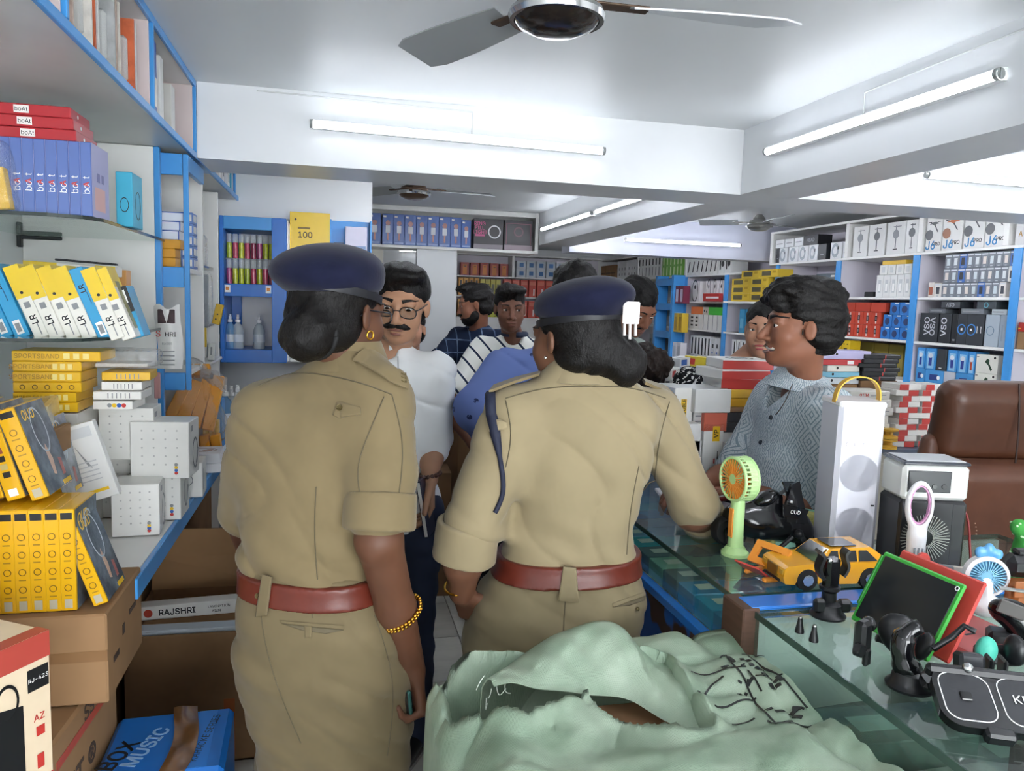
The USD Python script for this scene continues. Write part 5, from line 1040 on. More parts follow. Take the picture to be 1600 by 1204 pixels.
for i, (z, y) in enumerate(((.452, 2.72), (.415, 2.60))):
    product('film_box', ['upper long white film box with a red disc in the open carton', 'lower pale blue film box in the open carton'][i], 'box', .42, .055, .048, paper('#d5d4d0') if i == 0 else paper('#b9c3cb'), T(-.43, y, z - (0 if i == 0 else .005), rz=-1) @ T(ry=-2.5 * (1 - i)), [('disc', 'f', .08, .5, .014, ink('#b5402f')), ('txt', 'f', .30, .5, 'RAJSHRI', .020, BK), ('txt', 'f', .62, .62, 'LAMINATION', .008, BK, 0, False), ('txt', 'f', .60, .3, 'FILM', .008, BK), ('rect', 'f', .78, .1, .99, .9, ink('#c6c5c0'))] if i == 0 else [('disc', 'f', .06, .5, .008, ink('#41546b')), ('rect', 'f', .2, .45, .75, .52, ink('#6f8291')), ('disc', 'f', .8, .5, .005, RD), ('txt', 'f', .92, .5, 'SHS', .016, RD)])
product('carton_filling', 'brown parcels that carry the film boxes in the open carton', 'parcel', .38, .38, .40, kraft, T(-.45, 2.76, .008))
# floor boxes right of the ledge
t = product('white_speaker_carton', 'white carton with pale oval print and green border beside the left officer', 'carton', .34, .44, .79, paper('#dde2db'), T(-.235, 3.26, 0, rz=-2), [('ring', 't', .3, .55, .05, .006, ink('#b9c6ba'), .8), ('ring', 't', .68, .6, .05, .006, ink('#b9c6ba'), .8), ('rect', 't', 0, .93, 1, 1, ink('#4d8a4f'))])
product('grey_stack_box', 'grey wrapped stack of boxes in front of the white carton', 'box', .13, .056, .72, paper('#6f7178'), T(-.355, 3.005, 0)); product('white_blue_box', 'white box with pale blue oval print beside the left officer\'s hip', 'box', .16, .056, .74, paper('#d9dde2'), T(-.195, 3.005, 0), [('ring', 't', .55, .5, .035, .02, ink('#a9c3d6'), .6)])
for i in range(2):
    t = product('white_lid_box', ['lower flat white box at the end of the ledge under the orange bag', 'upper flat white box with a brown outline print at the ledge end'][i], 'box', .20 - .02 * i, .16, .038, paper('#e3e3e6'), T(-.515 - .01 * i, 3.10 - .0 * i + .09, .853 + .0385 * i + .0, rz=[9, 2][i]), [('ring', 't', .5, .5, .075, .004, ink('#a98e86'), .5), ('poly', 't', [(.3, .3), (.45, .5), (.3, .6), (.22, .45)], ink('#bda39a')), ('poly', 't', [(.6, .4), (.8, .35), (.82, .6), (.7, .6)], ink('#bda39a'))])
# ------------------------------------------------------------------ second and third niche on the left
t = thing('corner_rack', 'narrow blue framed rack standing out beside the white partition on the left', 'rack')
part(t, 'post', rbx([-.540, 3.049, 1.185], [-.522, 3.065, 2.045], .002), blue_lam)
part(t, 'post', rbx([-.636, 3.049, 1.185], [-.616, 3.065, 2.045], .002), blue_lam)
for z0, z1 in ((1.97, 2.045), (1.565, 1.64), (1.185, 1.25)): part(t, 'rail', rbx([-.616, 3.048, z0], [-.542, 3.062, z1], .002), blue_lam); part(t, 'shelf_board', rbx([XL + .02, 3.065, z1 - .02], [-.542, 3.46, z1], .002), lam_white)
part(t, 'side_rail', rbx([-.541, 3.066, 1.985], [-.522, 3.40, 2.045], .002), blue_lam); part(t, 'back_board', rbx([XL + .002, 3.47, .852], [-.54, 3.485, 2.045], .002), lam_white)
amber = paper('#d99a1e'); bluew = paper('#dfe3ec'); blprint = ink('#3358a8')
for i, (px0, px1, pt, pb, m) in enumerate([(250, 273, 401, 414, amber), (250, 273, 388, 401, amber), (250, 281, 375, 388, amber), (250, 279, 359, 374, bluew), (250, 281, 345, 359, bluew), (250, 288, 328, 345, bluew)]):
    a, b = at(px0, pb, y=3.09), at(px1, pb, y=3.09); w = b[0] - a[0]
    product('small_gadget_box', f'{ORD[i]} from the bottom in the small stack of boxes on the blue corner rack', 'box', w, .10, .033, m, T(a[0] + w / 2, 3.15, 1.6415 + .0335 * i), [('rect', 'f', .02, .9, .98, 1, blprint), ('rect', 'f', .94, 0, 1, 1, blprint)] if m is bluew else [], 'small stack on the blue corner rack')
for i in range(5):
    product('blue_label_box', f'{ORD[i]} from the bottom of the blue labelled boxes behind the small stack', 'box', .045, .10, .043, paper('#6d8fce'), T(-.566, 3.31, 1.6415 + .0435 * i), [('rect', f, .15 + .28 * k, .2, .35 + .28 * k, .8, W_) for k in range(3) for f in 'fr'], 'blue labelled boxes behind the small stack')
# printed white bag, hanging
t = thing('printed_bag', 'white printed bag with a dark picture hanging below the glass shelf', 'bag', None, T(-.585, 3.02, 1.27))
g = np.array([[[-.045 + .085 * u + .006 * math.sin(5 * v), -.014 - .020 * math.sin(math.pi * u) * (.6 + .4 * v), .225 * v + .01 * math.sin(8 * u) * v] for u in np.linspace(0, 1, 9)] for v in np.linspace(0, 1, 12)])
part(t, 'bag_body', sheet(g, .004), M('white_plastic_bag', '#dfdfdd', .3, bump=(30, .3, .003)), 40)
for s_, x, z, h, m in (('S', -.034, .128, .022, RD), ('HRI', .008, .126, .016, BK), ('EADER', -.004, .092, .008, GR)): part(t, 'lettering', moved(txt(s_, h), T(x, -.0385, z)), m)
for k in range(4): part(t, 'text_stripe', rbx([-.03, -.0385, .062 - .016 * k], [.02, -.037, .066 - .016 * k], .0004), GR)
part(t, 'bag_picture', rbx([-.036, -.034, .165], [.022, -.030, .215], .004), M('dark_bag_picture', '#463238', .35, var=.6, vscale=40))
solo('pink_strip', rbx([-.640, 3.00, 1.16], [-.620, 3.012, 1.255], .002), M('pink_card', '#cf9a98', .5), 'narrow pink card below the printed white bag', 'card')
# panel at the end of the third niche, thin shelves, hung goods
struct('panel_niche', rbx([XL + .001, 4.16, .852], [-.575, 4.175, 2.05], .002), lam_white)
glass_shelf(1.675, 3.50, 4.15, -.60, 'thin glass shelf in the third niche with bubble packs', .05); glass_shelf(1.395, 3.50, 4.15, -.60, 'lower thin glass shelf in the third niche', .05)
t = product('bubble_pack', 'clear bubble wrap packs standing on the thin shelf of the third niche', 'packet', .10, .06, .14, paper('#d8d9d6'), T(-.665, 4.02, 1.6755)); wrap(t, .11, .07, .15, 'bubble_film', 1.08, 4); part(t, 'keypad', [rbx([-.045 + .022 * i, -.033, .02 + .02 * j], [-.029 + .022 * i, -.030, .034 + .02 * j], .001) for i in range(4) for j in range(2)], GR, kind='stuff')
product('white_tray', 'thin white board lying at the front of the thin shelf', 'board', .10, .12, .012, paper('#e2e2e0'), T(-.595 - .05, 3.80, 1.676, rz=4)); product('black_strap', 'dark folded strap on the thin shelf of the third niche', 'strap', .12, .05, .012, paper('#2a2a28'), T(-.72, 3.62, 1.676, rz=-20))
t = product('bagged_tablet', 'grey writing board sealed in a clear bag in the third niche', 'board', .135, .02, .235, M('grey_board', '#8d959c', .3), T(-.625, 3.72, 1.396), [('txt', 'f', .62, .84, 'MIJIA', .013, W_), ('rect', 'f', .55, .62, .58, .645, BK), ('rect', 'f', .75, .60, .78, .635, BK), ('ring', 'f', .55, .38, .028, .002, BK, .25), ('poly', 'f', [(.62, .28), (.66, .30), (.80, .12), (.76, .10)], BK)]); wrap(t, .16, .05, .25, 'clear_bag', 1.05, 6)
product('yellow_wedge', 'yellow wedge shaped pack beside the grey writing board', 'packet', .035, .04, .10, ink('#e0b52a'), T(-.615 + .04, 4.06, 1.396) @ T(ry=12), [('disc', 'f', .5, .5, .004, BK), ('disc', 'f', .4, .25, .004, BK)])
t = product('red_blister_card', 'red card with two round windows hanging above the orange bag', 'card', .075, .008, .185, paper('#c3342f'), T(-.615, 3.50, 1.225) @ T(rx=-4), [('ring', 'f', .52, .66, .026, .004, W_, 1.0), ('disc', 'f', .52, .66, .021, ink('#d8c9c4')), ('ring', 'f', .5, .30, .026, .004, W_, 1.0), ('disc', 'f', .5, .30, .021, ink('#d5cdbf')), ('disc', 'f', .65, .70, .012, RD), ('disc', 'f', .66, .30, .011, YE), ('rect', 'f', 0, 0, .9, .06, W_)])
product('yellow_ruler_card', 'yellow card with black bars behind the red blister card', 'card', .045, .006, .085, ink('#e6c53a'), T(-.575, 3.62, 1.31), [('rect', 'f', .1, .12 + .28 * k, .6, .17 + .28 * k, BK) for k in range(3)])
for i in range(3): product('white_adapter_box', f'{ORD[i]} small white adapter box from the left above the orange bag', 'box', .030, .04, .080, paper('#dcdcd8'), T(-.640 + .034 * i, 3.88, 1.255 - .012 * i, ry=2 * i), [('rect', 'f', .35, .3, .6, .8, GR)], 'small white adapter boxes')
solo('adapter_ledge', rbx([-.80, 3.80, 1.215], [-.56, 4.155, 1.228], .002), lam_white, 'small white shelf strip under the adapter boxes', 'shelf')
# bag of long orange boxes
t = thing('orange_box_bag', 'clear plastic bag full of long orange boxes on the left ledge', 'bag', None, T(-.585, 3.42, .852))
omat = paper('#f2a52e', .35); C = lambda px, py, y=3.36: at(px, py, y=y) - np.array([-.585, 3.42, .852])
def bar(p, q, w, d, n, m=omat):
    p, q = np.asarray(p), np.asarray(q); L_ = np.linalg.norm(q - p); z = (q - p) / L_; y = np.array([0, 1, 0]) - z * z[1]; y /= np.linalg.norm(y); A = np.eye(4); A[:3, 0], A[:3, 1], A[:3, 2], A[:3, 3] = np.cross(y, z), y, z, p
    part(t, n, moved(rbx([-w / 2, -d / 2, 0], [w / 2, d / 2, L_], .003), A), m)
for i in range(4): bar(C(262 + 21 * i, 660 + 4 * i, 3.34 + .01 * i), C(292 + 17 * i, 600 - 4 * i, 3.40 + .01 * i), .045, .05, 'orange_box')
for i in range(5): bar(C(284 + 15 * i, 732, 3.33 + .01 * i), C(268 + 17 * i, 682 - 1 * i, 3.36), .036, .05, 'orange_box')
for i in range(3): bar(C(296 + 13 * i, 588, 3.42), C(297 + 13 * i, 570, 3.44), .03, .04, 'orange_box')
for i in range(3): bar(C(322 + 8 * i, 730, 3.44), C(322 + 8 * i, 655, 3.46), .02, .05, 'yellow_box', paper('#dfb02a'))
m = trimesh.creation.icosphere(4, 1.0); v = m.vertices * np.array([.125, .12, .215]) ; v = np.sign(v) * np.abs(v); v[:, 2] += .20; v[:, 0] += .02 * np.sin(v[:, 2] * 16); v += (meshkit.fbm(m.vertices * 4, 3, 5)[:, None] - .5) * .05 * m.vertex_normals; v[:, 2] = np.maximum(v[:, 2], .001)
part(t, 'plastic_bag', trimesh.Trimesh(v, m.faces, process=False), film, True)
g = np.array([[[.04 + .10 * u, -.02 + .05 * v, .375 - .06 * u + .03 * math.sin(6 * v + 3 * u)] for v in np.linspace(-1, 1, 9)] for u in np.linspace(0, 1, 9)]); part(t, 'bag_flap', sheet(g, .001), film, 40)
# blue cabinet with bottles
t = thing('blue_cabinet', 'blue open cabinet holding coloured bottles and spray bottles', 'cabinet')
yc = 4.18
for nm, lo, hi, m in (('left_stile', [-.573, yc, 1.195], [-.552, 4.53, 1.94], blue_deep), ('right_stile', [-.318, yc, 1.195], [-.245, 4.53, 1.94], blue_deep), ('top_rail', [-.552, yc, 1.875], [-.318, 4.53, 1.94], blue_lam), ('middle_shelf', [-.552, yc, 1.535], [-.318, 4.53, 1.60], blue_deep), ('bottom_shelf', [-.552, yc, 1.195], [-.318, 4.53, 1.262], blue_deep), ('back_board', [-.552, 4.50, 1.262], [-.318, 4.53, 1.875], lam_white), ('inner_strip', [-.551, 4.47, 1.262], [-.50, 4.499, 1.875], blue_deep), ('edge_trim', [-.245, yc + .02, 1.20], [-.238, 4.50, 1.93], lam_white)): part(t, nm, rbx(lo, hi, .002), m)
for x in (-.535, -.335): part(t, 'price_sticker', rbx([x - .014, yc - .0016, 1.555], [x + .014, yc - .0002, 1.592], .0003), W_); part(t, 'price_print', rbx([x - .008, yc - .0022, 1.566], [x + .008, yc - .0014, 1.583], .0003), OR)
clear_pl = M('clear_plastic', '#e8eeee', .08, spec=.6, alpha=.35); water_blue = M('bluish_liquid_bottle', '#6f9fc8', .12, alpha=.75); water_clear = M('clear_liquid_bottle', '#cfd8d8', .10, alpha=.6)
cols = [M(f'glitter_{k}', c, .2, var=.4, vscale=60, coat=.4) for k, c in enumerate(['#c24f86', '#c9cf2d', '#d44a6a', '#b8c92a', '#a83e58'])]
def tubebottle(row, i, col):
    x = -.535 + .030 * i; z = 1.6005 if row == 0 else 1.7315
    t = thing('glitter_bottle', f'{ORD[i]} bottle from the left in the {["lower", "upper"][row]} row of the blue cabinet', 'bottle', 'coloured bottles in the blue cabinet', T(x, yc + .07 + .012 * row, z))
    part(t, 'bottle_body', lathe([(0, 0), (.0125, 0), (.0135, .004), (.0135, .075), (.012, .08), (0, .08)], 14), cols[col], 40); part(t, 'clear_cap', lathe([(0, .0805), (.0138, .0805), (.0138, .118), (.012, .125), (0, .125)], 14), clear_pl, 40)
for row in range(2):
    for i in range(8): tubebottle(row, i, [0, 1, 1, 3, 2, 1, 2, 4][(i + row * 3) % 8])
solo('bottle_tray', rbx([-.551, yc + .05, 1.7265], [-.319, yc + .14, 1.7310], .001), clear_pl, 'clear tray between the two rows of coloured bottles', 'tray')
def spray(x, y, z, s, blue, label):
    t = thing('spray_bottle', label, 'spray bottle', 'spray bottles on the left', T(x, y, z, s=s))
    part(t, 'bottle_body', lathe([(0, 0), (.026, 0), (.029, .006), (.029, .095), (.020, .122), (.010, .132), (.010, .138), (0, .138)], 20), water_blue if blue else water_clear, 40); part(t, 'collar', lathe([(0, .138), (.013, .138), (.013, .152), (0, .152)], 16), W_, 40); part(t, 'nozzle', [rbx([-.006, -.018, .152], [.006, .010, .170], .003), cyl([0, 0, .17], [0, 0, .178], .006, 10)], W_); part(t, 'label', lathe([(.0294, .035), (.0296, .035), (.0296, .075), (.0294, .075)], 20), paper('#dde3e6'), 40)
for i, (px, bl) in enumerate(((347, 1), (360, 1), (372, 0), (405, 0))): a = at(px, 541, y=4.27); spray(a[0], 4.27, 1.2625, 1.0, bl, ['leftmost bluish spray bottle in the blue cabinet', 'second bluish spray bottle in the blue cabinet', 'clear spray bottle beside two bluish ones in the cabinet', 'clear spray bottle standing alone in the blue cabinet'][i])
for i, px in enumerate((352, 372, 362, 384)): a = at(px, 668, y=4.05 + .12 * (i // 2)); spray(a[0], 4.05 + .12 * (i // 2), .852, 1.35 - .1 * (i // 2), i == 0, f'{ORD[i]} large spray bottle on the ledge below the blue cabinet')
pbox('blue_carton', 'narrow blue carton on the ledge beside the orange bag', 'carton', 333, 625, 347, 690, 3.62, .10, paper('#3a8ed0'), [('rect', 'f', .2, .35, .8, .6, W_)], z=.852)
t = thing('brown_crate', 'brown cardboard crate with mixed goods beyond the ledge by the left officer', 'crate', None, T(-.33, 3.72, 0)); part(t, 'crate_body', [bx([-.12, -.16, 0], [.14, -.15, .86]), bx([-.12, .15, 0], [.14, .16, .82]), bx([-.12, -.15, 0], [-.11, .15, .86]), bx([.13, -.15, 0], [.14, .15, .80]), bx([-.11, -.15, .0], [.13, .15, .70])], kraft); part(t, 'brown_pouch', ball([-.02, -.02, .78], [.08, .09, .09], 3), M('brown_pouch', '#6e4a30', .5)); part(t, 'yellow_pouch', ball([.05, -.07, .73], [.06, .05, .05], 3), M('yellow_pouch', '#a98a45', .5))
# goods on the pillar
t = thing('pillar_shelf', 'white wall shelf on the pillar behind the left officer', 'shelf'); part(t, 'board', rbx([-.235, 4.30, 1.19], [.20, 4.549, 1.21], .002), lam_white); part(t, 'bracket', [rbx([x, 4.34, 1.12], [x + .012, 4.549, 1.19], .002) for x in (-.15, .12)], lam_white, kind='stuff')
yel100 = paper('#e8c32c', .2, .5)
pbox('yellow_watch_box', 'tall yellow and white box printed 100 on the pillar', 'box', 453, 332, 515, 470, 4.36, .10, paper('#e6e4da', .25, .3), [('rect', 'f', 0, .36, 1, 1, yel100), ('txt', 'f', .38, .76, '100', .030, ink('#4a3c14')), ('rect', 'f', .2, .82, .5, .84, ink('#8a7020')), ('disc', 'f', .14, .92, .006, BK), ('rect', 'f', .25, .06, .5, .26, BK), ('rect', 'f', .29, .09, .46, .23, ink('#39615f'))], z=1.50)
product('white_device_box', 'white box under the yellow watch box on the pillar shelf', 'box', .20, .12, .145, paper('#dfe2e3'), T(-.13, 4.42, 1.3545), [('rect', 'f', .1, .15, .5, .85, ink('#b5c3c9'))]); product('teal_device_box', 'white and teal box lowest on the pillar shelf', 'box', .22, .13, .143, paper('#e3e7e7'), T(-.12, 4.42, 1.2105), [('rect', 'f', 0, .35, 1, .75, ink('#69a7b5'))])
t = thing('blue_wall_display', 'blue display panel on the pillar with a boxed device', 'display', None, T(.085, 4.545, 1.60)); part(t, 'panel', rbx([-.115, -.02, 0], [.115, .0, .375], .002), blue_lam)
for x in (-.115, .105): part(t, 'side_frame', rbx([x, -.10, 0], [x + .010, -.02, .375], .002), blue_lam)
part(t, 'bottom_board', rbx([-.105, -.10, 0], [.105, -.02, .01], .002), blue_lam)
product('phone_picture_box', 'pale lavender box with a device picture in the blue wall display', 'box', .12, .06, .33, paper('#cfcde0'), T(.115, 4.48, 1.6105), [('rect', 'f', .06, .05, .94, .68, ink('#7f97c0')), ('rect', 'f', .3, .2, .75, .6, paper('#d8dbe6'))]); product('dark_device_box', 'small dark device box at the left of the blue wall display', 'box', .055, .06, .24, paper('#3c5578'), T(.020, 4.48, 1.6105), [('rect', 'f', .2, .3, .8, .8, ink('#6d5a66'))])
# ------------------------------------------------------------------ glass counters
XC, ZG = .822, .95
ply = M('brown_plywood', '#5b4032', .6, var=.3, vscale=14, stretch=(1, 1, 6), bump=(60, .2, .002)); blue_paint = node_mat('chipped_blue_laminate', {'tc': ('texture_coordinate', {}), 'n': ('noise_texture', {'scale': 5.0, 'detail': 3.0}), 'r': ('rgb_ramp', {'ramp': [(.50, lin('#55382a')), (.53, lin('#1f63bb'))]}), 'p': ('principled_bsdf', {'roughness': .35})}, [('tc.object', 'n.vector'), ('n.fac', 'r.fac'), ('r.color', 'p.base_color')])
cg = pane('counter_glass', '#e6f2ed', .03, .04, .02); edge_g = M('green_glass_edge', '#2f4a42', .1, spec=.8)
def glass_top(t, poly, z, th=.010, name='glass_top'):
    m = ext(poly, th); m.apply_translation([0, 0, z - th]); part(t, name, m, cg)
    c = np.array(poly.exterior.coords); part(t, name + '_edge', sheet(np.stack([np.c_[c, np.full(len(c), z - th - .0005)], np.c_[c, np.full(len(c), z + .0006)]], 1), .003), edge_g)
t = thing('glass_counter', 'long blue glass counter with flat boxes under the glass, right of the officers', 'counter')
glass_top(t, Polygon([(XC, 1.415), (1.80, 1.415), (1.80, 1.72), (1.20, 1.72), (1.20, 2.28), (1.52, 2.28), (1.52, 2.62), (XC, 2.62)]), ZG)
part(t, 'front_rail', rbx([XC - .028, 1.34, .815], [XC - .004, 2.62, .838], .002), M('bright_blue_rail', '#2878d2', .25, coat=.3)); part(t, 'front_panel', rbx([XC - .022, 1.34, .02], [XC - .006, 2.62, .815], .002), blue_paint); part(t, 'tray_floor', bx([XC - .004, 1.415, .806], [1.19, 2.61, .816]), M('pale_tray', '#c9d3d6', .4))
part(t, 'front_glass', bx([XC - .002, 1.415, .84], [XC + .004, 2.62, .9395]), cg); part(t, 'back_panel', bx([1.185, 1.73, .02], [1.20, 2.61, .93]), lam_white); part(t, 'return_panel', bx([1.205, 1.705, .02], [1.79, 1.718, .938]), lam_white); part(t, 'return_floor', bx([1.20, 1.42, .806], [1.79, 1.70, .816]), M('pale_tray', '#c9d3d6', .4)); part(t, 'end_panel', bx([XC - .004, 2.61, .02], [1.2, 2.62, .93]), blue_deep)
flatc = ['#3a9ad6', '#35b0d6', '#3a8ad8', '#a9bbdc', '#8fb2d8', '#38b4c8', '#6d8186', '#9fd0ba', '#6a8792', '#3a9ad6', '#46b4e4', '#4a97cc']
for i in range(12):
    y = 2.50 - .092 * i
    product('flat_case', f'{ORD[i]} flat phone case box from the far end under the counter glass', 'box', .30, .086, .05, paper(flatc[i], .2, .4), T(XC + .170, y, .8165, rz=0), [('rect', 't', .10, .32, .24, .72, sticker), ('rect', 't', .42, .85, .62, .93, ink('#2b4a66'))], 'flat boxes under the counter glass')
t2 = thing('counter_divider', 'brown post and bright blue bar between the two glass counters', 'divider')
part(t2, 'post', rbx([XC - .026, 1.326, .02], [XC + .012, 1.412, .956], .003), ply); part(t2, 'bar', rbx([XC - .005, 1.330, .932], [1.80, 1.392, .957], .003), M('bright_blue_rail', '#2878d2', .25, coat=.3)); part(t2, 'panel', bx([XC + .02, 1.36, .02], [1.78, 1.375, .934]), lam_white)
t3 = thing('near_glass_counter', 'near glass counter with plastic wrapped goods, lower right', 'counter')
glass_top(t3, Polygon([(XC, .25), (1.62, .25), (1.62, 1.33), (XC, 1.33)]), ZG, .012)
part(t3, 'front_glass', bx([XC + .001, .26, .30], [XC + .007, 1.325, .937]), cg); part(t3, 'shelf_glass', bx([XC + .01, .26, .62], [1.55, 1.32, .628]), cg); part(t3, 'floor_board', bx([XC, .25, .28], [1.60, 1.33, .30]), lam_white); part(t3, 'plinth', bx([XC + .02, .27, .0], [1.58, 1.31, .28]), blue_deep); part(t3, 'back_board', bx([1.56, .26, .30], [1.575, 1.32, .935]), lam_white)
gw = [M(f'wrapped_goods_{k}', c, .25, var=.5, vscale=14, coat=.5) for k, c in enumerate(['#5c716a', '#7b8f88', '#3e504b', '#8a8f86', '#6d5a58'])]
k = 0
for i in range(7):
    for j in range(2):
        w, d, h = .26, .13, .055 + .02 * ((i + j) % 3); y = .42 + .14 * i
        if y > 1.27: continue
        tt = product('wrapped_pack', f'plastic wrapped pack, {ORD[i]} from the near end in the {["front", "rear"][j]} row of the near counter', 'packet', w, d * .92, h, gw[(i * 2 + j) % 5], T(XC + .16 + .30 * j, y, .6285, rz=(i * 5 + j * 7) % 9 - 4), [('rect', 't', .2, .3, .5, .7, ink('#8fa39c'))] + ([('txt', 't', .6, .5, 'LP', .03, BK)] if i % 3 == 0 else []), 'wrapped packs in the near counter')
        copy(tt, T(XC + .16 + .30 * j, y, .6285 + h + .001, rz=(i * 7 + j * 3) % 11 - 5), f'upper wrapped pack, {ORD[i]} from the near end in the {["front", "rear"][j]} row of the near counter')

# ------------------------------------------------------------------ goods on the counters
green_pl = M('pale_green_plastic', '#b7dd98', .35, spec=.5); orange_pl = M('orange_plastic', '#ef9a3c', .35); red_pl = M('red_plastic', '#c9473f', .35); black_pl = M('black_plastic', '#17181b', .35, spec=.5); black_gl = M('black_gloss_plastic', '#0e0f12', .12, coat=.4); white_pl = M('white_plastic', '#d3d4de', .3, spec=.5); white_g = M('white_gloss_plastic', '#f0eff0', .2); yellow_pl = M('yellow_strap', '#e5b33c', .4); pink_pl = M('pink_plastic', '#e3a9cf', .3); cyan_pl = M('sky_blue_plastic', '#86c3e2', .3); mint_pl = M('mint_plastic', '#9fdcc4', .35); lemon_pl = M('lemon_plastic', '#e6e08a', .4); green_v = M('vivid_green_plastic', '#3fae3f', .35); grey_pl = M('grey_plastic', '#8a8f93', .4)
def radial(n, r0, r1, w, d, y0=0.0, wrapz=0.0):
    ms = []
    for k in range(n):
        a = 2 * np.pi * k / n; m = bx([r0, y0 - d, -w / 2], [r1, y0, w / 2]); m.apply_transform(T(ry=-math.degrees(a))); ms.append(m)
    return ms
def ringxz(r, rr, n=28, y=0.0): m = trimesh.creation.torus(r, rr, n, 8); m.apply_transform(T(0, y, 0, rx=90)); return m
# pale green hand fan standing on its foot, seen from the side
a = at(1148, 866, z=ZG); t = thing('hand_fan', 'pale green standing hand fan with orange blades on the counter', 'fan', None, T(a[0], a[1], ZG, rz=-84))
part(t, 'foot', [ext(affinity.scale(Point(0, 0).buffer(.033, quad_segs=8), 1.05, 1), .008), lathe([(0, .008), (.031, .008), (.022, .022), (0, .022)], 24)], green_pl, 40)
part(t, 'handle', lathe([(0, .02), (.0195, .02), (.0175, .055), (.0170, .135), (.012, .142), (0, .142)], 24), green_pl, 40); part(t, 'grip_panel', rbx([-.009, -.0195, .045], [.009, -.0145, .118], .003), orange_pl)
part(t, 'head_ring', [ringxz(.052, .004, 32, y) for y in (-.018, .018)] + [lathe([(.050, -.018), (.054, -.018), (.054, .004), (.050, .004), (.050, -.018)], 32, T(0, 0, 0, rx=90))], green_pl, 40)
hub_z = .190
for p_ in list(stage.GetPrimAtPath(t.GetPath()).GetChildren()):
    if p_.GetName() == 'head_ring': UsdGeom.Xformable(p_).AddTranslateOp().Set(Gf.Vec3d(0, 0, hub_z))
def pz(t, nm, ms, mat, z=hub_z, sm=False, x=0.0, y=0.0, rx=0): return part(t, nm, moved(cat(ms) if isinstance(ms, list) else ms, T(x, y, z, rx=rx)), mat, sm)
pz(t, 'side_slats', [moved(rbx([-.0022, -.018, .0515], [.0022, .020, .0545], .0008), T(ry=a_)) for a_ in np.arange(0, 360, 12.)], green_pl)
pz(t, 'rear_grille', radial(24, .008, .051, .0022, .003, .022), green_pl); pz(t, 'front_grille', radial(30, .012, .051, .0018, .003, -.017), orange_pl); pz(t, 'hub', lathe([(0, -.024), (.012, -.022), (.013, .02), (0, .02)], 20, T(rx=90)), green_pl, sm=40)
for k in range(5): pz(t, 'fan_blade', moved(sheet(np.array([[[.01, -.004, -.006], [.01, .004, .008]], [[.03, -.010, -.014], [.03, .008, .014]], [[.047, -.010, -.010], [.047, .008, .014]]]), .0015), T(ry=72 * k)), orange_pl, sm=40)
# red and orange folding phone stand
a = at(1197, 900, z=ZG); t = thing('phone_stand', 'red and orange folding phone stand lying open on the glass', 'phone stand', None, T(a[0], a[1], ZG, rz=20))
fr = sbox(-.024, -.042, .024, .042).buffer(.004).difference(sbox(-.010, -.026, .010, .026).buffer(.003)); m = ext(fr, .008); m.apply_transform(T(.010, .0, .045, ry=-52, rz=0)); part(t, 'frame', m, orange_pl); m = ext(sbox(-.022, -.034, .022, .034), .004); m.apply_transform(T(-.035, .012, .022, ry=-145)); part(t, 'red_plate', m, red_pl); part(t, 'base_arm', moved(rbx([-.03, -.04, 0], [.03, -.026, .010], .003), T(0, 0, 0, rz=-18)), orange_pl); part(t, 'base_arm', moved(rbx([-.03, .028, 0], [.03, .040, .010], .003), T(0, 0, 0)), orange_pl); m = ext(sbox(-.006, -.02, .006, .006), .0102); m.apply_transform(T(.010, 0, .044, ry=-52)); part(t, 'paper_label', m, sticker)
# toy sports motorcycle, black
a = at(1205, 852, z=ZG); t = thing('toy_motorcycle', 'black toy racing motorcycle leaning on the glass counter', 'toy motorcycle', None, T(a[0], a[1] + .02, ZG))
Q = lambda px, py, y=0.0: at(px, py, y=a[1] + y) - np.array([a[0], a[1] + .02, ZG])
fb = field([ell(Q(1175, 800), [.075, .030, .030], None, .03), ell(Q(1215, 812), [.080, .034, .036], None, .03), cone(Q(1150, 815), Q(1250, 830), .030, .034, .03), ell(Q(1200, 782), [.040, .026, .024], rot(0, 0, 20), .02), ell(Q(1190, 825, -.02), [.05, .018, .022], None, .02)])
part(t, 'fairing', netmesh(fb, Q(1200, 810) - .16, Q(1200, 810) + .16, .004), black_gl, True)
part(t, 'tank', netmesh(field([ell(Q(1196, 778, -.01), [.036, .026, .018], rot(0, 0, 25), .01)]), Q(1196, 778) - .07, Q(1196, 778) + .07, .003), black_gl, True)
part(t, 'windscreen', sheet(np.array([[Q(1232, 792, -.03), Q(1236, 794, .03)], [Q(1228, 768, -.032), Q(1236, 770, .034)], [Q(1222, 752, -.02), Q(1240, 752, .024)]]), .003), black_gl, 40); part(t, 'tail', sheet(np.array([[Q(1228, 815, -.035), Q(1262, 818, -.035)], [Q(1226, 790, -.03), Q(1254, 782, -.03)], [Q(1236, 756, -.02), Q(1248, 752, -.01)]]), .008), black_gl, 40)
part(t, 'side_panel', sheet(np.array([[Q(1224, 806, -.040), Q(1256, 812, -.040)], [Q(1224, 788, -.040), Q(1263, 796, -.040)]]), .006), black_gl); part(t, 'lettering', moved(txt('OUD', .0095), T(*(Q(1243, 800, -.045)), rz=0, ry=8)), W_)
for nm, px, py in (('wheel', 1133, 828), ('wheel', 1250, 842)):
    w_ = part(t, nm, lathe([(.012, -.014), (.030, -.016), (.036, -.008), (.036, .008), (.030, .016), (.012, .014), (.012, -.014)], 28, T(*Q(px, py, .0), rx=90)), M('toy_tyre', '#101011', .6), 40); part(t, 'rim', lathe([(0, -.010), (.014, -.010), (.014, .010), (0, .010)], 20, T(*Q(px, py, .0), rx=90)), black_gl, 40)
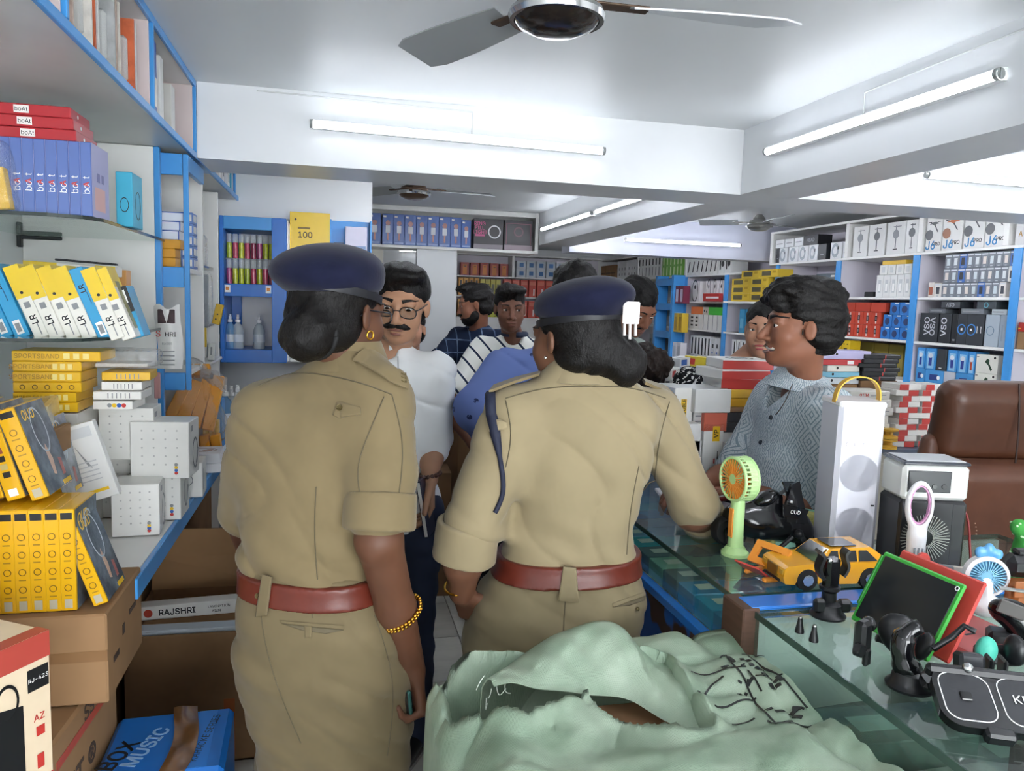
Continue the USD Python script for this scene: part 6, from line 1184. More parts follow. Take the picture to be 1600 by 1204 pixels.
part(t, 'handlebar', [tube([Q(1220, 770, -.05), Q(1226, 766, 0), Q(1230, 768, .05)], .0045, 8)], black_pl); part(t, 'kick_stand', [tube([Q(1168, 830), Q(1162, 846)], .003, 6), tube([Q(1180, 835), Q(1180, 856)], .003, 6)], black_pl); part(t, 'chrome_tips', [ball(Q(1152, 782, -.01), .004, 2), ball(Q(1236, 784, -.035), .006, 2)], chrome, True)
# small tripod below the toy, mint and lemon mini fans
a = at(1262, 858, z=ZG); t = thing('mini_tripod', 'small black folding tripod lying beside the toy motorcycle', 'tripod', None, T(a[0], a[1], ZG)); Q = lambda px, py, y=0.0: at(px, py, y=a[1] + y) - np.array([a[0], a[1], ZG])
part(t, 'leg', tube([Q(1238, 838), Q(1216, 858)], .006, 8), black_pl); part(t, 'leg', tube([Q(1250, 836), Q(1266, 862)], [.010, .007], 8), black_pl); part(t, 'leg', tube([Q(1258, 834, .02), Q(1278, 852, .03)], .006, 8), grey_pl); part(t, 'hinge', ball(Q(1248, 834), .012, 2), black_pl, True)
a = at(1273, 850, z=ZG); t = thing('lemon_mini_fan', 'lemon coloured square mini fan standing behind the toy car', 'fan', None, T(a[0], a[1] + .05, ZG, rz=-15)); part(t, 'housing', moved(rbx([-.026, -.009, 0], [.026, .009, .075], .006), T(ry=6)), lemon_pl, 40); pz(t, 'grille', radial(36, .008, .024, .0012, .003, -.008), lemon_pl, .040); pz(t, 'hub', lathe([(0, -.012), (.009, -.011), (.009, 0), (0, 0)], 16, T(rx=90)), lemon_pl, .040); part(t, 'mint_back', moved(rbx([-.028, .0095, 0], [.020, .014, .078], .004), T(ry=6)), mint_pl)
a = at(1228, 852, z=ZG); t = thing('mint_fan_base', 'mint and yellow rounded fan base lying on the glass behind the phone stand', 'fan', None, T(a[0], a[1] + .03, ZG, rz=20)); part(t, 'dome', lathe([(0, .034), (.03, .030), (.045, .012), (.046, 0), (0, 0)], 28), mint_pl, 40); part(t, 'rim', moved(rbx([-.052, -.020, 0], [-.036, .02, .030], .006), T()), lemon_pl, 40)
# yellow toy car
a, b = at(1208, 912, z=ZG), at(1372, 905, z=ZG)
t = thing('toy_car', 'yellow toy luxury car on the counter in front of the fans', 'toy car', None, T(1.072, 1.455, ZG, rz=-4, s=1.07)); car_y = M('toy_car_yellow', '#e8a51f', .22, coat=.6); dark_gl = M('toy_window', '#1e2226', .12, coat=.4)
def carbody(prof, hw, b=.012):
    pg = Polygon(prof).buffer(-.003).buffer(.003); m = ext(pg, 2 * hw); v = m.vertices.copy(); m.vertices = np.stack([v[:, 0], v[:, 2] - hw, v[:, 1]], 1); m.invert() if m.volume < 0 else None; return m
low = [(-.118, .016), (-.122, .030), (-.120, .046), (-.112, .052), (-.060, .057), (.112, .058), (.124, .048), (.126, .022), (.118, .014), (.095, .013), (.088, .030), (.066, .036), (.046, .028), (.040, .013), (-.045, .013), (-.050, .028), (-.070, .036), (-.090, .028), (-.096, .014)]
part(t, 'car_body', carbody(low, .046), car_y, 25)
cab0, cab1 = np.array([(-.052, .056), (-.022, .083), (.070, .086), (.112, .057)]), None
v = np.array([[x, s * (.044 if z < .07 else .036), z] for x, z in cab0 for s in (-1, 1)]); part(t, 'cabin', trimesh.convex.convex_hull(v), car_y, 20)
part(t, 'windscreen', sheet(np.array([[[-.0525, -.037, .0575], [-.0525, .037, .0575]], [[-.0245, -.032, .0825], [-.0245, .032, .0825]]]), .002), dark_gl); part(t, 'sunroof', rbx([-.012, -.026, .0850], [.045, .026, .0872], .0008), dark_gl)
for s_ in (-1, 1):
    for x0, x1 in ((-.034, -.004), (.002, .036), (.042, .082)): part(t, 'side_window', sheet(np.array([[[x0, s_ * .0455, .0595], [x1, s_ * .0455, .0595]], [[x0 + (.016 if x0 < -.02 else .001), s_ * .0385, .0800], [x1 - (.022 if x1 > .07 else 0), s_ * .0385, .0800]]]), .0016), dark_gl)
    for x in (-.070, .067): part(t, 'wheel', lathe([(0, -.009), (.014, -.009), (.022, -.007), (.0235, .0), (.022, .007), (0, .007)], 24, T(x, s_ * .040, .0235, rx=90)), M('toy_tyre', '#101011', .6), 40); part(t, 'wheel_rim', lathe([(0, -.010), (.012, -.010), (.012, .010), (0, .010)], 8, T(x, s_ * .0408, .0235, rx=90)), chrome, 30)
part(t, 'front_grille', rbx([-.1235, -.020, .022], [-.120, .020, .046], .001), M('toy_grille', '#7a5a1a', .3)); part(t, 'headlight', rbx([-.1225, .026, .034], [-.118, .042, .044], .001), M('toy_lamp', '#cfa33a', .15)); part(t, 'headlight', rbx([-.1225, -.042, .034], [-.118, -.026, .044], .001), M('toy_lamp', '#cfa33a', .15)); part(t, 'lower_intake', rbx([-.1225, -.03, .015], [-.119, .03, .021], .001), black_pl)
# tall white double fan with yellow strap
t = thing('double_fan', 'tall white double cooling fan with a yellow carrying strap on the counter', 'fan', None, T(1.250, 1.642, ZG, rz=-16)); H = .385
def slanted(w, d0, d1, h): return trimesh.convex.convex_hull(np.array([[s * (w / 2 - (.010 if e else 0)), y, z] for z, dd in ((0, d0), (h, d1)) for s, y, e in ((-1, -dd / 2, 0), (1, -dd / 2, 0), (1, dd / 2 - .01, 0), (-1, dd / 2 - .01, 0), (1, dd / 2, 1), (-1, dd / 2, 1))]))
import manifold3d as m3
def tom3(m): return m3.Manifold(m3.Mesh(np.asarray(m.vertices, np.float32), np.asarray(m.faces, np.uint32)))
def fromm3(m): q = m.to_mesh(); return trimesh.Trimesh(q.vert_properties[:, :3], q.tri_verts, process=False)
bodyw = tom3(rbx([-.055, -.06, 0], [.055, .07, H], .010))
for z in (.085, .215): bodyw = bodyw - tom3(lathe([(0, .02), (.034, .02), (.047, -.002), (0, -.002)], 32, T(0, -.0605, z, rx=-90)))
part(t, 'housing', fromm3(bodyw), white_pl, 30)
for z in (.085, .215):
    pz(t, 'grille', radial(40, .009, .034, .0016, .003, -.042), white_pl, z); pz(t, 'hub', lathe([(0, -.004), (.010, -.002), (.010, .004), (0, .004)], 20, T(0, -.044, 0, rx=90)), white_pl, z, 40); pz(t, 'back_disc', lathe([(0, 0), (.036, 0), (.036, .001), (0, .001)], 24, T(0, -.0390, 0, rx=90)), M('shade_grey_plastic', '#85868f', .5), z)
part(t, 'top_lid', rbx([-.056, -.061, H - .012], [.056, .071, H + .004], .004), white_g)
for k in range(3): part(t, 'button', lathe([(0, .003), (.004, .003), (.0055, 0), (0, 0)], 14, T(-.030 + .020 * k, -.0602, .285, rx=90)), chrome, 40)
for k in range(2): part(t, 'side_tab', rbx([.0545, -.01, .20 + .045 * k], [.0565, .02, .232 + .045 * k], .004), white_g)
sp = spline([[.056, .02, H - .035], [.066, .02, H - .005], [.050, .01, H + .045], [.0, .0, H + .058], [-.040, -.01, H + .038], [-.056, -.02, H - .004]], 30); part(t, 'strap', sheet(np.stack([sp + [0, -.012, 0], sp + [0, .012, 0]], 1), .003), yellow_pl, 50); part(t, 'strap_knob', lathe([(0, .006), (.007, .005), (.009, 0), (0, 0)], 18, T(.058, .02, H - .034, ry=90)), yellow_pl, 40); part(t, 'socket', rbx([.035, -.0612, .135], [.043, -.0602, .139], .0003), black_pl)
# black and clear air cooler
t = thing('air_cooler', 'black air cooler with a frosted water tank beside the white double fan', 'air cooler', None, T(1.362, 1.515, ZG, rz=-14)); H = .265
part(t, 'housing', rbx([-.080, -.055, 0], [.075, .055, .175], .008), black_pl, 30); part(t, 'tank', rbx([-.079, -.054, .1755], [.074, .054, H - .008], .008), M('frosted_tank', '#d9dbd6', .35, spec=.5), 30); part(t, 'lid', rbx([-.080, -.055, H - .008], [.075, .055, H], .004), M('dark_tinted_lid', '#3d4149', .12, coat=.4), 30); part(t, 'lid_plate', rbx([-.070, -.046, H], [.066, .046, H + .0025], .002), M('pale_lid', '#c5c8cb', .3))
part(t, 'control_panel', rbx([-.068, -.0575, .195], [.030, -.0545, .245], .006), M('dark_panel', '#25282b', .25));
for k in range(4): part(t, 'button', lathe([(0, .002), (.0055, .002), (.006, 0), (0, 0)], 14, T(-.052 + .022 * k, -.0575, .210, rx=90)), black_gl, 40)
part(t, 'front_frame', rbx([-.078, -.058, .004], [.040, -.0545, .172], .004), black_pl); pz(t, 'grille', radial(44, .018, .056, .0015, .003, -.0575), M('grille_silver', '#b5b5ae', .3, metal=.5), .088, x=-.02); pz(t, 'hub', lathe([(0, .004), (.018, .003), (.019, 0), (0, 0)], 24, T(0, -.0565, 0, rx=90)), black_gl, .088, 40, x=-.02)
part(t, 'cord', tube(spline([[.077, .0, .17], [.090, -.01, .15], [.105, -.02, .08], [.112, -.03, .0]], 16), .0028, 8), M('red_cord', '#8f2f2f', .4), True)
# pink and white bladeless hand fan
a = at(1440, 905, z=ZG); t = thing('bladeless_fan', 'white bladeless hand fan with a pink ring in front of the air cooler', 'fan', None, T(1.275, 1.428, ZG, rz=-25))
part(t, 'handle', netmesh(field([cone([0, 0, .022], [0, 0, .105], .0165, .0205, .01), ell([0, 0, .175], [.030, .018, .058], None, .02), ('-', ell([0, -.0, .178], [.0215, .05, .045])[1], .004)]), [-.05, -.04, -.01], [.05, .04, .26], .003), white_g, True)
part(t, 'pink_ring', netmesh(field([ell([0, 0, .178], [.0225, .0165, .046], None, 0), ('-', ell([0, 0, .178], [.0180, .05, .0405])[1], .003)]), [-.04, -.04, .11], [.04, .04, .25], .0025), pink_pl, True); part(t, 'base', rbx([-.024, -.02, 0], [.024, .02, .014], .006), M('pink_base', '#e3a7a0', .4)); part(t, 'lettering', [rbx([-.010 + .008 * k, -.0215, .060], [-.006 + .008 * k, -.0200, .085], .0003) for k in range(3)], GR)
# ------------------------------------------------------------------ the rest of the goods on the counters
# writing tablets: green framed one leaning, red framed behind it, a red one lying flat
def tablet(name, label, P0, U, ang, w, h, frame, xf2=None, face=True):
    hN = np.array([-U[1], U[0], 0]); V = hN * math.cos(ang) + np.array([0, 0, math.sin(ang)]); N = np.cross(U, V)
    A = np.eye(4); A[:3, 0], A[:3, 1], A[:3, 2], A[:3, 3] = U, -N, V, P0
    t = thing(name, label, 'writing tablet', None, A)
    part(t, 'frame', rbx([0, 0, 0], [w, .007, h], .004), frame, 30)
    if face:
        part(t, 'screen', rbx([.008, -.0008, .010], [w - .008, .002, h - .008], .001), M('tablet_screen', '#23272a', .25)); part(t, 'button_ring', moved(ringxz(.0095, .0010, 28), T(w - .024, -.0010, .034)), M('pale_ring', '#aab0b0', .4)); part(t, 'lock_hole', moved(ringxz(.0035, .0010, 20), T(w - .011, -.001, h - .012)), white_g); part(t, 'pen', rbx([.0, -.004, h * .22], [.006, -.0005, h - .01], .0015), M('darker_green_plastic', '#2c8a34', .35))
    return t
U = np.array([.0706, -.9975, 0.0]); P0 = np.array([.989, 1.262, .953])
tablet('writing_tablet', 'green framed writing tablet with a black screen leaning on the near counter', P0, U, math.radians(62), .189, .150, green_v)
hN = np.array([.9975, .0706, 0])
tablet('writing_tablet', 'red and cream framed slate leaning behind the green writing tablet', P0 + hN * .030 + U * .015, U, math.radians(64), .189, .155, red_pl, face=False)
t = thing('red_slate', 'red slate with a cream stand lying flat beside the green tablet', 'slate', None, T(1.175, 1.165, ZG, rz=6)); part(t, 'slate_body', rbx([-.09, -.085, 0], [.075, .085, .010], .006), M('coral_red_plastic', '#c96460', .4), 30); part(t, 'cut', rbx([-.03, -.02, .0100], [-.005, -.014, .0104], .0002), BK)
t = thing('cream_slate', 'cream slate with a red knob behind the red framed one', 'slate', None, T(1.235, 1.335, ZG, rz=-30)); part(t, 'slate_body', moved(rbx([-.075, -.004, 0], [.075, .004, .075], .003), T(rx=-12)), M('cream_plastic', '#d9cfc4', .4)); part(t, 'knob', moved(lathe([(0, -.006), (.012, -.006), (.0135, 0), (.012, .006), (0, .006)], 20), T(-.02, -.015, .090, rx=90)), red_pl, 40); part(t, 'knob_arm', moved(rbx([-.045, -.008, .05], [.045, 0, .075], .003), T(rx=-12)), grey_pl)
# little black rubber feet
for i, (px, py) in enumerate(((1240, 988), (1262, 1002))):
    a = at(px, py, z=ZG); t = thing('rubber_cone', f'small black rubber cone, the {["farther", "nearer"][i]} of two at the glass edge', 'rubber cone', None, T(a[0] + .012, a[1], ZG)); part(t, 'cone', lathe([(0, 0), (.0085, 0), (.0085, .003), (.0045, .022), (.004, .028), (0, .028)], 18), black_pl, 40); part(t, 'tip', lathe([(0, .0281), (.0035, .0281), (.0030, .031), (0, .031)], 12), silver)
# phone holders
def suction(t, z=0.0, r=.032): part(t, 'suction_base', lathe([(0, z), (r, z), (r * 1.02, z + .004), (r * .8, z + .012), (r * .72, z + .026), (r * .5, z + .032), (0, z + .032)], 28), black_pl, 40)
def jaw(t, xf, w=.022, h=.05): part(t, 'clamp_jaw', moved(netmesh(field([ell([0, 0, 0], [w * .35, .014, h * .5], None, .006), ell([w * .15, -.010, 0], [w * .3, .012, h * .42], None, .012)]), [-.05] * 3, [.05] * 3, .003), xf), black_pl, True)
a = at(1286, 962, z=ZG); t = thing('car_phone_holder', 'black suction phone holder with red jaw lining beside the toy car', 'phone holder', None, T(a[0] + .01, a[1], ZG, rz=-10)); suction(t, 0, .034)
part(t, 'neck', [lathe([(0, .03), (.014, .03), (.014, .05), (.020, .056), (.020, .062), (0, .062)], 20)], black_pl, 40); part(t, 'arm', moved(rbx([-.014, -.012, .055], [.016, .012, .120], .006), T(rz=10)), black_gl, 30); part(t, 'clamp_jaw', sheet(spline([[-.020, -.008, .080], [-.030, -.010, .105], [-.026, -.012, .128], [-.034, -.012, .136]], 12)[:, None] + np.array([[[0, -.012, 0], [0, .014, 0]]]), .006), black_pl, 40); part(t, 'clamp_jaw', sheet(spline([[.020, -.004, .085], [.028, -.004, .108], [.022, -.004, .130], [.028, -.004, .138]], 12)[:, None] + np.array([[[0, -.012, 0], [0, .014, 0]]]), .005), black_pl, 40); part(t, 'red_lining', sheet(np.array([[[-.0265, -.014, .085], [-.0265, .008, .085]], [[-.0275, -.016, .108], [-.0275, .008, .108]]]), .003), M('dark_red_lining', '#8c2d33', .4)); part(t, 'lever', rbx([-.036, -.02, .012], [-.012, -.004, .040], .005), black_pl); part(t, 'lever', rbx([.016, -.014, .010], [.044, .006, .036], .006), black_pl); part(t, 'chrome_dot', ball([-.012, -.016, .118], .006, 2), chrome, True)
a = at(1335, 1040, z=ZG); t = thing('vent_clip_holder', 'black vent clip phone holder standing near the front glass edge', 'phone holder', None, T(a[0] + .02, a[1] + .01, ZG, rz=25)); part(t, 'body', rbx([-.014, -.010, .012], [.016, .012, .075], .006), black_pl, 30); part(t, 'clip', [rbx([-.012, -.016, 0], [.004, -.006, .030], .003)], black_pl); part(t, 'clip', rbx([-.034, -.012, .026], [-.010, -.004, .034], .003), black_pl); part(t, 'ball_joint', ball([.018, .0, .065], .013, 2), black_gl, True); part(t, 'knob', lathe([(0, -.008), (.011, -.008), (.011, .004), (0, .004)], 16, T(-.022, -.008, .030, rx=90)), black_pl, 40)
a = at(1385, 1030, z=ZG); t = thing('clamp_phone_holder', 'black padded clamp phone holder lying before the green tablet', 'phone holder', None, T(a[0] + .02, a[1] + .02, ZG + .001, rz=-35)); part(t, 'pad', moved(netmesh(field([ell([0, 0, .045], [.036, .018, .032], None, .01), ell([.02, -.005, .025], [.03, .02, .02], None, .02)]), [-.08, -.05, -.02], [.09, .05, .1], .004), T(ry=18)), black_pl, True); jaw(t, T(.050, -.012, .030, ry=25), .03, .055); part(t, 'back_arm', tube([[-.02, .01, .02], [.02, .02, .010], [.06, .02, .012]], .007, 8), black_pl, True)
a = at(1415, 1078, z=ZG); t = thing('dashboard_phone_holder', 'black dashboard phone holder with curved arm and grey pad in the foreground', 'phone holder', None, T(a[0] + .015, a[1] + .01, ZG, rz=-25)); suction(t, 0, .036); part(t, 'arm', tube(spline([[0, 0, .02], [-.014, .0, .055], [-.010, .004, .085], [.010, .008, .100]], 14), [.022] * 4 + [.018] * 6 + [.013] * 4, 10), black_gl, True); part(t, 'grey_pad', rbx([.022, -.030, .020], [.040, -.026, .044], .003), M('pale_grey_plastic', '#cfd0da', .4)); part(t, 'cradle', moved(rbx([-.01, -.045, .0], [.11, .0, .014], .006), T(.015, -.01, .018, ry=-6)), black_gl, 30); part(t, 'cradle_plate', moved(rbx([.0, -.02, .0], [.038, .018, .032], .005), T(.070, .01, .030, rx=-18)), M('dark_grey_plastic', '#33363a', .35)); part(t, 'side_arm', tube([[.04, .03, .055], [.07, .04, .075], [.085, .035, .098], [.10, .03, .092]], .005, 8), black_pl, True); part(t, 'prong', rbx([.115, .0, .03], [.122, .03, .06], .003), black_pl); part(t, 'prong', rbx([.135, .0, .03], [.142, .03, .06], .003), black_pl)
# twin charging pads
a = at(1500, 1120, z=ZG); t = thing('twin_charging_pad', 'black twin charging pad with white outlines in the foreground', 'charging pad', None, T(a[0] + .028, a[1] - .030, ZG + .030, rz=-24) @ T(rx=28))
fr = affinity.translate(rrect(.078, .085, .022, 6), 0, 0); m = ext(rrect(.165, .100, .03, 6), .016); part(t, 'pad_body', m, black_gl, 30)
for k, x in enumerate((-.040, .040)):
    part(t, 'outline', moved(ext(rrect(.070, .080, .020, 6).difference(rrect(.0670, .077, .0185, 6)), .001), T(x, .0, .0162)), M('white_line', '#e6e6e6', .4)); part(t, 'pad_face', moved(ext(rrect(.066, .076, .018, 6), .0006), T(x, 0, .0160)), M('dark_grey_leather', '#26282c', .5, bump=(200, .2, .001)))
part(t, 'lettering', moved(txt('KPS', .014), T(.040, .004, .0175, rx=-90, rz=0) @ T()), W_); part(t, 'chip', moved(rbx([-.008, -.007, 0], [.008, .007, .003], .002), T(-.042, 0, .0165)), black_gl); part(t, 'foot_clip', rbx([-.03, -.062, -.004], [.01, -.044, .018], .004), black_pl); part(t, 'top_clip', rbx([-.085, .038, .0], [.06, .054, .022], .005), black_pl); part(t, 'magnet', ball([-.028, .047, .022], .008, 2), chrome, True); part(t, 'stand', rbx([-.05, -.03, -.028], [.05, .03, -.0005], .004), black_pl); part(t, 'knob', ball([.068, -.018, .022], .013, 2), black_gl, True)
a = at(1548, 1050, z=ZG); t = thing('mint_clamp_holder', 'black phone holder with a mint green padded jaw at the right frame edge', 'phone holder', None, T(a[0] + .02, a[1] + .02, ZG, rz=-20)); part(t, 'mint_pad', netmesh(field([ell([-.012, -.004, .030], [.018, .014, .024], None, .01)]), [-.05, -.04, 0], [.03, .04, .08], .003), M('mint_rubber', '#4fbfa8', .5), True); jaw(t, T(.028, -.008, .036), .04, .055); part(t, 'body', rbx([-.02, 0, 0], [.05, .03, .03], .006), black_pl, 30)
a = at(1560, 1030, z=ZG); t = thing('grey_pad_holder', 'black clamp phone holder with a grey pad standing right of the red slate', 'phone holder', None, T(a[0] + .05, a[1] + .05, ZG + .0, rz=-35)); part(t, 'jaw_block', moved(netmesh(field([ell([0, 0, .065], [.040, .026, .026], None, .01), ell([.03, 0, .045], [.03, .026, .026], None, .02)]), [-.08, -.06, .0], [.1, .06, .13], .004), T(ry=15)), black_gl, True); part(t, 'grey_pad', moved(rbx([-.034, -.029, .066], [.012, -.024, .092], .004), T(ry=15)), M('taupe_pad', '#5d5b58', .5)); part(t, 'foot', rbx([-.02, -.02, 0], [.07, .02, .03], .006), black_pl); part(t, 'metal_plate', moved(rbx([-.0, .03, .095], [.06, .045, .098], .001), T(ry=0)), silver); part(t, 'plate_post', rbx([.05, .025, .02], [.06, .045, .095], .002), black_pl)
# small blue and white fan with a crown, leather case, black pouch, cactus toy, red stick
a = at(1545, 972, z=ZG); t = thing('crown_mini_fan', 'white and sky blue mini fan with a blue crown near the right frame edge', 'fan', None, T(a[0] + .012, a[1] + .03, ZG, rz=-25))
part(t, 'body', netmesh(field([ell([.010, 0, .022], [.030, .024, .022], None, .01), ell([-.018, 0, .026], [.022, .02, .018], None, .01), cone([0, 0, .02], [0, 0, .07], .018, .016, .01)]), [-.06, -.05, -.005], [.06, .05, .1], .003), white_g, True); part(t, 'head_ring', moved(lathe([(.034, -.012), (.040, -.010), (.041, .010), (.034, .014), (.034, -.012)], 32, T(rx=90)), T(0, 0, .085)), white_g, 40); pz(t, 'grille', radial(32, .010, .035, .0018, .003, -.009), cyan_pl, .085); pz(t, 'hub', lathe([(0, -.014), (.010, -.012), (.010, .01), (0, .01)], 20, T(rx=90)), cyan_pl, .085, 40); pz(t, 'back_disc', lathe([(0, -.012), (.035, -.012), (.035, -.014), (0, -.014)], 24, T(rx=90)), M('deep_sky_plastic', '#6fb2d8', .4), .085)
part(t, 'crown', netmesh(field([ell([-.014, 0, .131], [.010, .007, .012], None, .004), ell([.002, 0, .137], [.010, .007, .015], None, .006), ell([.018, 0, .130], [.010, .007, .011], None, .006)]), [-.04, -.03, .10], [.045, .03, .16], .0025), M('mid_blue_plastic', '#5d9fd0', .3), True); part(t, 'blue_cheek', ball([-.028, -.008, .030], [.016, .012, .014], 3), cyan_pl, True); part(t, 'switch', rbx([.014, -.026, .018], [.022, -.021, .032], .002), M('teal_switch', '#4f8a8a', .4))
a = at(1592, 978, z=ZG); t = thing('leather_case', 'tan leather case standing at the right frame edge', 'case', None, T(a[0] + .03, a[1] + .02, ZG, rz=-15)); part(t, 'case_body', rbx([-.035, -.02, 0], [.05, .02, .085], .010), M('tan_leather', '#a8622f', .45, var=.2, vscale=15), 30); part(t, 'flap', rbx([-.036, -.0225, .055], [.051, -.0195, .087], .003), M('tan_leather', '#a8622f', .45), 30)
t = thing('black_pouch', 'black rounded holder above the leather case at the right frame edge', 'holder', None, T(a[0] + .035, a[1] + .035, ZG + .0875, rz=-15)); part(t, 'pouch_body', rbx([-.040, -.022, 0], [.06, .022, .045], .014), black_pl, 30); part(t, 'neck', rbx([-.02, -.012, .045], [.02, .012, .055], .003), black_pl)
t = thing('cactus_toy', 'green dotted cactus toy arm cut by the right frame edge', 'toy', None, T(1.60, 1.46, ZG)); cf = [cone([.03, 0, .0], [.03, 0, .05], .045, .04, .01), cone([.055, 0, .03], [.06, 0, .16], .034, .03, .02), cone([.052, 0, .055], [-.012, -.0, .105], .023, .020, .02)]
m = netmesh(field(cf), [-.08, -.08, -.01], [.14, .08, .22], .004); part(t, 'plush_body', m, M('cactus_green', '#46a546', .8), True); cfd = field(cf); rr = np.random.default_rng(5); pts = m.vertices[rr.choice(len(m.vertices), 60, False)]; part(t, 'dots', [ball(p, .003, 1) for p in pts], M('pale_dots', '#bfe0b0', .7), kind='stuff')
# heap the man is sorting and the pile behind
def flatbox(label, px0, pt, px1, pb, y, d, col, prints=(), z=None, rz=0, name='goods_box', cat_='box', group='boxes piled on the counter end'): return pbox(name, label, cat_, px0, pt, px1, pb, y, d, paper(col) if isinstance(col, str) else col, prints, z, rz, group)
y0 = 2.32
flatbox('upright white box with a yellow label beside the right officer\'s shoulder', 1052, 606, 1081, 662, 2.36, .16, '#e2e1dd', [('rect', 'f', .36, .12, .66, .68, YE), ('txt', 'f', .52, .4, 'DOUBLE', .012, BK, 90)], z=1.165)
flatbox('white carton stand under the upright white box with yellow label', 1046, 664, 1086, 745, 2.37, .16, '#dfdedb', z=ZG + .001)
flatbox('white box with a small square yellow label', 1096, 662, 1127, 738, y0 + .02, .14, '#e4e4e1', [('rect', 'f', .45, .72, .80, .96, YE), ('txt', 'f', .62, .84, 'VP', .016, BK, 90)] + [('rect', 'f', .55, .08 + .14 * k, .62, .16 + .14 * k, RD) for k in range(3)] + [('rect', 'f', .72, .1 + .16 * k, .76, .24 + .16 * k, BK) for k in range(3)], z=ZG + .001)
for i in range(3): flatbox(f'{ORD[i]} white flat box from the bottom beside the square labelled white box', 1062, 662 + 26 * (2 - i), 1095, 686 + 26 * (2 - i), y0 - .01, .14, ['#d9cfd0', '#dddddc', '#e3e3e1'][i], z=ZG + .001 + .061 * i)
flatbox('coral red fronted box on the square labelled white box', 1100, 636, 1136, 660, y0 + .02, .15, '#cf6a55', z=1.1365); flatbox('grey striped white box behind the coral red one', 1083, 630, 1098, 660, y0 + .04, .13, '#c9cac9', [('rect', 'f', .2, .3, .8, .36, GR), ('rect', 'f', .2, .5, .8, .56, GR)], z=1.138)
flatbox('white flat box lying on the coral red box', 1086, 608, 1142, 634, y0 + .01, .16, '#dcdcda', z=1.2015)
pr = [('ring', 'f', .42, .75, .014, .004, BK, .45)]
st = [('pale stack base', '#6b4a3a', .045, ()), ('lower white drawer box with a dark smile handle', '#dededd', .032, pr), ('upper white drawer box with a dark smile handle', '#e3e3e2', .032, pr), ('lower dark grey flat case in the pile beside the smiling man', '#34363b', .034, [('rect', 'f', .5, .4, .6, .6, BK)]), ('upper dark grey flat case in the pile beside the smiling man', '#3d4046', .034, [('rect', 'f', .5, .3, .6, .7, BK)]), ('brown flat box under the yellow envelopes', '#8d6a48', .018, ()), ('lower yellow folded envelope box', '#d9a428', .030, ()), ('upper yellow folded envelope box', '#e5b43a', .030, ()), ('lowest white and red lidded box in the pile', '#dfdfdc', .033, [('rect', 'f', 0, 0, 1, 1, RD)]), ('middle white and red lidded box in the pile', '#e4e3e0', .033, [('rect', 'f', 0, 0, 1, .85, RD)]), ('topmost white and red lidded box with an outline drawing', '#e8e7e4', .033, [('rect', 'f', 0, 0, 1, .9, RD), ('ring', 't', .5, .5, .05, .003, BK, .6), ('ring', 't', .5, .5, .03, .003, GR, .6)])]
z = 1.065
for i, (lb, c, h, p) in enumerate(st):
    if i == 0: product('goods_carton', 'brown carton that carries the pile beside the smiling man', 'carton', .22, .20, z - ZG - .002, kraft_d, T(1.375, 2.45, ZG + .001)); h = .012; continue
    z += .0005; product('pile_box', lb, 'box', .19 - .012 * (i % 3), .17, h, paper(c), T(1.37 + .012 * ((i * 5) % 3 - 1), 2.44, z, rz=[0, 2, -3, 1, -2, 3, -4, 4, -6, 5, -8][i]), p, 'pile beside the smiling man'); z += h
for i in range(14):
    r_ = random.Random(i); product('thin_card', f'loose thin black or gold card, {ORD[i]} in the slanting heap by the man\'s belly', 'card', .11, .10, .003, [BK, paper('#b08a3a'), paper('#3d2c26'), paper('#d9d6cf')][i % 4], T(1.330 + .012 * i * .6, 2.225 + .006 * (i % 4), ZG + .012 + .008 * i, rz=r_.uniform(-25, 25)) @ T(ry=-22 + r_.uniform(-6, 6)), (), 'slanting heap of thin cards')
cards = [('#dfdcd8', 1.13, 2.24, 12), ('#c8453e', 1.22, 2.22, -20), ('#2f5fa8', 1.08, 2.14, 8), ('#e6e3df', 1.05, 2.20, -12), ('#b9bcc0', 1.12, 2.08, 25), ('#d9d9da', 1.07, 2.02, -8), ('#8f3a35', 1.18, 2.14, 15), ('#aab6c2', 1.14, 1.98, -30)]
for i, (c, x, y, rz) in enumerate(cards): product('card_pack', f'{["white", "red", "blue", "cream", "grey", "pale", "dark red", "steel blue"][i]} flat card pack lying on the glass before the smiling man', 'packet', .11, .075, .010, paper(c, .3), T(x, y, ZG + .0005 + .0001 * i + (.0108 if i in (3, 6) else 0), rz=rz), [('rect', 't', .15, .2, .6, .5, W_), ('rect', 't', .7, .3, .85, .8, GR)], 'flat card packs before the smiling man')
product('white_slip', 'white paper slip on the glass by the right officer\'s hand', 'paper', .08, .06, .002, paper('#eef0f2'), T(1.035, 1.90, ZG + .0005, rz=20))
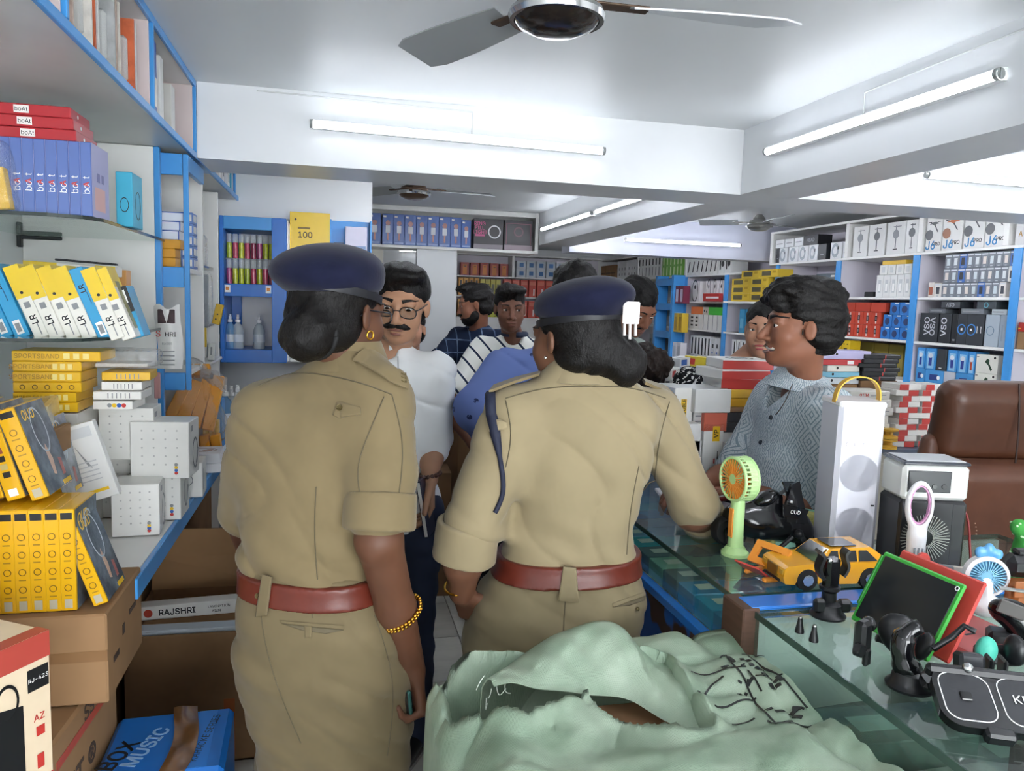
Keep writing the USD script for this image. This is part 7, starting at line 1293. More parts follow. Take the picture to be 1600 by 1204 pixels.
# far table with a heap of small white goods
t = thing('goods_table', 'plain table with a heap of small white goods behind the right officer', 'table', None, T(1.66, 3.55, 0)); part(t, 'table_top', rbx([-.42, -.22, 1.13], [.45, .35, 1.16], .004), lam_white)
for x, y in ((-.38, -.18), (.41, -.18), (-.38, .31), (.41, .31)): part(t, 'leg', bx([x - .02, y - .02, 0], [x + .02, y + .02, 1.13]), lam_white)
rr = random.Random(8); cc = ['#e3e3e0', '#d8d9da', '#eceae6', '#c9cdd0', '#dfe3e6', '#b8c4cc', '#2f7ac0', '#9fb04a', '#d8c23a', '#e6e6e4', '#b5473c']
for i in range(34):
    w, d, h = rr.uniform(.05, .13), rr.uniform(.04, .10), rr.uniform(.018, .05); px = 1020 + (i * 37 % 100); lay = i // 12
    product('small_goods_box', f'small {["white", "grey", "cream"][i % 3]} goods box, {ORD[i % 12]} in layer {["one", "two", "three"][lay]} of the heap on the far table', 'box', w, d, h, paper(cc[(i * 7) % 11]), T(1.30 + .062 * (i % 12) + rr.uniform(-.02, .02), 3.42 + rr.uniform(-.05, .12), 1.1615 + .05 * lay, rz=rr.uniform(-50, 50)) @ T(ry=rr.uniform(-14, 14) * (lay > 0)), [('rect', 't', .2, .2, .5, .8, GR), ('rect', 'f', .1, .2, .5, .8, [BL, RD, GR][i % 3])], 'heap of small goods on the far table')
# cartons on the floor in the middle of the shop
t = product('blue_tape_carton', 'brown carton with blue tape bands in the middle of the shop', 'carton', .34, .30, .86, kraft, T(.80, 4.22, 0, rz=8)); part(t, 'blue_tape', bx([-.10, -.152, .66], [-.055, -.150, .865]), BL); part(t, 'blue_tape', bx([-.10, -.152, .44], [-.055, -.150, .55]), BL)
product('low_carton', 'low brown carton on the floor beside the man in white', 'carton', .20, .22, .66, kraft_d, T(.50, 3.99, 0, rz=-3)); product('yellow_print_carton', 'brown carton printed yellow in front of the striped shirt', 'carton', .28, .24, .80, kraft, T(.86, 3.66, 0, rz=12), [('rect', 'f', .1, .55, .35, .8, YE)])
product('yellow_packet', 'bright yellow packet lying on the carton with blue tape', 'packet', .14, .09, .02, YE, T(.74, 4.18, .8615, rz=25))
# stacks on the cream cabinet behind the counter
t = thing('cream_cabinet', 'cream cabinet with a dark top behind the counter carrying stacked boxes', 'cabinet', None, T(2.55, 3.12, 0)); part(t, 'cabinet_body', rbx([-.42, -.18, 0], [.55, .25, .925], .004), M('cream_panel', '#cbc6b6', .5)); part(t, 'top', rbx([-.43, -.19, .926], [.56, .26, .944], .003), M('slate_top', '#5a6478', .35)); part(t, 'door', rbx([-.40, -.187, .06], [.06, -.1805, .88], .002), M('cream_panel', '#cbc6b6', .5))
y1 = 2.98
for i in range(11):
    z = .9455 + .0262 * i
    for j in range(2): product('red_white_box', f'red banded box, {ORD[i]} from the bottom in the {["left", "right"][j]} column on the cream cabinet', 'box', .112, .13, .0258, paper('#e4e1dc'), T(2.555 + .118 * j + .012 * ((i * 7 + j) % 3 - 1), y1 + .06, z, rz=(i * 11 + j * 5) % 9 - 4), [('rect', 'f', .0 if (i + j) % 3 else .55, 0, .42 if (i + j) % 3 else 1, 1, RD)], 'red and white boxes on the cream cabinet')
for i in range(7): product('white_manual_box', f'white flat box, {ORD[i]} from the bottom of the stack behind the double fan', 'box', .20, .15, .036, paper('#dfdcd4'), T(2.36 + .012 * ((i * 5) % 3 - 1), y1 + .07, .9455 + .0365 * i, rz=(i * 7) % 7 - 3), [('txt', 'f', .35, .55, 'OTIM', .012, RD), ('rect', 'f', .52, .5, .9, .58, GR), ('rect', 'f', .52, .35, .8, .42, GR)] if i > 3 else dots('f', 5, 1, .3, .85, .5, .5), 'white flat boxes behind the double fan')
for i in range(6): product('black_flat_box', f'black flat box, {ORD[i]} from the bottom of the black stack on the cream cabinet', 'box', .20, .14, .020, BK if i % 2 else paper('#26272b'), T(2.50 + .01 * (i % 3), y1 + .22, 1.234 + .0206 * i, rz=(i * 5) % 7 - 3), [('rect', 'f', .55, 0, .58, 1, RD), ('rect', 'f', .55, .8, .95, .9, GR)], 'black flat boxes on the cream cabinet')
product('box_stand', 'carton that carries the black flat boxes on the cream cabinet', 'box', .20, .14, .287, kraft_d, T(2.51, y1 + .22, .9455))
for i, (c, h) in enumerate((('#c8cfd3', .03), ('#7fb9d0', .026), ('#e4e0d6', .030), ('#c23f42', .026), ('#bfb9dc', .040))): product('flat_goods_box', f'{["grey", "pale blue", "cream", "red", "lavender"][i]} flat box in the loose stack above the white flat boxes', 'box', .22 - .02 * i if i < 3 else .26, .14, h, paper(c), T(2.30 + .008 * i, y1 + .23, 1.215 + [0, .031, .058, .089, .116][i], rz=[3, -2, 4, 1, -1][i]), [('rect', 'f', .55, .2, .68, .8, W_)] if i == 3 else [('disc', 'f', .3, .6, .006, BK)], 'loose stack above the white flat boxes')
product('box_stand', 'carton that carries the loose flat stack on the cream cabinet', 'box', .20, .14, .268, kraft, T(2.30, y1 + .23, .9455))
for i, (c, w, h, x) in enumerate((('#e3dfd8', .07, .055, 2.205), ('#e2b92a', .06, .05, 2.235), ('#dfdcd6', .08, .06, 2.20))): product('corner_box', ['lower white box at the left end of the cream cabinet', 'yellow box at the left end of the cream cabinet', 'upper white box at the left end of the cream cabinet'][i], 'box', w, .10, h, paper(c), T(x, y1 + .06 + .0 * i, .9455 + [0, .056, .107][i], rz=i * 4), [('rect', 'f', .2, .2, .5, .7, ink('#9a6f78'))])
t = thing('yellow_spools', 'yellow plastic spools stacked beside the strap of the double fan', 'spools', None, T(2.44, 2.955, .945)); part(t, 'spool', [lathe([(0, z0), (.04, z0), (.04, z0 + .010), (.02, z0 + .016), (.02, z0 + .03), (.04, z0 + .036), (.04, z0 + .044), (0, z0 + .044)], 24) for z0 in (0, .046)], yellow_pl, 40, kind='stuff')
# brown leather office chair
t = thing('office_chair', 'brown leather executive chair behind the counter at the right frame edge', 'chair', None, T(2.205, 2.07, 0, rz=-12)); lea = M('brown_leather', '#52301f', .40, spec=.5, var=.2, vscale=12, bump=(140, .15, .001)); lea_l = M('worn_brown_leather', '#5f3a29', .44, var=.25, vscale=8, bump=(120, .2, .001))
def sbx(c, b, r, k=0.02, R=None):
    c, b = np.asarray(c, float), np.asarray(b, float)
    def f(P):
        q = P - c
        if R is not None: q = q @ R
        q = np.abs(q) - (b - r); return np.linalg.norm(np.maximum(q, 0), axis=1) + np.minimum(q.max(axis=1), 0) - r
    return ('+', f, k)
wv = lambda P: .006 * (meshkit.fbm(P * 9, 3, 2) - .5)
Rb = rot(0, 12)
part(t, 'head_cushion', netmesh(field([sbx([0, .06, 1.20], [.25, .065, .14], .06, 0, Rb)], wv), [-.35, -.1, 1.0], [.35, .25, 1.42], .007), lea, True)
part(t, 'back_cushion', netmesh(field([sbx([0, .015, .93], [.245, .065, .150], .05, 0, Rb)], wv), [-.35, -.15, .7], [.35, .2, 1.15], .007), lea_l, True); part(t, 'lumbar_cushion', netmesh(field([sbx([0, -.03, .68], [.235, .075, .115], .05, 0, Rb)], wv), [-.35, -.2, .5], [.35, .2, .86], .007), lea_l, True)
for s_ in (-1, 1):
    part(t, 'side_bolster', netmesh(field([cone([s_ * .255, .03, .62], [s_ * .275, .045, 1.0], .050, .040, .02), cone([s_ * .275, .045, 1.0], [s_ * .25, .07, 1.12], .040, .03, .02)], wv), [s_ * .27 - .13, -.1, .5], [s_ * .27 + .13, .2, 1.2], .007), lea, True)
    part(t, 'armrest', netmesh(field([sbx([s_ * .335, -.20, .735], [.045, .21, .030], .028, 0)], wv), [s_ * .335 - .08, -.45, .68], [s_ * .335 + .08, .06, .79], .006), lea, True); part(t, 'arm_post', tube([[s_ * .335, -.30, .72], [s_ * .335, -.28, .50], [s_ * .26, -.2, .46]], .018, 8), black_pl, True)
part(t, 'stitching', [ball([-.145 + .004 * math.sin(k), -.055 - .0 * k, .60 + .012 * k], .0022, 1) for k in range(24)], M('pale_stitch', '#b79a86', .7), kind='stuff'); part(t, 'centre_seam', tube(spline([[-.02, -.012, 1.335], [-.02, -.03, 1.2], [-.015, -.025, 1.07]], 12), .003, 6), M('dark_leather_seam', '#33201a', .6))
part(t, 'seat', netmesh(field([sbx([0, -.22, .47], [.26, .25, .06], .05, 0)], wv), [-.35, -.55, .38], [.35, .1, .56], .009), lea, True); part(t, 'gas_post', cyl([0, -.2, .08], [0, -.2, .42], .03, 16), black_pl, 40)
for k in range(5):
    a_ = 2 * math.pi * k / 5; e = np.array([math.cos(a_) * .3, -.2 + math.sin(a_) * .3, .065]); part(t, 'base_leg', tube([[0, -.2, .10], e], [.025, .015], 8), black_pl, True); part(t, 'caster', cyl(e + [-.015, 0, -.036], e + [.015, 0, -.036], .028, 14), black_pl, 40)
# ------------------------------------------------------------------ the green woven sack with an open carton
weave = node_mat('green_woven_plastic', {'tc': ('texture_coordinate', {}), 'w1': ('wave_texture', {'scale': 170.0, 'wave_type': 'bands', 'bands_direction': 'x'}), 'w2': ('wave_texture', {'scale': 170.0, 'wave_type': 'bands', 'bands_direction': 'y'}), 'mx': mth('multiply'), 'nz': ('noise_texture', {'scale': 9.0, 'detail': 5.0}), 'r': ('rgb_ramp', {'ramp': [(.3, lin('#7f977f')), (.6, lin('#a3b59f')), (.75, lin('#b3c2ad'))]}), 'sm': mth('multiply_add', value2=.35), 'bp': ('bump', {'strength': .5, 'distance': .002}), 'n2': ('noise_texture', {'scale': 45.0, 'detail': 4.0}), 'p': ('principled_bsdf', {'roughness': .42, 'specular_ior_level': .5}), 'tr': ('translucent_bsdf', {'color': lin('#9fb89c')}), 'mc': ('mix_closure', {'fac': .12})},
    [('tc.object', 'w1.vector'), ('tc.object', 'w2.vector'), ('w1.fac', 'mx.value1'), ('w2.fac', 'mx.value2'), ('tc.object', 'nz.vector'), ('nz.fac', 'r.fac'), ('r.color', 'p.base_color'), ('tc.object', 'n2.vector'), ('mx.value', 'sm.value1'), ('n2.fac', 'sm.value3'), ('sm.value', 'bp.height'), ('bp.normal', 'p.normal'), ('p.BSDF', 'mc.closure1'), ('tr.BSDF', 'mc.closure2')], 'mc.closure')
sk_b = np.array([.45, 1.05, 0]); t = thing('woven_sack', 'torn pale green woven sack around a carton in the foreground, printed black', 'sack', None, T(*sk_b))
cav = Polygon([(.20, 1.22), (.31, 1.155), (.43, 1.205), (.50, 1.115), (.56, 1.075), (.61, 1.075), (.62, 1.30), (.20, 1.40)])
from shapely import points as shp_points, distance as shp_distance, contains as shp_contains
def zsack(x, y):
    x, y = np.asarray(x, float), np.asarray(y, float); P = np.stack([x, y, 0 * x], -1)
    z = .868 + .030 * np.clip((x - .45) / .35, 0, 1) - .12 * np.clip((.27 - x) / .12, 0, 1) ** 1.5
    z = z + .050 * (meshkit.fbm(P * [6, 9, 1], 4, 4) - .5) - .010 * np.exp(-np.abs(meshkit.noise(P * [15, 9, 1] + [2, 0, 1.3], 9) - .5) * 14) - .026 * np.exp(-np.abs(meshkit.noise(P * [6, 13, 1] + [[y.mean() * 0, 0, 3.3]] if P.ndim == 2 else P * [6, 13, 1] + [0, 0, 3.3], 7) - .5) * 16)
    q = shp_points(x, y); d = shp_distance(cav, q); ins = shp_contains(cav, q); di = np.where(ins, shp_distance(cav.exterior, q), 0)
    z = z + .020 * np.exp(-(d / .022) ** 2) * ~ins - .16 * (1 - np.exp(-(di / .018) ** 2))
    return z
xs, ys = np.linspace(.178, .797, 84), np.linspace(.70, 1.395, 84); X, Y = np.meshgrid(xs, ys, indexing='ij'); Z = zsack(X, Y)
G = np.stack([X, Y, Z], -1); edge = lambda g, dx, dy: np.concatenate([(g + np.array([dx * k, dy * k, 0])) * [1, 1, 0] + (g[..., 2:] - [.02, .10, .35, .60][i]) * [0, 0, 1] for i, k in enumerate((.3, .6, 1.0, 1.2))], 0)
lft = edge(G[:1], -.008, 0)[::-1]; G = np.concatenate([lft, G], 0); bk = np.stack([G[:, -1] + [0, .004 + .02 * k, -.06 - .2 * k] for k in range(4)], 1); fr_ = np.stack([G[:, 0] + [0, -.01 - .01 * k, -.05 - .22 * k] for k in range(3)][::-1], 1); G = np.concatenate([fr_, G, bk], 1); G[..., 2] = np.maximum(G[..., 2], .02)
part(t, 'sack_body', sheet(G - sk_b, .0025), weave, 60)
# raised flap over the opening
Bk = spline([at(px, py, y=yy) for px, py, yy in ((752, 1078, 1.30), (790, 1045, 1.33), (866, 992, 1.345), (908, 976, 1.35), (940, 968, 1.35), (970, 980, 1.345), (1003, 1018, 1.34), (1060, 1030, 1.33))], 46)
Lp = spline([at(px, py, y=yy) for px, py, yy in ((772, 1072, 1.235), (800, 1066, 1.225), (832, 1074, 1.222), (880, 1080, 1.22), (925, 1086, 1.222), (985, 1094, 1.225), (1022, 1116, 1.185), (1105, 1154, 1.10))], 46)
rows = []
for s_ in np.linspace(-.35, 1, 26):
    if s_ < 0: rows.append(Bk + np.array([0, .10, -.75]) * -s_ * np.array([1, .6, 1]))
    else:
        c = Bk + (Lp - Bk) * s_ ; k = np.linspace(0, 1, 46)[:, None]; c = c + np.array([0, -.010, .022]) * np.sin(np.pi * s_ ** .8) + (.012 * np.sin(19 * k + 4 * s_) + .007 * np.sin(41 * k - 6 * s_) + .012 * (.5 - np.abs(np.sin(27 * k + 9 * s_ + 2 * np.sin(5 * k))))) * np.array([0, -.7, .7]) * (.25 + .75 * s_) * np.sin(np.pi * min(1, s_ + .15)) ; rows.append(c)
part(t, 'sack_flap', sheet(np.array(rows) - sk_b, .0025), weave, 60)
cx = np.array([.565, 1.165]); part(t, 'inner_carton', rbx(np.array([.40, 1.00, .30]) - sk_b, np.array([.612, 1.30, .800]) - sk_b, .004), M('pale_kraft', '#b98d68', .7, var=.08, vscale=4))
fr_pts = [(757, 1055), (768, 1075), (760, 1090), (790, 1062), (775, 1062)]
for i, (px, py) in enumerate(fr_pts):
    a_ = at(px, py, y=1.26) - sk_b; part(t, 'frayed_strand', tube(spline([a_, a_ + [-.010 + .004 * i, -.008, -.008 - .004 * i], a_ + [-.016 + .008 * i, -.01, -.02 + .008 * (i % 3)]], 8), .0008, 5), M('white_strand', '#d5ddd2', .5))
bprint = M('black_sack_print', '#1d201f', .35, var=.0)
def stroke(pts, w=.004):
    q = spline([at(px, py, z=.885)[:2].tolist() + [0] for px, py in pts], 14); d = np.gradient(q, axis=0); nrm_ = np.stack([-d[:, 1], d[:, 0]], 1); nrm_ /= np.linalg.norm(nrm_, axis=1)[:, None] + 1e-9
    g = np.stack([q[:, :2] - nrm_ * w / 2, q[:, :2] + nrm_ * w / 2], 1); z = zsack(g[..., 0], g[..., 1]) + .0035; return sheet(np.concatenate([g, z[..., None]], -1) - sk_b, .001)
ST = [[(1080, 1048), (1120, 1050), (1165, 1046)], [(1128, 1022), (1180, 1082), (1212, 1118)], [(1160, 1020), (1215, 1064), (1262, 1102)], [(1090, 1082), (1108, 1066), (1130, 1056)], [(1118, 1096), (1150, 1088), (1182, 1080)], [(1146, 1110), (1180, 1104)], [(1200, 1112), (1230, 1122), (1268, 1120)], [(1168, 1052), (1190, 1078)], [(1180, 1060), (1206, 1066)]]
for s_ in ST: part(t, 'print_stroke', stroke(s_, .003), bprint)
rr = random.Random(2)
for i in range(34):
    cx_, cy_ = ((1150, 1040), (1230, 1108), (1185, 1066))[i % 3]; x, y = cx_ + rr.uniform(-34, 34), cy_ + rr.uniform(-11, 11); part(t, 'print_stroke', stroke([(x, y), (x + rr.uniform(4, 15), y + rr.uniform(-6, 6))], rr.uniform(.003, .008)), bprint)
for px in ((1010, 1082), (1052, 1090)): part(t, 'print_stroke', stroke([px, (px[0] + 14, px[1] + 6), (px[0] + 26, px[1] + 2)], .008), bprint)
# ------------------------------------------------------------------ right wall shelving
XF = 4.0; SH = [1.075, 1.362, 1.672, 1.985]
t = thing('wall_shelving', 'white and lilac shelving with blue posts along the right wall', 'shelving')
part(t, 'back_board', bx([4.395, 3.0, 0], [4.41, 6.62, 2.275]), lam_lilac)
for z in SH + [2.275]: part(t, 'shelf_board', rbx([XF, 3.0, z - .019], [4.395, 6.62, z], .002), lam_white)
part(t, 'base_cabinet', bx([XF + .01, 3.0, 0], [4.394, 6.62, 1.0]), lam_white)
for y in (3.87, 4.70, 5.565, 6.45):
    part(t, 'post', rbx([XF - .014, y - .030, 0], [XF - .0005, y + .030, 1.965], .002), blue_lam); part(t, 'divider', [bx([XF + .001, y - .012, a + .0005], [4.394, y + .012, b - .020]) for a, b in zip([1.0] + SH[:-1], SH)], lam_lilac, kind='stuff')
for y in (3.98, 4.70, 5.50, 6.60): part(t, 'top_divider', rbx([XF + .001, y - .02, 1.986], [4.394, y + .02, 2.255], .002), lam_white)
SH2 = [.995, 1.31, 1.622, 1.92]
t = thing('far_wall_shelving', 'white shelving beyond the far beam along the right wall', 'shelving')
part(t, 'back_board', bx([4.395, 7.06, 0], [4.41, 11.35, 2.23]), lam_lilac)
for z in SH2 + [2.23]: part(t, 'shelf_board', rbx([XF, 7.06, z - .02], [4.395, 11.35, z], .002), lam_white)
for y in (7.40, 8.37): part(t, 'post', rbx([XF - .014, y - .04, 0], [XF - .0005, y + .04, 1.9], .002), blue_lam); part(t, 'divider', [bx([XF + .001, y - .012, a + .0005], [4.394, y + .012, b - .0205]) for a, b in zip(SH2[:-1], SH2[1:])], lam_lilac, kind='stuff')
part(t, 'base_cabinet', bx([XF + .01, 7.06, 0], [4.394, 11.35, .97]), lam_white)
for y in (8.42, 9.9): part(t, 'top_divider', bx([XF + .001, y - .02, 1.9205], [4.394, y + .02, 2.2095]), lam_white)
t = thing('blue_display_frame', 'narrow blue display frame standing before the far right shelves', 'display frame')
for y in (8.40, 8.86): part(t, 'post', rbx([XF - .16, y - .03, 0], [XF - .0145, y + .03, 1.92], .002), blue_lam)
for z in (.90, 1.22, 1.55, 1.84): part(t, 'rail', rbx([XF - .16, 8.4305, z - .04], [XF - .0145, 8.8295, z + .04], .002), blue_lam)
protos = {}
def wbox(key, label, px0, pt, px1, z, d, mat, prints=(), group=None, h=None, xo=.012, name=None, cat_='box', ystep=None):
    """A box on the right wall whose front looks along -x; its place from where its front edges stand in the photograph."""
    x = XF + xo; m = (px0 + px1) / 2; pb = 0
    a, b = (at(p, 500, x=x)[1] for p in (px0, px1)); w = abs(a - b) * .985; hh = h if h else at(m, pt, x=x)[2] - z
    xf = T(x, (a + b) / 2, z + .0004, rz=-90) @ T(0, d / 2, 0)
    if key in protos:
        s0 = protos[key]; sc = np.diag([w / s0[1], 1, hh / s0[2], 1.0]); return copy(s0[0], xf @ sc, label, group)
    p = product(name or 'shelf_box', label, cat_, w, d, hh, paper(mat) if isinstance(mat, str) else mat, xf, prints, group, .002); protos[key] = (p, w, hh); return p
def pl(k): return ORD[k]
# bay with the drones
dr = [('txt', 'f', .33, .17, 'J6', .055, ink('#2d7fb8')), ('txt', 'f', .72, .20, 'PRO', .024, BK)]
def drone(u, v, s, m): return [('poly', 'f', [(u - s, v - .02), (u - s * .3, v + .03), (u + s * .3, v + .03), (u + s, v - .02), (u + s * .35, v - .03), (u, v - .08), (u - s * .35, v - .03)], m), ('rect', 'f', u - s * 1.15, v + .02, u - s * .55, v + .04, BK), ('rect', 'f', u + s * .55, v + .02, u + s * 1.15, v + .04, BK), ('poly', 'f', [(u + .05, v - .05), (u + .26, v - .24), (u + .22, v - .26), (u, v - .07)], ink('#4a4d50'))]
for i, (a, b) in enumerate(((1435.5, 1459), (1460.5, 1491), (1493.5, 1525), (1526, 1561))): wbox(f'j{i}', f'{pl(i)} white drone picture box from the left on the top right shelf', a, 345 if i == 0 else 342, b, SH[3], .20, '#dedfdc', dr + drone(.52, .78, .34, ink(['#5a5d60', '#b5653f', '#54575a', '#5f6265'][i])) + [('disc', 'f', .22, .46, .035, ink(['#6a6d70', '#9a6a50', '#5a5d60', '#66696c'][i]))], 'drone boxes on the top right shelf', h=.245)
wbox('k', 'white box with two small drones at the right end of the top shelf', 1573, 345, 1612, SH[3], .2, '#dcdcda', drone(.3, .7, .16, ink('#94685a')) + drone(.75, .72, .16, ink('#565a68')) + [('txt', 'f', .5, .3, 'A PRO', .03, ink('#b08a4a'))], h=.22)
fanp = lambda u, c: [('disc', 'f', u, .62, .032, ink(c)), ('rect', 'f', u - .03, .18, u + .03, .90, ink(c)), ('rect', 'f', u - .12, .14, u + .12, .17, BK), ('rect', 'f', u - .16, .84, u + .26, .87, ink(c))]
for i, (a, b) in enumerate(((1323.5, 1345.5), (1347.5, 1372.5), (1375, 1403.5), (1404, 1423))): wbox(f'f{i}', f'{pl(i)} white box with a folding fan picture from the left on the top right shelf', a, 360 - 5 * i, b, SH[3], .2, '#dbdcda', fanp(.5, ['#8f9396', '#5d6164', '#8a8e92', '#6b6f72'][i]), 'folding fan boxes on the top right shelf', h=.235)
for i, (a, b) in enumerate(((1211, 1223), (1225.5, 1240), (1240.5, 1255), (1256, 1270), (1289.5, 1307))): wbox(f'h{i > 0}', f'{pl(i)} silver white headphone box from the left on the left part of the top shelf', a, 388, b, SH[3], .14, '#d9dbdd', [('ring', 'f', .42, .5, .045, .02, ink('#9aa3ab'), 1.3), ('rect', 'f', .62, .55, .72, .72, BK)], 'headphone boxes on the top shelf', h=.135)
for i, (a, b) in enumerate(((1206, 1210.8), (1270.5, 1283), (1308.5, 1315))): wbox(f'hb{i}', f'{["narrow black", "square black", "narrow pale"][i]} box between the headphone boxes on the top shelf', a, 388, b, SH[3], .14, ['#1f2024', '#26282c', '#d4d6d8'][i], [('rect', 'f', .3, .3, .7, .34, GR)], h=.133)
for i, (a, b) in enumerate(((1204, 1217), (1218.5, 1231.5), (1233, 1246))): wbox('hu', f'{pl(i)} low white box from the left lying on the headphone boxes', a, 375, b, SH[3] + .1362, .14, '#dcdedf', [('rect', 'f', .15, .45, .85, .55, GR)], 'low white boxes on the headphone boxes', h=.075)
wbox('hk', 'black lettered box lying on the headphone boxes', 1246.5, 375, 1269, SH[3] + .1362, .14, '#1e1f23', [('txt', 'f', .5, .5, 'HEAD', .03, GR)], h=.085)
# phone boxes, three rows
pp = lambda c: [('rect', 'f', .05, .84, .95, .93, ink('#c9ced4')), ('rect', 'f', .28, .22, .74, .72, ink(c)), ('rect', 'f', .34, .05, .66, .12, ink('#aab0b6'))]
for r_ in range(3):
    for c in range(10):
        a = [1455.5, 1467.5, 1468.5][r_] + 11.15 * c; b = a + 11; blue = (r_ > 0 and c == 2) or (r_ == 0 and c == 6) or (r_ == 2 and c == 9); odd = c == 9 and r_ < 2 or (c == 0 and r_ == 0)
        wbox('pb' if blue else ('po' if odd else f'pg{(c + r_) % 3}'), f'{"blue" if blue else "white" if odd else "grey"} small feature phone box, {pl(c)} from the left in the {["bottom", "middle", "top"][r_]} row of three', a, 0, b, SH[2] + .0945 * r_, .09, '#3d68ad' if blue else '#d9d6d0' if odd else '#737a83', pp('#20242c' if blue else '#3a3f4a' if odd else ['#cfd5d8', '#d8cfc8', '#c2cdd2'][(c + r_) % 3]), 'small feature phone boxes in three rows', h=.094)
wbox('pw', 'orange and white phone box at the left end of the phone rows', 1446, 0, 1454.5, SH[2], .09, '#d9d2cc', [('rect', 'f', .15, .15, .85, .7, ink('#9a5038'))], h=.10)
# black speaker boxes
vs = lambda s: [('txt', 'f', .40, .55, s, .045, ink('#c9cbd0'), 90)]
for i, (a, b, p, c) in enumerate(((1437.5, 1466, vs('VSO') + [('txt', 'f', .72, .55, 'VSO', .045, ink('#b9bbc0'), -90)], '#2f3338'), (1468, 1486.5, vs('VSO'), '#2b2f34'), (1488, 1496, [('rect', 'f', .3, .1, .8, .16, GR)], '#1f2226'), (1496.5, 1511, [('ring', 'f', .5, .5, .035, .008, ink('#3c82c8')), ('rect', 'f', .4, .46, .6, .54, W_)], '#33373c'), (1511.5, 1538, [('ring', 'f', .28, .5, .038, .008, ink('#3c82c8')), ('rect', 'f', .22, .46, .34, .54, W_), ('rect', 'f', .62, .40, .66, .62, W_), ('rect', 'f', .84, .40, .88, .62, W_)], '#33373c'), (1540, 1562, [('ring', 'f', .4, .5, .03, .005, ink('#6d8294'))], '#a4b0ba'), (1563, 1574, [('rect', 'f', .3, .2, .5, .7, ink('#8494a0'))], '#94a2ae'))): wbox(f'v{i}', f'{["wide black box with white lettering twice", "narrow black box with upright white lettering", "plain narrow black box", "dark box with a blue ring", "wide dark box with a blue ring and white bars", "pale steel box with a ring", "pale steel narrow box"][i]} on the middle right shelf', a, 0, b, SH[1], .12, c, p, 'dark speaker boxes on the middle right shelf', h=.20)
for i, (a, b, z, h, c) in enumerate(((1450, 1476, .2005, .030, '#5c6167'), (1500, 1536, .2005, .035, '#6d737a'), (1468, 1498, .2358, .045, '#3a3e44'), (1524, 1554, .2358, .048, '#3d454a'), (1548, 1572, .2005, .035, '#aab4ba'))): wbox(f'vt{i}', f'{["small grey", "long grey lettered", "dark upside down", "dark teal ringed", "pale steel"][i]} box lying on the dark speaker boxes', a, 0, b, SH[1] + z, .11, c, [('txt', 'f', .5, .5, 'OSV', .025, ink('#a9adb2'), 180)] if i == 2 else [('ring', 'f', .5, .5, .018, .005, ink('#58a0b0'))] if i == 3 else [('rect', 'f', .1, .4, .8, .6, GR)], 'boxes lying on the dark speaker boxes', h=h)
# blue torch and speaker boxes, white torch boxes
sp_ = lambda c: [('rect', 'f', .2, .05, .85, .85, ink('#8fc0e0')), ('rect', 'f', .35, .18, .65, .62, ink(c)), ('disc', 'f', .5, .66, .016, ink('#d8d9e0'))]
for i, (a, b, c) in enumerate(((1438, 1450, 0), (1451, 1467.5, 0), (1469, 1484, 2), (1486, 1501, 0), (1502, 1518, 0), (1519, 1529.5, 1))): wbox(f's{c}', f'{["blue", "blue and red", "dark grey"][c]} portable speaker box, {pl(i)} from the left on the low right shelf', a, 0, b, SH[0] + .1005, .11, ['#3f8fd0', '#3f8fd0', '#3b3f44'][c], [sp_('#2c3f8f'), sp_('#b5492f'), [('rect', 'f', .3, .1, .6, .14, W_)]][c], 'portable speaker boxes on the low right shelf', h=.145)
for i, (a, b, c) in enumerate(((1438, 1452, 0), (1453, 1482, 0), (1482.5, 1500, 2), (1501, 1528, 0))): wbox(f'sl{i}', f'{["narrow blue", "long blue", "pale grey", "second long blue"][i]} box lying under the portable speaker boxes', a, 0, b, SH[0], .12, ['#4a96d2', '#4a96d2', '#b9bcc4', '#4a96d2'][i], [] if i == 2 else [('rect', 'f', .25, .3, .7, .7, ink('#2c3f7f')), ('disc', 'f', .74, .5, .014, W_)], 'boxes lying under the portable speaker boxes', h=.0995)
for i in range(2): wbox('tw', f'{["lower", "upper"][i]} white box with a green torch picture on the low right shelf', 1531, 0, 1566, SH[0] + .118 * i, .12, '#dcdcd2', [('poly', 'f', [(.42, .62), (.52, .80), (.62, .74), (.62, .55), (.78, .22), (.70, .15), (.58, .45)], ink('#23402c')), ('disc', 'f', .86, .86, .008, BK), ('rect', 'f', .04, .84, .14, .88, BK)], 'white torch boxes', h=.117)
wbox('rg', 'red glossy gadget at the right frame edge on the shelves', 1592, 0, 1603, SH[1] + .105, .08, M('glossy_red', '#b8352a', .15, coat=.5), [('rect', 'f', .0, .3, .4, .4, YE)], h=.055); wbox('bg', 'brown box under the red gadget at the right frame edge', 1592, 0, 1604, SH[1], .1, kraft, h=.104)
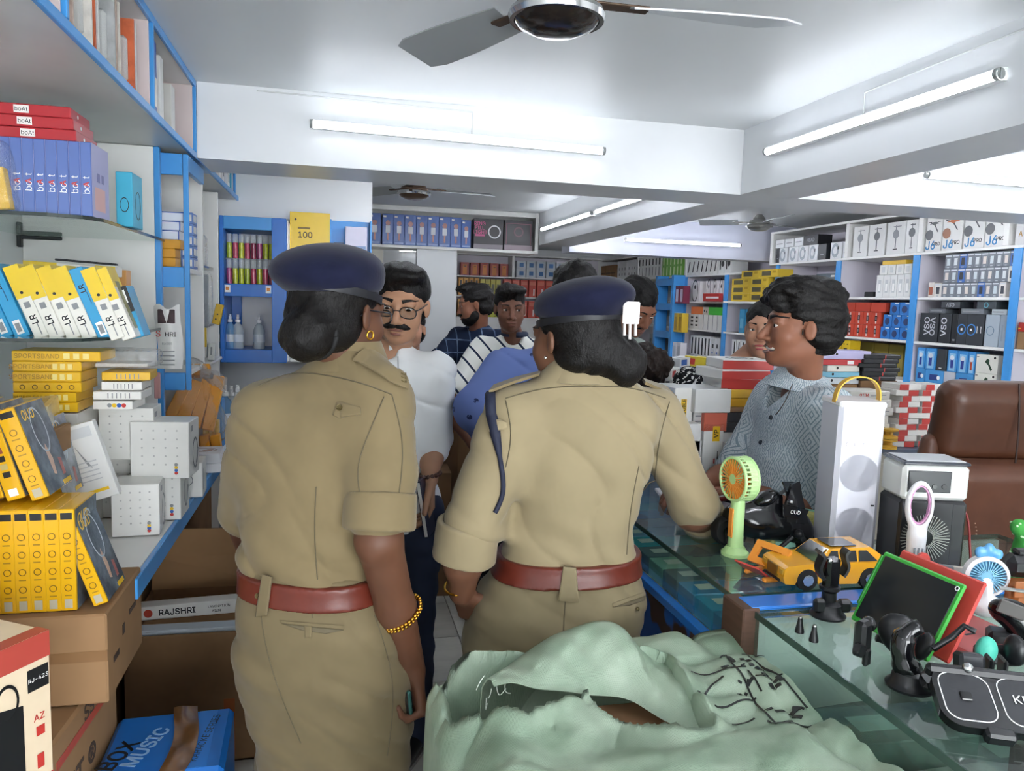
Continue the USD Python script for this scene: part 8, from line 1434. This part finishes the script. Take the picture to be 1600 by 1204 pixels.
# white mobile boxes with yellow sides
for i in range(5): wbox('wm', f'{pl(i)} white mobile box from the left, lower row beside the yellow carton', 1364.5 + 10.8 * i, 0, 1375 + 10.8 * i, SH[2], .10, '#e0e1df', [('rect', 'f', .3, .2, .72, .78, ink('#c2c6c8')), ('rect', 'f', .36, .26, .66, .6, W_)], 'white mobile boxes, lower row', h=.165)
for i in range(4): wbox('wu', f'{pl(i)} white mobile box from the left, lying in the upper row', 1368 + 12.6 * i, 0, 1380 + 12.6 * i, SH[2] + .166, .10, '#dfe0dc', [('rect', 'f', .3, .2, .72, .8, ink('#c9cdcd'))], 'white mobile boxes, upper row', h=.072)
wbox('ys', 'yellow carton side at the right end of the white mobile boxes', 1419, 0, 1427, SH[2], .14, '#d9b83a', h=.235); wbox('yt', 'flat yellow box on top of the white mobile boxes', 1371, 0, 1408, SH[2] + .2385, .10, '#e2b83a', h=.030); wbox('bs', 'small black gadget beside the white mobile boxes', 1347, 0, 1361, SH[2], .08, black_pl, h=.040)
# red watch boxes and blue speaker boxes
wt = [('rect', 'f', .36, .3, .64, .72, ink('#3a2a28')), ('rect', 'f', .42, .1, .58, .3, ink('#d9c9c4')), ('rect', 'f', .42, .72, .58, .92, ink('#d9c9c4')), ('rect', 'f', .42, .4, .58, .62, ink('#8a7f88'))]
for r_ in range(2):
    for c in range(5): wbox('rw', f'red smart watch box, {pl(c)} from the left in the {["lower", "upper"][r_]} row on the right shelves', 1308.5 + 13.4 * c, 0, 1321.5 + 13.4 * c, SH[1] + .0985 * r_, .10, '#c4452f', wt, 'red smart watch boxes', h=.098)
for i in range(3): wbox('rp', f'plain red box, {pl(i)} from the left on top of the watch boxes', 1311 + 24 * i, 0, 1334 + 24 * i, SH[1] + .1975, .10, '#b8402c', (), 'plain red boxes', h=.070)
bs_ = [('disc', 'f', .5, .45, .026, ink('#34426b')), ('rect', 'f', .55, .86, .95, .95, W_)]
for r_, row in enumerate((((1377, 1391), (1392, 1406), (1407, 1424)), ((1380, 1393), (1394, 1407), (1408, 1424)), ((1389, 1403), (1404, 1420)))):
    for c, (a, b) in enumerate(row): wbox('bb', f'blue speaker cube box, {pl(c)} from the left in the {["lowest", "middle", "top"][r_]} row', a, 0, b, SH[1] + .0905 * r_, .10, '#2e78c4', bs_, 'blue speaker cube boxes', h=.090)
for i in range(4): wbox('yb', f'{["lower", "upper"][i // 2]} yellow gadget box, {pl(i % 2)} from the left on the low shelf behind the smiling man', 1304 + 14 * (i % 2), 0, 1317 + 14 * (i % 2), SH[0] + .1255 * (i // 2), .1, '#e0bc28', [('rect', 'f', .3, .35, .7, .5, BK), ('disc', 'f', .3, .75, .006, BK), ('disc', 'f', .7, .75, .006, BK)], 'yellow gadget boxes', h=.125)
for i in range(3): wbox('gb', f'olive carton, {pl(i)} from the left at the back of the low shelf', 1345 + 24 * i, 0, 1368 + 24 * i, SH[0], .1, '#8f8340', (), 'olive cartons', h=.24, xo=.2)
for i, (a, b, h) in enumerate(((1252, 1309, .12), (1270, 1309, .075))): wbox(f'gs{i}', f'{["large grey", "long dark grey"][i]} speaker box behind the smiling man\'s hair', a, 0, b, SH[2] + (.1205 if i else 0), .2, ['#7d8994', '#5c6670'][i], [('rect', 'f', .6, .6, .75, .8, W_)], h=h)
# bay with the yellow sunglass boxes
yo = [('rect', 'f', .12, .22, .62, .80, ink('#5a5540')), ('rect', 'f', .72, .55, .9, .85, ink('#b8951e'))]
for r_ in range(4):
    for c in range(2): wbox('yg', f'yellow box with a dark oval picture, {["left", "right"][c]} one in row {["one", "two", "three", "four"][r_]} from the shelf', 1140 + (14 if r_ == 3 else 0) + 28.5 * c, 0, 1168 + (14 if r_ == 3 else 0) + 28.5 * c, SH[2] - .045 + .0755 * r_, .16, '#d9b93a', yo, 'yellow boxes with dark oval pictures', h=.075, xo=-.03)
solo('yellow_stack_board', bx([XF - .04, 6.48, SH[2] - .064], [4.39, 7.39, SH[2] - .0455]), lam_white, 'white board under the yellow boxes with dark oval pictures', 'shelf')
solo('lower_stack_board', bx([XF - .02, 6.48, 1.292], [4.39, 7.39, 1.310]), lam_white, 'white board below the yellow boxes with the blue boxes', 'shelf')
for i in range(2): wbox('bt', f'{["left", "right"][i]} tall blue box below the yellow boxes', 1155 + 9 * i, 0, 1163 + 9 * i, 1.3105, .1, '#3a8fb8', [('rect', 'f', .2, .2, .8, .6, ink('#6fb0cc'))], 'tall blue boxes', h=.24)
for i in range(4): wbox('bw', f'upright white and black pack, {pl(i)} from the left, low beside the woman', 1146 + 7 * i, 0, 1152 + 7 * i, 1.0155 + .02, .1, '#d9d9da', [('rect', 'f', .55, .1, .8, .9, BK)], 'upright white and black packs', h=.20)
solo('pack_board', bx([XF - .02, 6.48, 1.015], [4.39, 7.39, 1.034]), lam_white, 'white board under the upright white and black packs', 'shelf')
# far bays
nb = [('ring', 'f', .5, .52, .075, .010, BK, 1.7), ('disc', 'f', .5, .72, .022, BK)]
for i, (a, b) in enumerate(((1076, 1091), (1100, 1109), (1110, 1118), (1119, 1129))): wbox('nk', f'{pl(i)} white neckband box from the left on the far right shelves', a, 0, b, SH2[2], .12, '#dcd9da', nb, 'white neckband boxes', h=.225)
wbox('rd', 'red and white flat pack before the neckband boxes', 1096, 0, 1121, SH2[2], .05, '#b5302c', [('rect', 'f', .2, .35, 1, .6, W_)], h=.085, xo=-.06)
for i in range(8): wbox(f'wr{i < 3}', f'upright white case box, {pl(i)} from the left under the neckband boxes', 1070.5 + 7.3 * i, 0, 1077.5 + 7.3 * i, SH2[1], .12, '#d8d8d6', [('rect', 'f', .25, .2 + .26 * k, .75, .32 + .26 * k, BK) for k in range(3)] if i < 3 else [('rect', 'f', .9, 0, 1, 1, GR)], 'upright white case boxes', h=.165)
for i, (a, b, c) in enumerate(((1079, 1097, '#e0752f'), (1097, 1106, '#c9bdb4'), (1106, 1128, '#45b83f'))): wbox(f'og{i}', f'{["orange", "pale spotted", "bright green"][i]} pack lying on the upright white case boxes', a, 0, b, SH2[1] + .1655, .10, c, [('disc', 'f', .3, .5, .012, BK), ('disc', 'f', .7, .4, .012, BK)] if i == 1 else (), 'packs lying on the case boxes', h=.085)
for i in range(6): wbox('kb', f'upright white pack with a black bar, {pl(i)} from the left low on the far shelves', 1081 + 5.2 * i, 0, 1086 + 5.2 * i, SH2[0] + .02, .12, '#d9d8d8', [('rect', 'f', .35, .05, .75, .9, BK)], 'upright packs with black bars', h=.22)
for i in range(2): wbox(f'kw{i}', f'{["left", "right"][i]} white accessory box beside the black barred packs', 1113 + 7 * i, 0, 1119 + 7 * i, SH2[0] + .02, .12, '#cfd0d2', [('rect', 'f', .3, .5, .7, .7, BK), ('rect', 'f', .3, .2, .6, .3, BL)], h=.21)
for i, (z, c, h) in enumerate(((1.262, '#8f8a96', .22), (1.592, '#7a2f48', .20), (.942, '#d8d6dc', .2))):
    for k in range(3): wbox(f'fr{i}', f'{["yellow", "maroon", "white"][i]} phone cover pack, {pl(k)} from the left in the blue display frame', 1046 + 6.8 * k, 0, 1052 + 6.8 * k, z, .08, ['#dbb83c', c, c][i], [('rect', 'f', .2, .1, .8, .8, [ink('#b8912a'), ink('#c9c3d2'), ink('#b9bcc4')][i])], f'packs in the blue display frame', h=h, xo=-.13)
for i in range(4): wbox(f'fb{i % 2}', f'{["white and blue", "pale blue"][i % 2]} accessory box, number {["one", "two", "three", "four"][i]} upward behind the mint shirt man', 1022, 0, 1040, [1.622, 1.755, 1.31, 1.44][i], .12, ['#d9dde0', '#b9d3df'][i % 2], [('rect', 'f', .1, .2, .4, .8, ink('#4f94b8')), ('rect', 'f', .6, .4, .9, .6, GR)], 'accessory boxes behind the mint shirt man', h=.128)
for i in range(5): wbox('fc', f'steel coloured blister pack, {pl(i)} from the left low behind the mint shirt man', 1016 + 5 * i, 0, 1020.6 + 5 * i, SH2[0], .08, '#8d969a', [('rect', 'f', .2, .2, .8, .7, ink('#5a6268'))], 'steel coloured blister packs', h=.2)
for i in range(6): wbox('fd', f'grey and white pack, {pl(i)} from the left far behind the right officer\'s beret', 942 + 9 * i, 0, 950 + 9 * i, SH2[2], .1, '#c3cace', [('rect', 'f', .2, .2, .7, .6, ink('#6f8596'))], 'grey and white packs far back', h=.2)
for i in range(3): wbox('br', f'brown carton, {pl(i)} from the left at the far end of the top shelf', 936 + 7.6 * i, 0, 943 + 7.6 * i, SH2[3], .2, kraft, [('rect', 'f', 0, .45, 1, .5, brown_ink)], 'brown cartons at the far end', h=.22)
for i in range(2): wbox('wa', f'{["left", "right"][i]} white box with charger pictures on the far top shelf', 961 + 15 * i, 0, 975.5 + 15 * i, SH2[3], .2, '#d5d7d8', [('rect', 'f', .2 + .3 * (k % 3), .2 + .3 * (k // 3), .28 + .3 * (k % 3), .34 + .3 * (k // 3), ink('#6c7074')) for k in range(6)], 'white boxes with charger pictures', h=.26)
for i in range(7): wbox('wc', f'slim white tripod box, {pl(i)} from the left on the far top shelf', 993 + 5.1 * i, 0, 997.8 + 5.1 * i, SH2[3], .2, '#d6d7d6', [('rect', 'f', .3, .6, .7, .9, BK), ('rect', 'f', .4, .1, .6, .5, ink('#6c7074'))], 'slim white tripod boxes', h=.27)
for r_ in range(2):
    for i in range(6): wbox('gr', f'small green box, {pl(i)} from the left in the {["lower", "upper"][r_]} row of the far top shelf', 1030.5 + 5.4 * i, 0, 1035.6 + 5.4 * i, SH2[3] + .1305 * r_, .2, '#74b04a', [('rect', 'f', .3, .1, .6, .9, ink('#cfe0b0'))], 'small green boxes', h=.13)
for i in range(7): wbox('wd', f'white box with a slanting black torch, {pl(i)} from the left on the far top shelf', 1069 + 6.8 * i, 0, 1075.3 + 6.8 * i, SH2[3], .2, '#dadbd8', [('poly', 'f', [(.25, .15), (.5, .15), (.8, .75), (.6, .78)], BK)], 'white boxes with slanting black torches', h=.20)
for i in range(2): wbox('we', f'{["left", "right"][i]} white box with black shapes at the near end of the far top shelf', 1118 + 9.5 * i, 0, 1127 + 9.5 * i, SH2[3], .2, '#d9dad8', [('rect', 'f', .2, .2, .4, .7, BK), ('disc', 'f', .7, .5, .03, BK)], 'white boxes with black shapes', h=.2)
# ------------------------------------------------------------------ microphone shelf, back wall
YM = 6.80; t = thing('overhead_shelf', 'white overhead shelf full of blue microphone boxes in the back', 'shelf'); zb = at(700, 386, y=YM)[2]
part(t, 'bottom_board', rbx([.215, YM, zb - .025], [1.785, YM + .36, zb], .002), lam_white); part(t, 'back_board', bx([.215, YM + .345, zb], [1.785, YM + .36, ZC]), lam_white); part(t, 'side_board', rbx([1.755, YM, zb], [1.785, YM + .344, ZC - .002], .002), lam_white); part(t, 'top_fascia', rbx([.215, YM, ZC - .045], [1.754, YM + .02, ZC - .002], .002), lam_white); part(t, 'side_board', rbx([.215, YM, zb], [.24, YM + .344, ZC - .046], .002), lam_white)
mic = [('rect', 'f', .3, .38, .7, .62, ink('#dfe2ea')), ('disc', 'f', .5, .70, .022, ink('#b98a86')), ('rect', 'f', .43, .14, .57, .38, ink('#c98f84')), ('rect', 'f', .1, .03, .9, .09, ink('#8fa8d8')), ('rect', 'f', .08, .88, .35, .94, W_)]
ed = [584, 597, 614.5, 632, 650, 667.5, 685.5, 703.5, 720.5, 735.5]
for i in range(9):
    a, b = at(ed[i], 384, y=YM + .02), at(ed[i + 1], 384, y=YM + .02); w = (b[0] - a[0]) * .98; h = .262 - (.02 if i == 8 else 0); xf = T((a[0] + b[0]) / 2, YM + .08, zb + .0005); lb = f'{pl(i)} blue microphone box from the left on the overhead shelf'
    if i == 0: mb = product('microphone_box', lb, 'box', .105, .12, .262, paper('#3a62ae', .3), T(.33, YM + .08, zb + .0005), mic, 'blue microphone boxes on the overhead shelf')
    else: copy(mb, xf @ np.diag([w / .105, 1, h / .262, 1]), lb)
for i, (a, b) in enumerate(((740, 786), (788, 832))):
    x0, x1 = at(a, 386, y=YM + .02)[0], at(b, 386, y=YM + .02)[0]
    product('ring_light_box', f'{["dark box lettered RING FILL LIGHT with a white ring", "dark box with a faint pink ring outline"][i]} on the overhead shelf', 'box', x1 - x0, .12, .265, paper('#3d3a3e'), T((x0 + x1) / 2, YM + .09, zb + .0005), [('ring', 'f', .70, .58, .058, .011, ink('#e6e6e8')), ('txt', 'f', .2, .84, 'RING', .030, ink('#c8588a')), ('txt', 'f', .2, .70, 'FILL', .030, ink('#c8588a')), ('txt', 'f', .22, .56, 'LIGHT', .030, ink('#c8588a')), ('rect', 'f', .05, .42, .38, .49, ink('#c8588a')), ('rect', 'f', 0, 0, 1, .16, ink('#8d858c'))] if i == 0 else [('ring', 'f', .5, .62, .045, .012, ink('#7a5560')), ('rect', 'f', .06, .88, .94, .90, ink('#9a6070')), ('rect', 'f', .06, .2, .08, .88, ink('#9a6070')), ('rect', 'f', .92, .2, .94, .88, ink('#9a6070')), ('rect', 'f', 0, 0, 1, .18, ink('#9a8a92'))], 'ring light boxes')
YW = 11.08; q = lambda px, py: at(px, py, y=YW); t = thing('back_shelving', 'white shelving with orange and red goods on the back wall', 'shelving')
zz = [q(760, p)[2] for p in (396, 431, 462, 495)]; xa, xb = q(714, 430)[0], 3.95
part(t, 'back_board', bx([xa, YW + .3, 0], [xb, YW + .315, zz[0]]), lam_lilac); part(t, 'side_board', rbx([xa - .03, YW, 0], [xa, YW + .315, zz[0] + .02], .002), lam_white)
for z in zz: part(t, 'shelf_board', rbx([xa, YW, z - .02], [xb, YW + .299, z], .002), lam_white)
part(t, 'divider', bx([q(802, 430)[0] - .02, YW + .002, zz[1]], [q(802, 430)[0] + .02, YW + .298, zz[0] - .021]), lam_white); part(t, 'base_cabinet', bx([xa, YW + .01, 0], [xb, YW + .298, zz[3] - .021]), lam_white)
def bbox(key, label, px0, px1, z, h, mat, prints=(), group=None):
    a, b = q(px0, 430)[0], q(px1, 430)[0]; w = (b - a) * .97; xf = T((a + b) / 2, YW + .06, z + .0005)
    if key in protos: return copy(protos[key], xf, label, group)
    protos[key] = product('back_shelf_box', label, 'box', w, .10, h, paper(mat), xf, prints, group)
for i in range(5): bbox('or', f'{pl(i)} red pouch with an orange label from the left on the back wall shelf', 719.5 + 15.4 * i, 733 + 15.4 * i, zz[1], .185, '#a33a2c', [('rect', 'f', .25, .08, .75, .85, ink('#d9822f')), ('rect', 'f', .4, .68, .65, .73, BK)], 'red pouches with orange labels')
for r_ in range(2):
    for c in range(6): bbox('wb', f'blue squared white box, {pl(c)} from left in the {["lower", "upper"][r_]} row on the back wall', 807 + 15.4 * c, 822 + 15.4 * c, zz[1] + .1205 * r_, .12, '#ccd3da', [('rect', 'f', .3, .25, .75, .75, ink('#3a6ea8'))], 'white boxes with blue squares')
for r_ in range(2):
    for c in range(4): bbox('oy', f'orange earphone card, {pl(c)} from left in row {["one", "two"][r_]} at left of back wall', 717 + 8.2 * c, 724.5 + 8.2 * c, zz[2 + r_], .255 if r_ == 0 else .27, '#d99a3c', [('rect', 'f', .3, .5, .7, .85, ink('#4a3a2a')), ('rect', 'f', .3, .1, .7, .4, ink('#7a5a30'))], 'orange earphone cards')
    for c in range(4): bbox(f'yy{r_}', f'{["yellow", "lime yellow"][r_]} pack, {pl(c)} from the left in row {["one", "two"][r_]} behind the plaid shirt man', 751 + 8.2 * c, 758.5 + 8.2 * c, zz[2 + r_], .24, ['#d3c95a', '#d6d84a'][r_], [('rect', 'f', .2, .3, .8, .7, ink('#5a5a3a'))], 'yellow packs on the back wall')
    for c in range(9): bbox('rr', f'red pack, {pl(c)} from the left in row {["one", "two"][r_]} on the back wall', 788 + 13 * c, 800 + 13 * c, zz[2 + r_], .25, '#c9432f', [('rect', 'f', .1, .7, .9, .9, ink('#d97058')), ('rect', 'f', .6, .1, .8, .5, ink('#e0d0c8'))], 'red packs on the back wall')
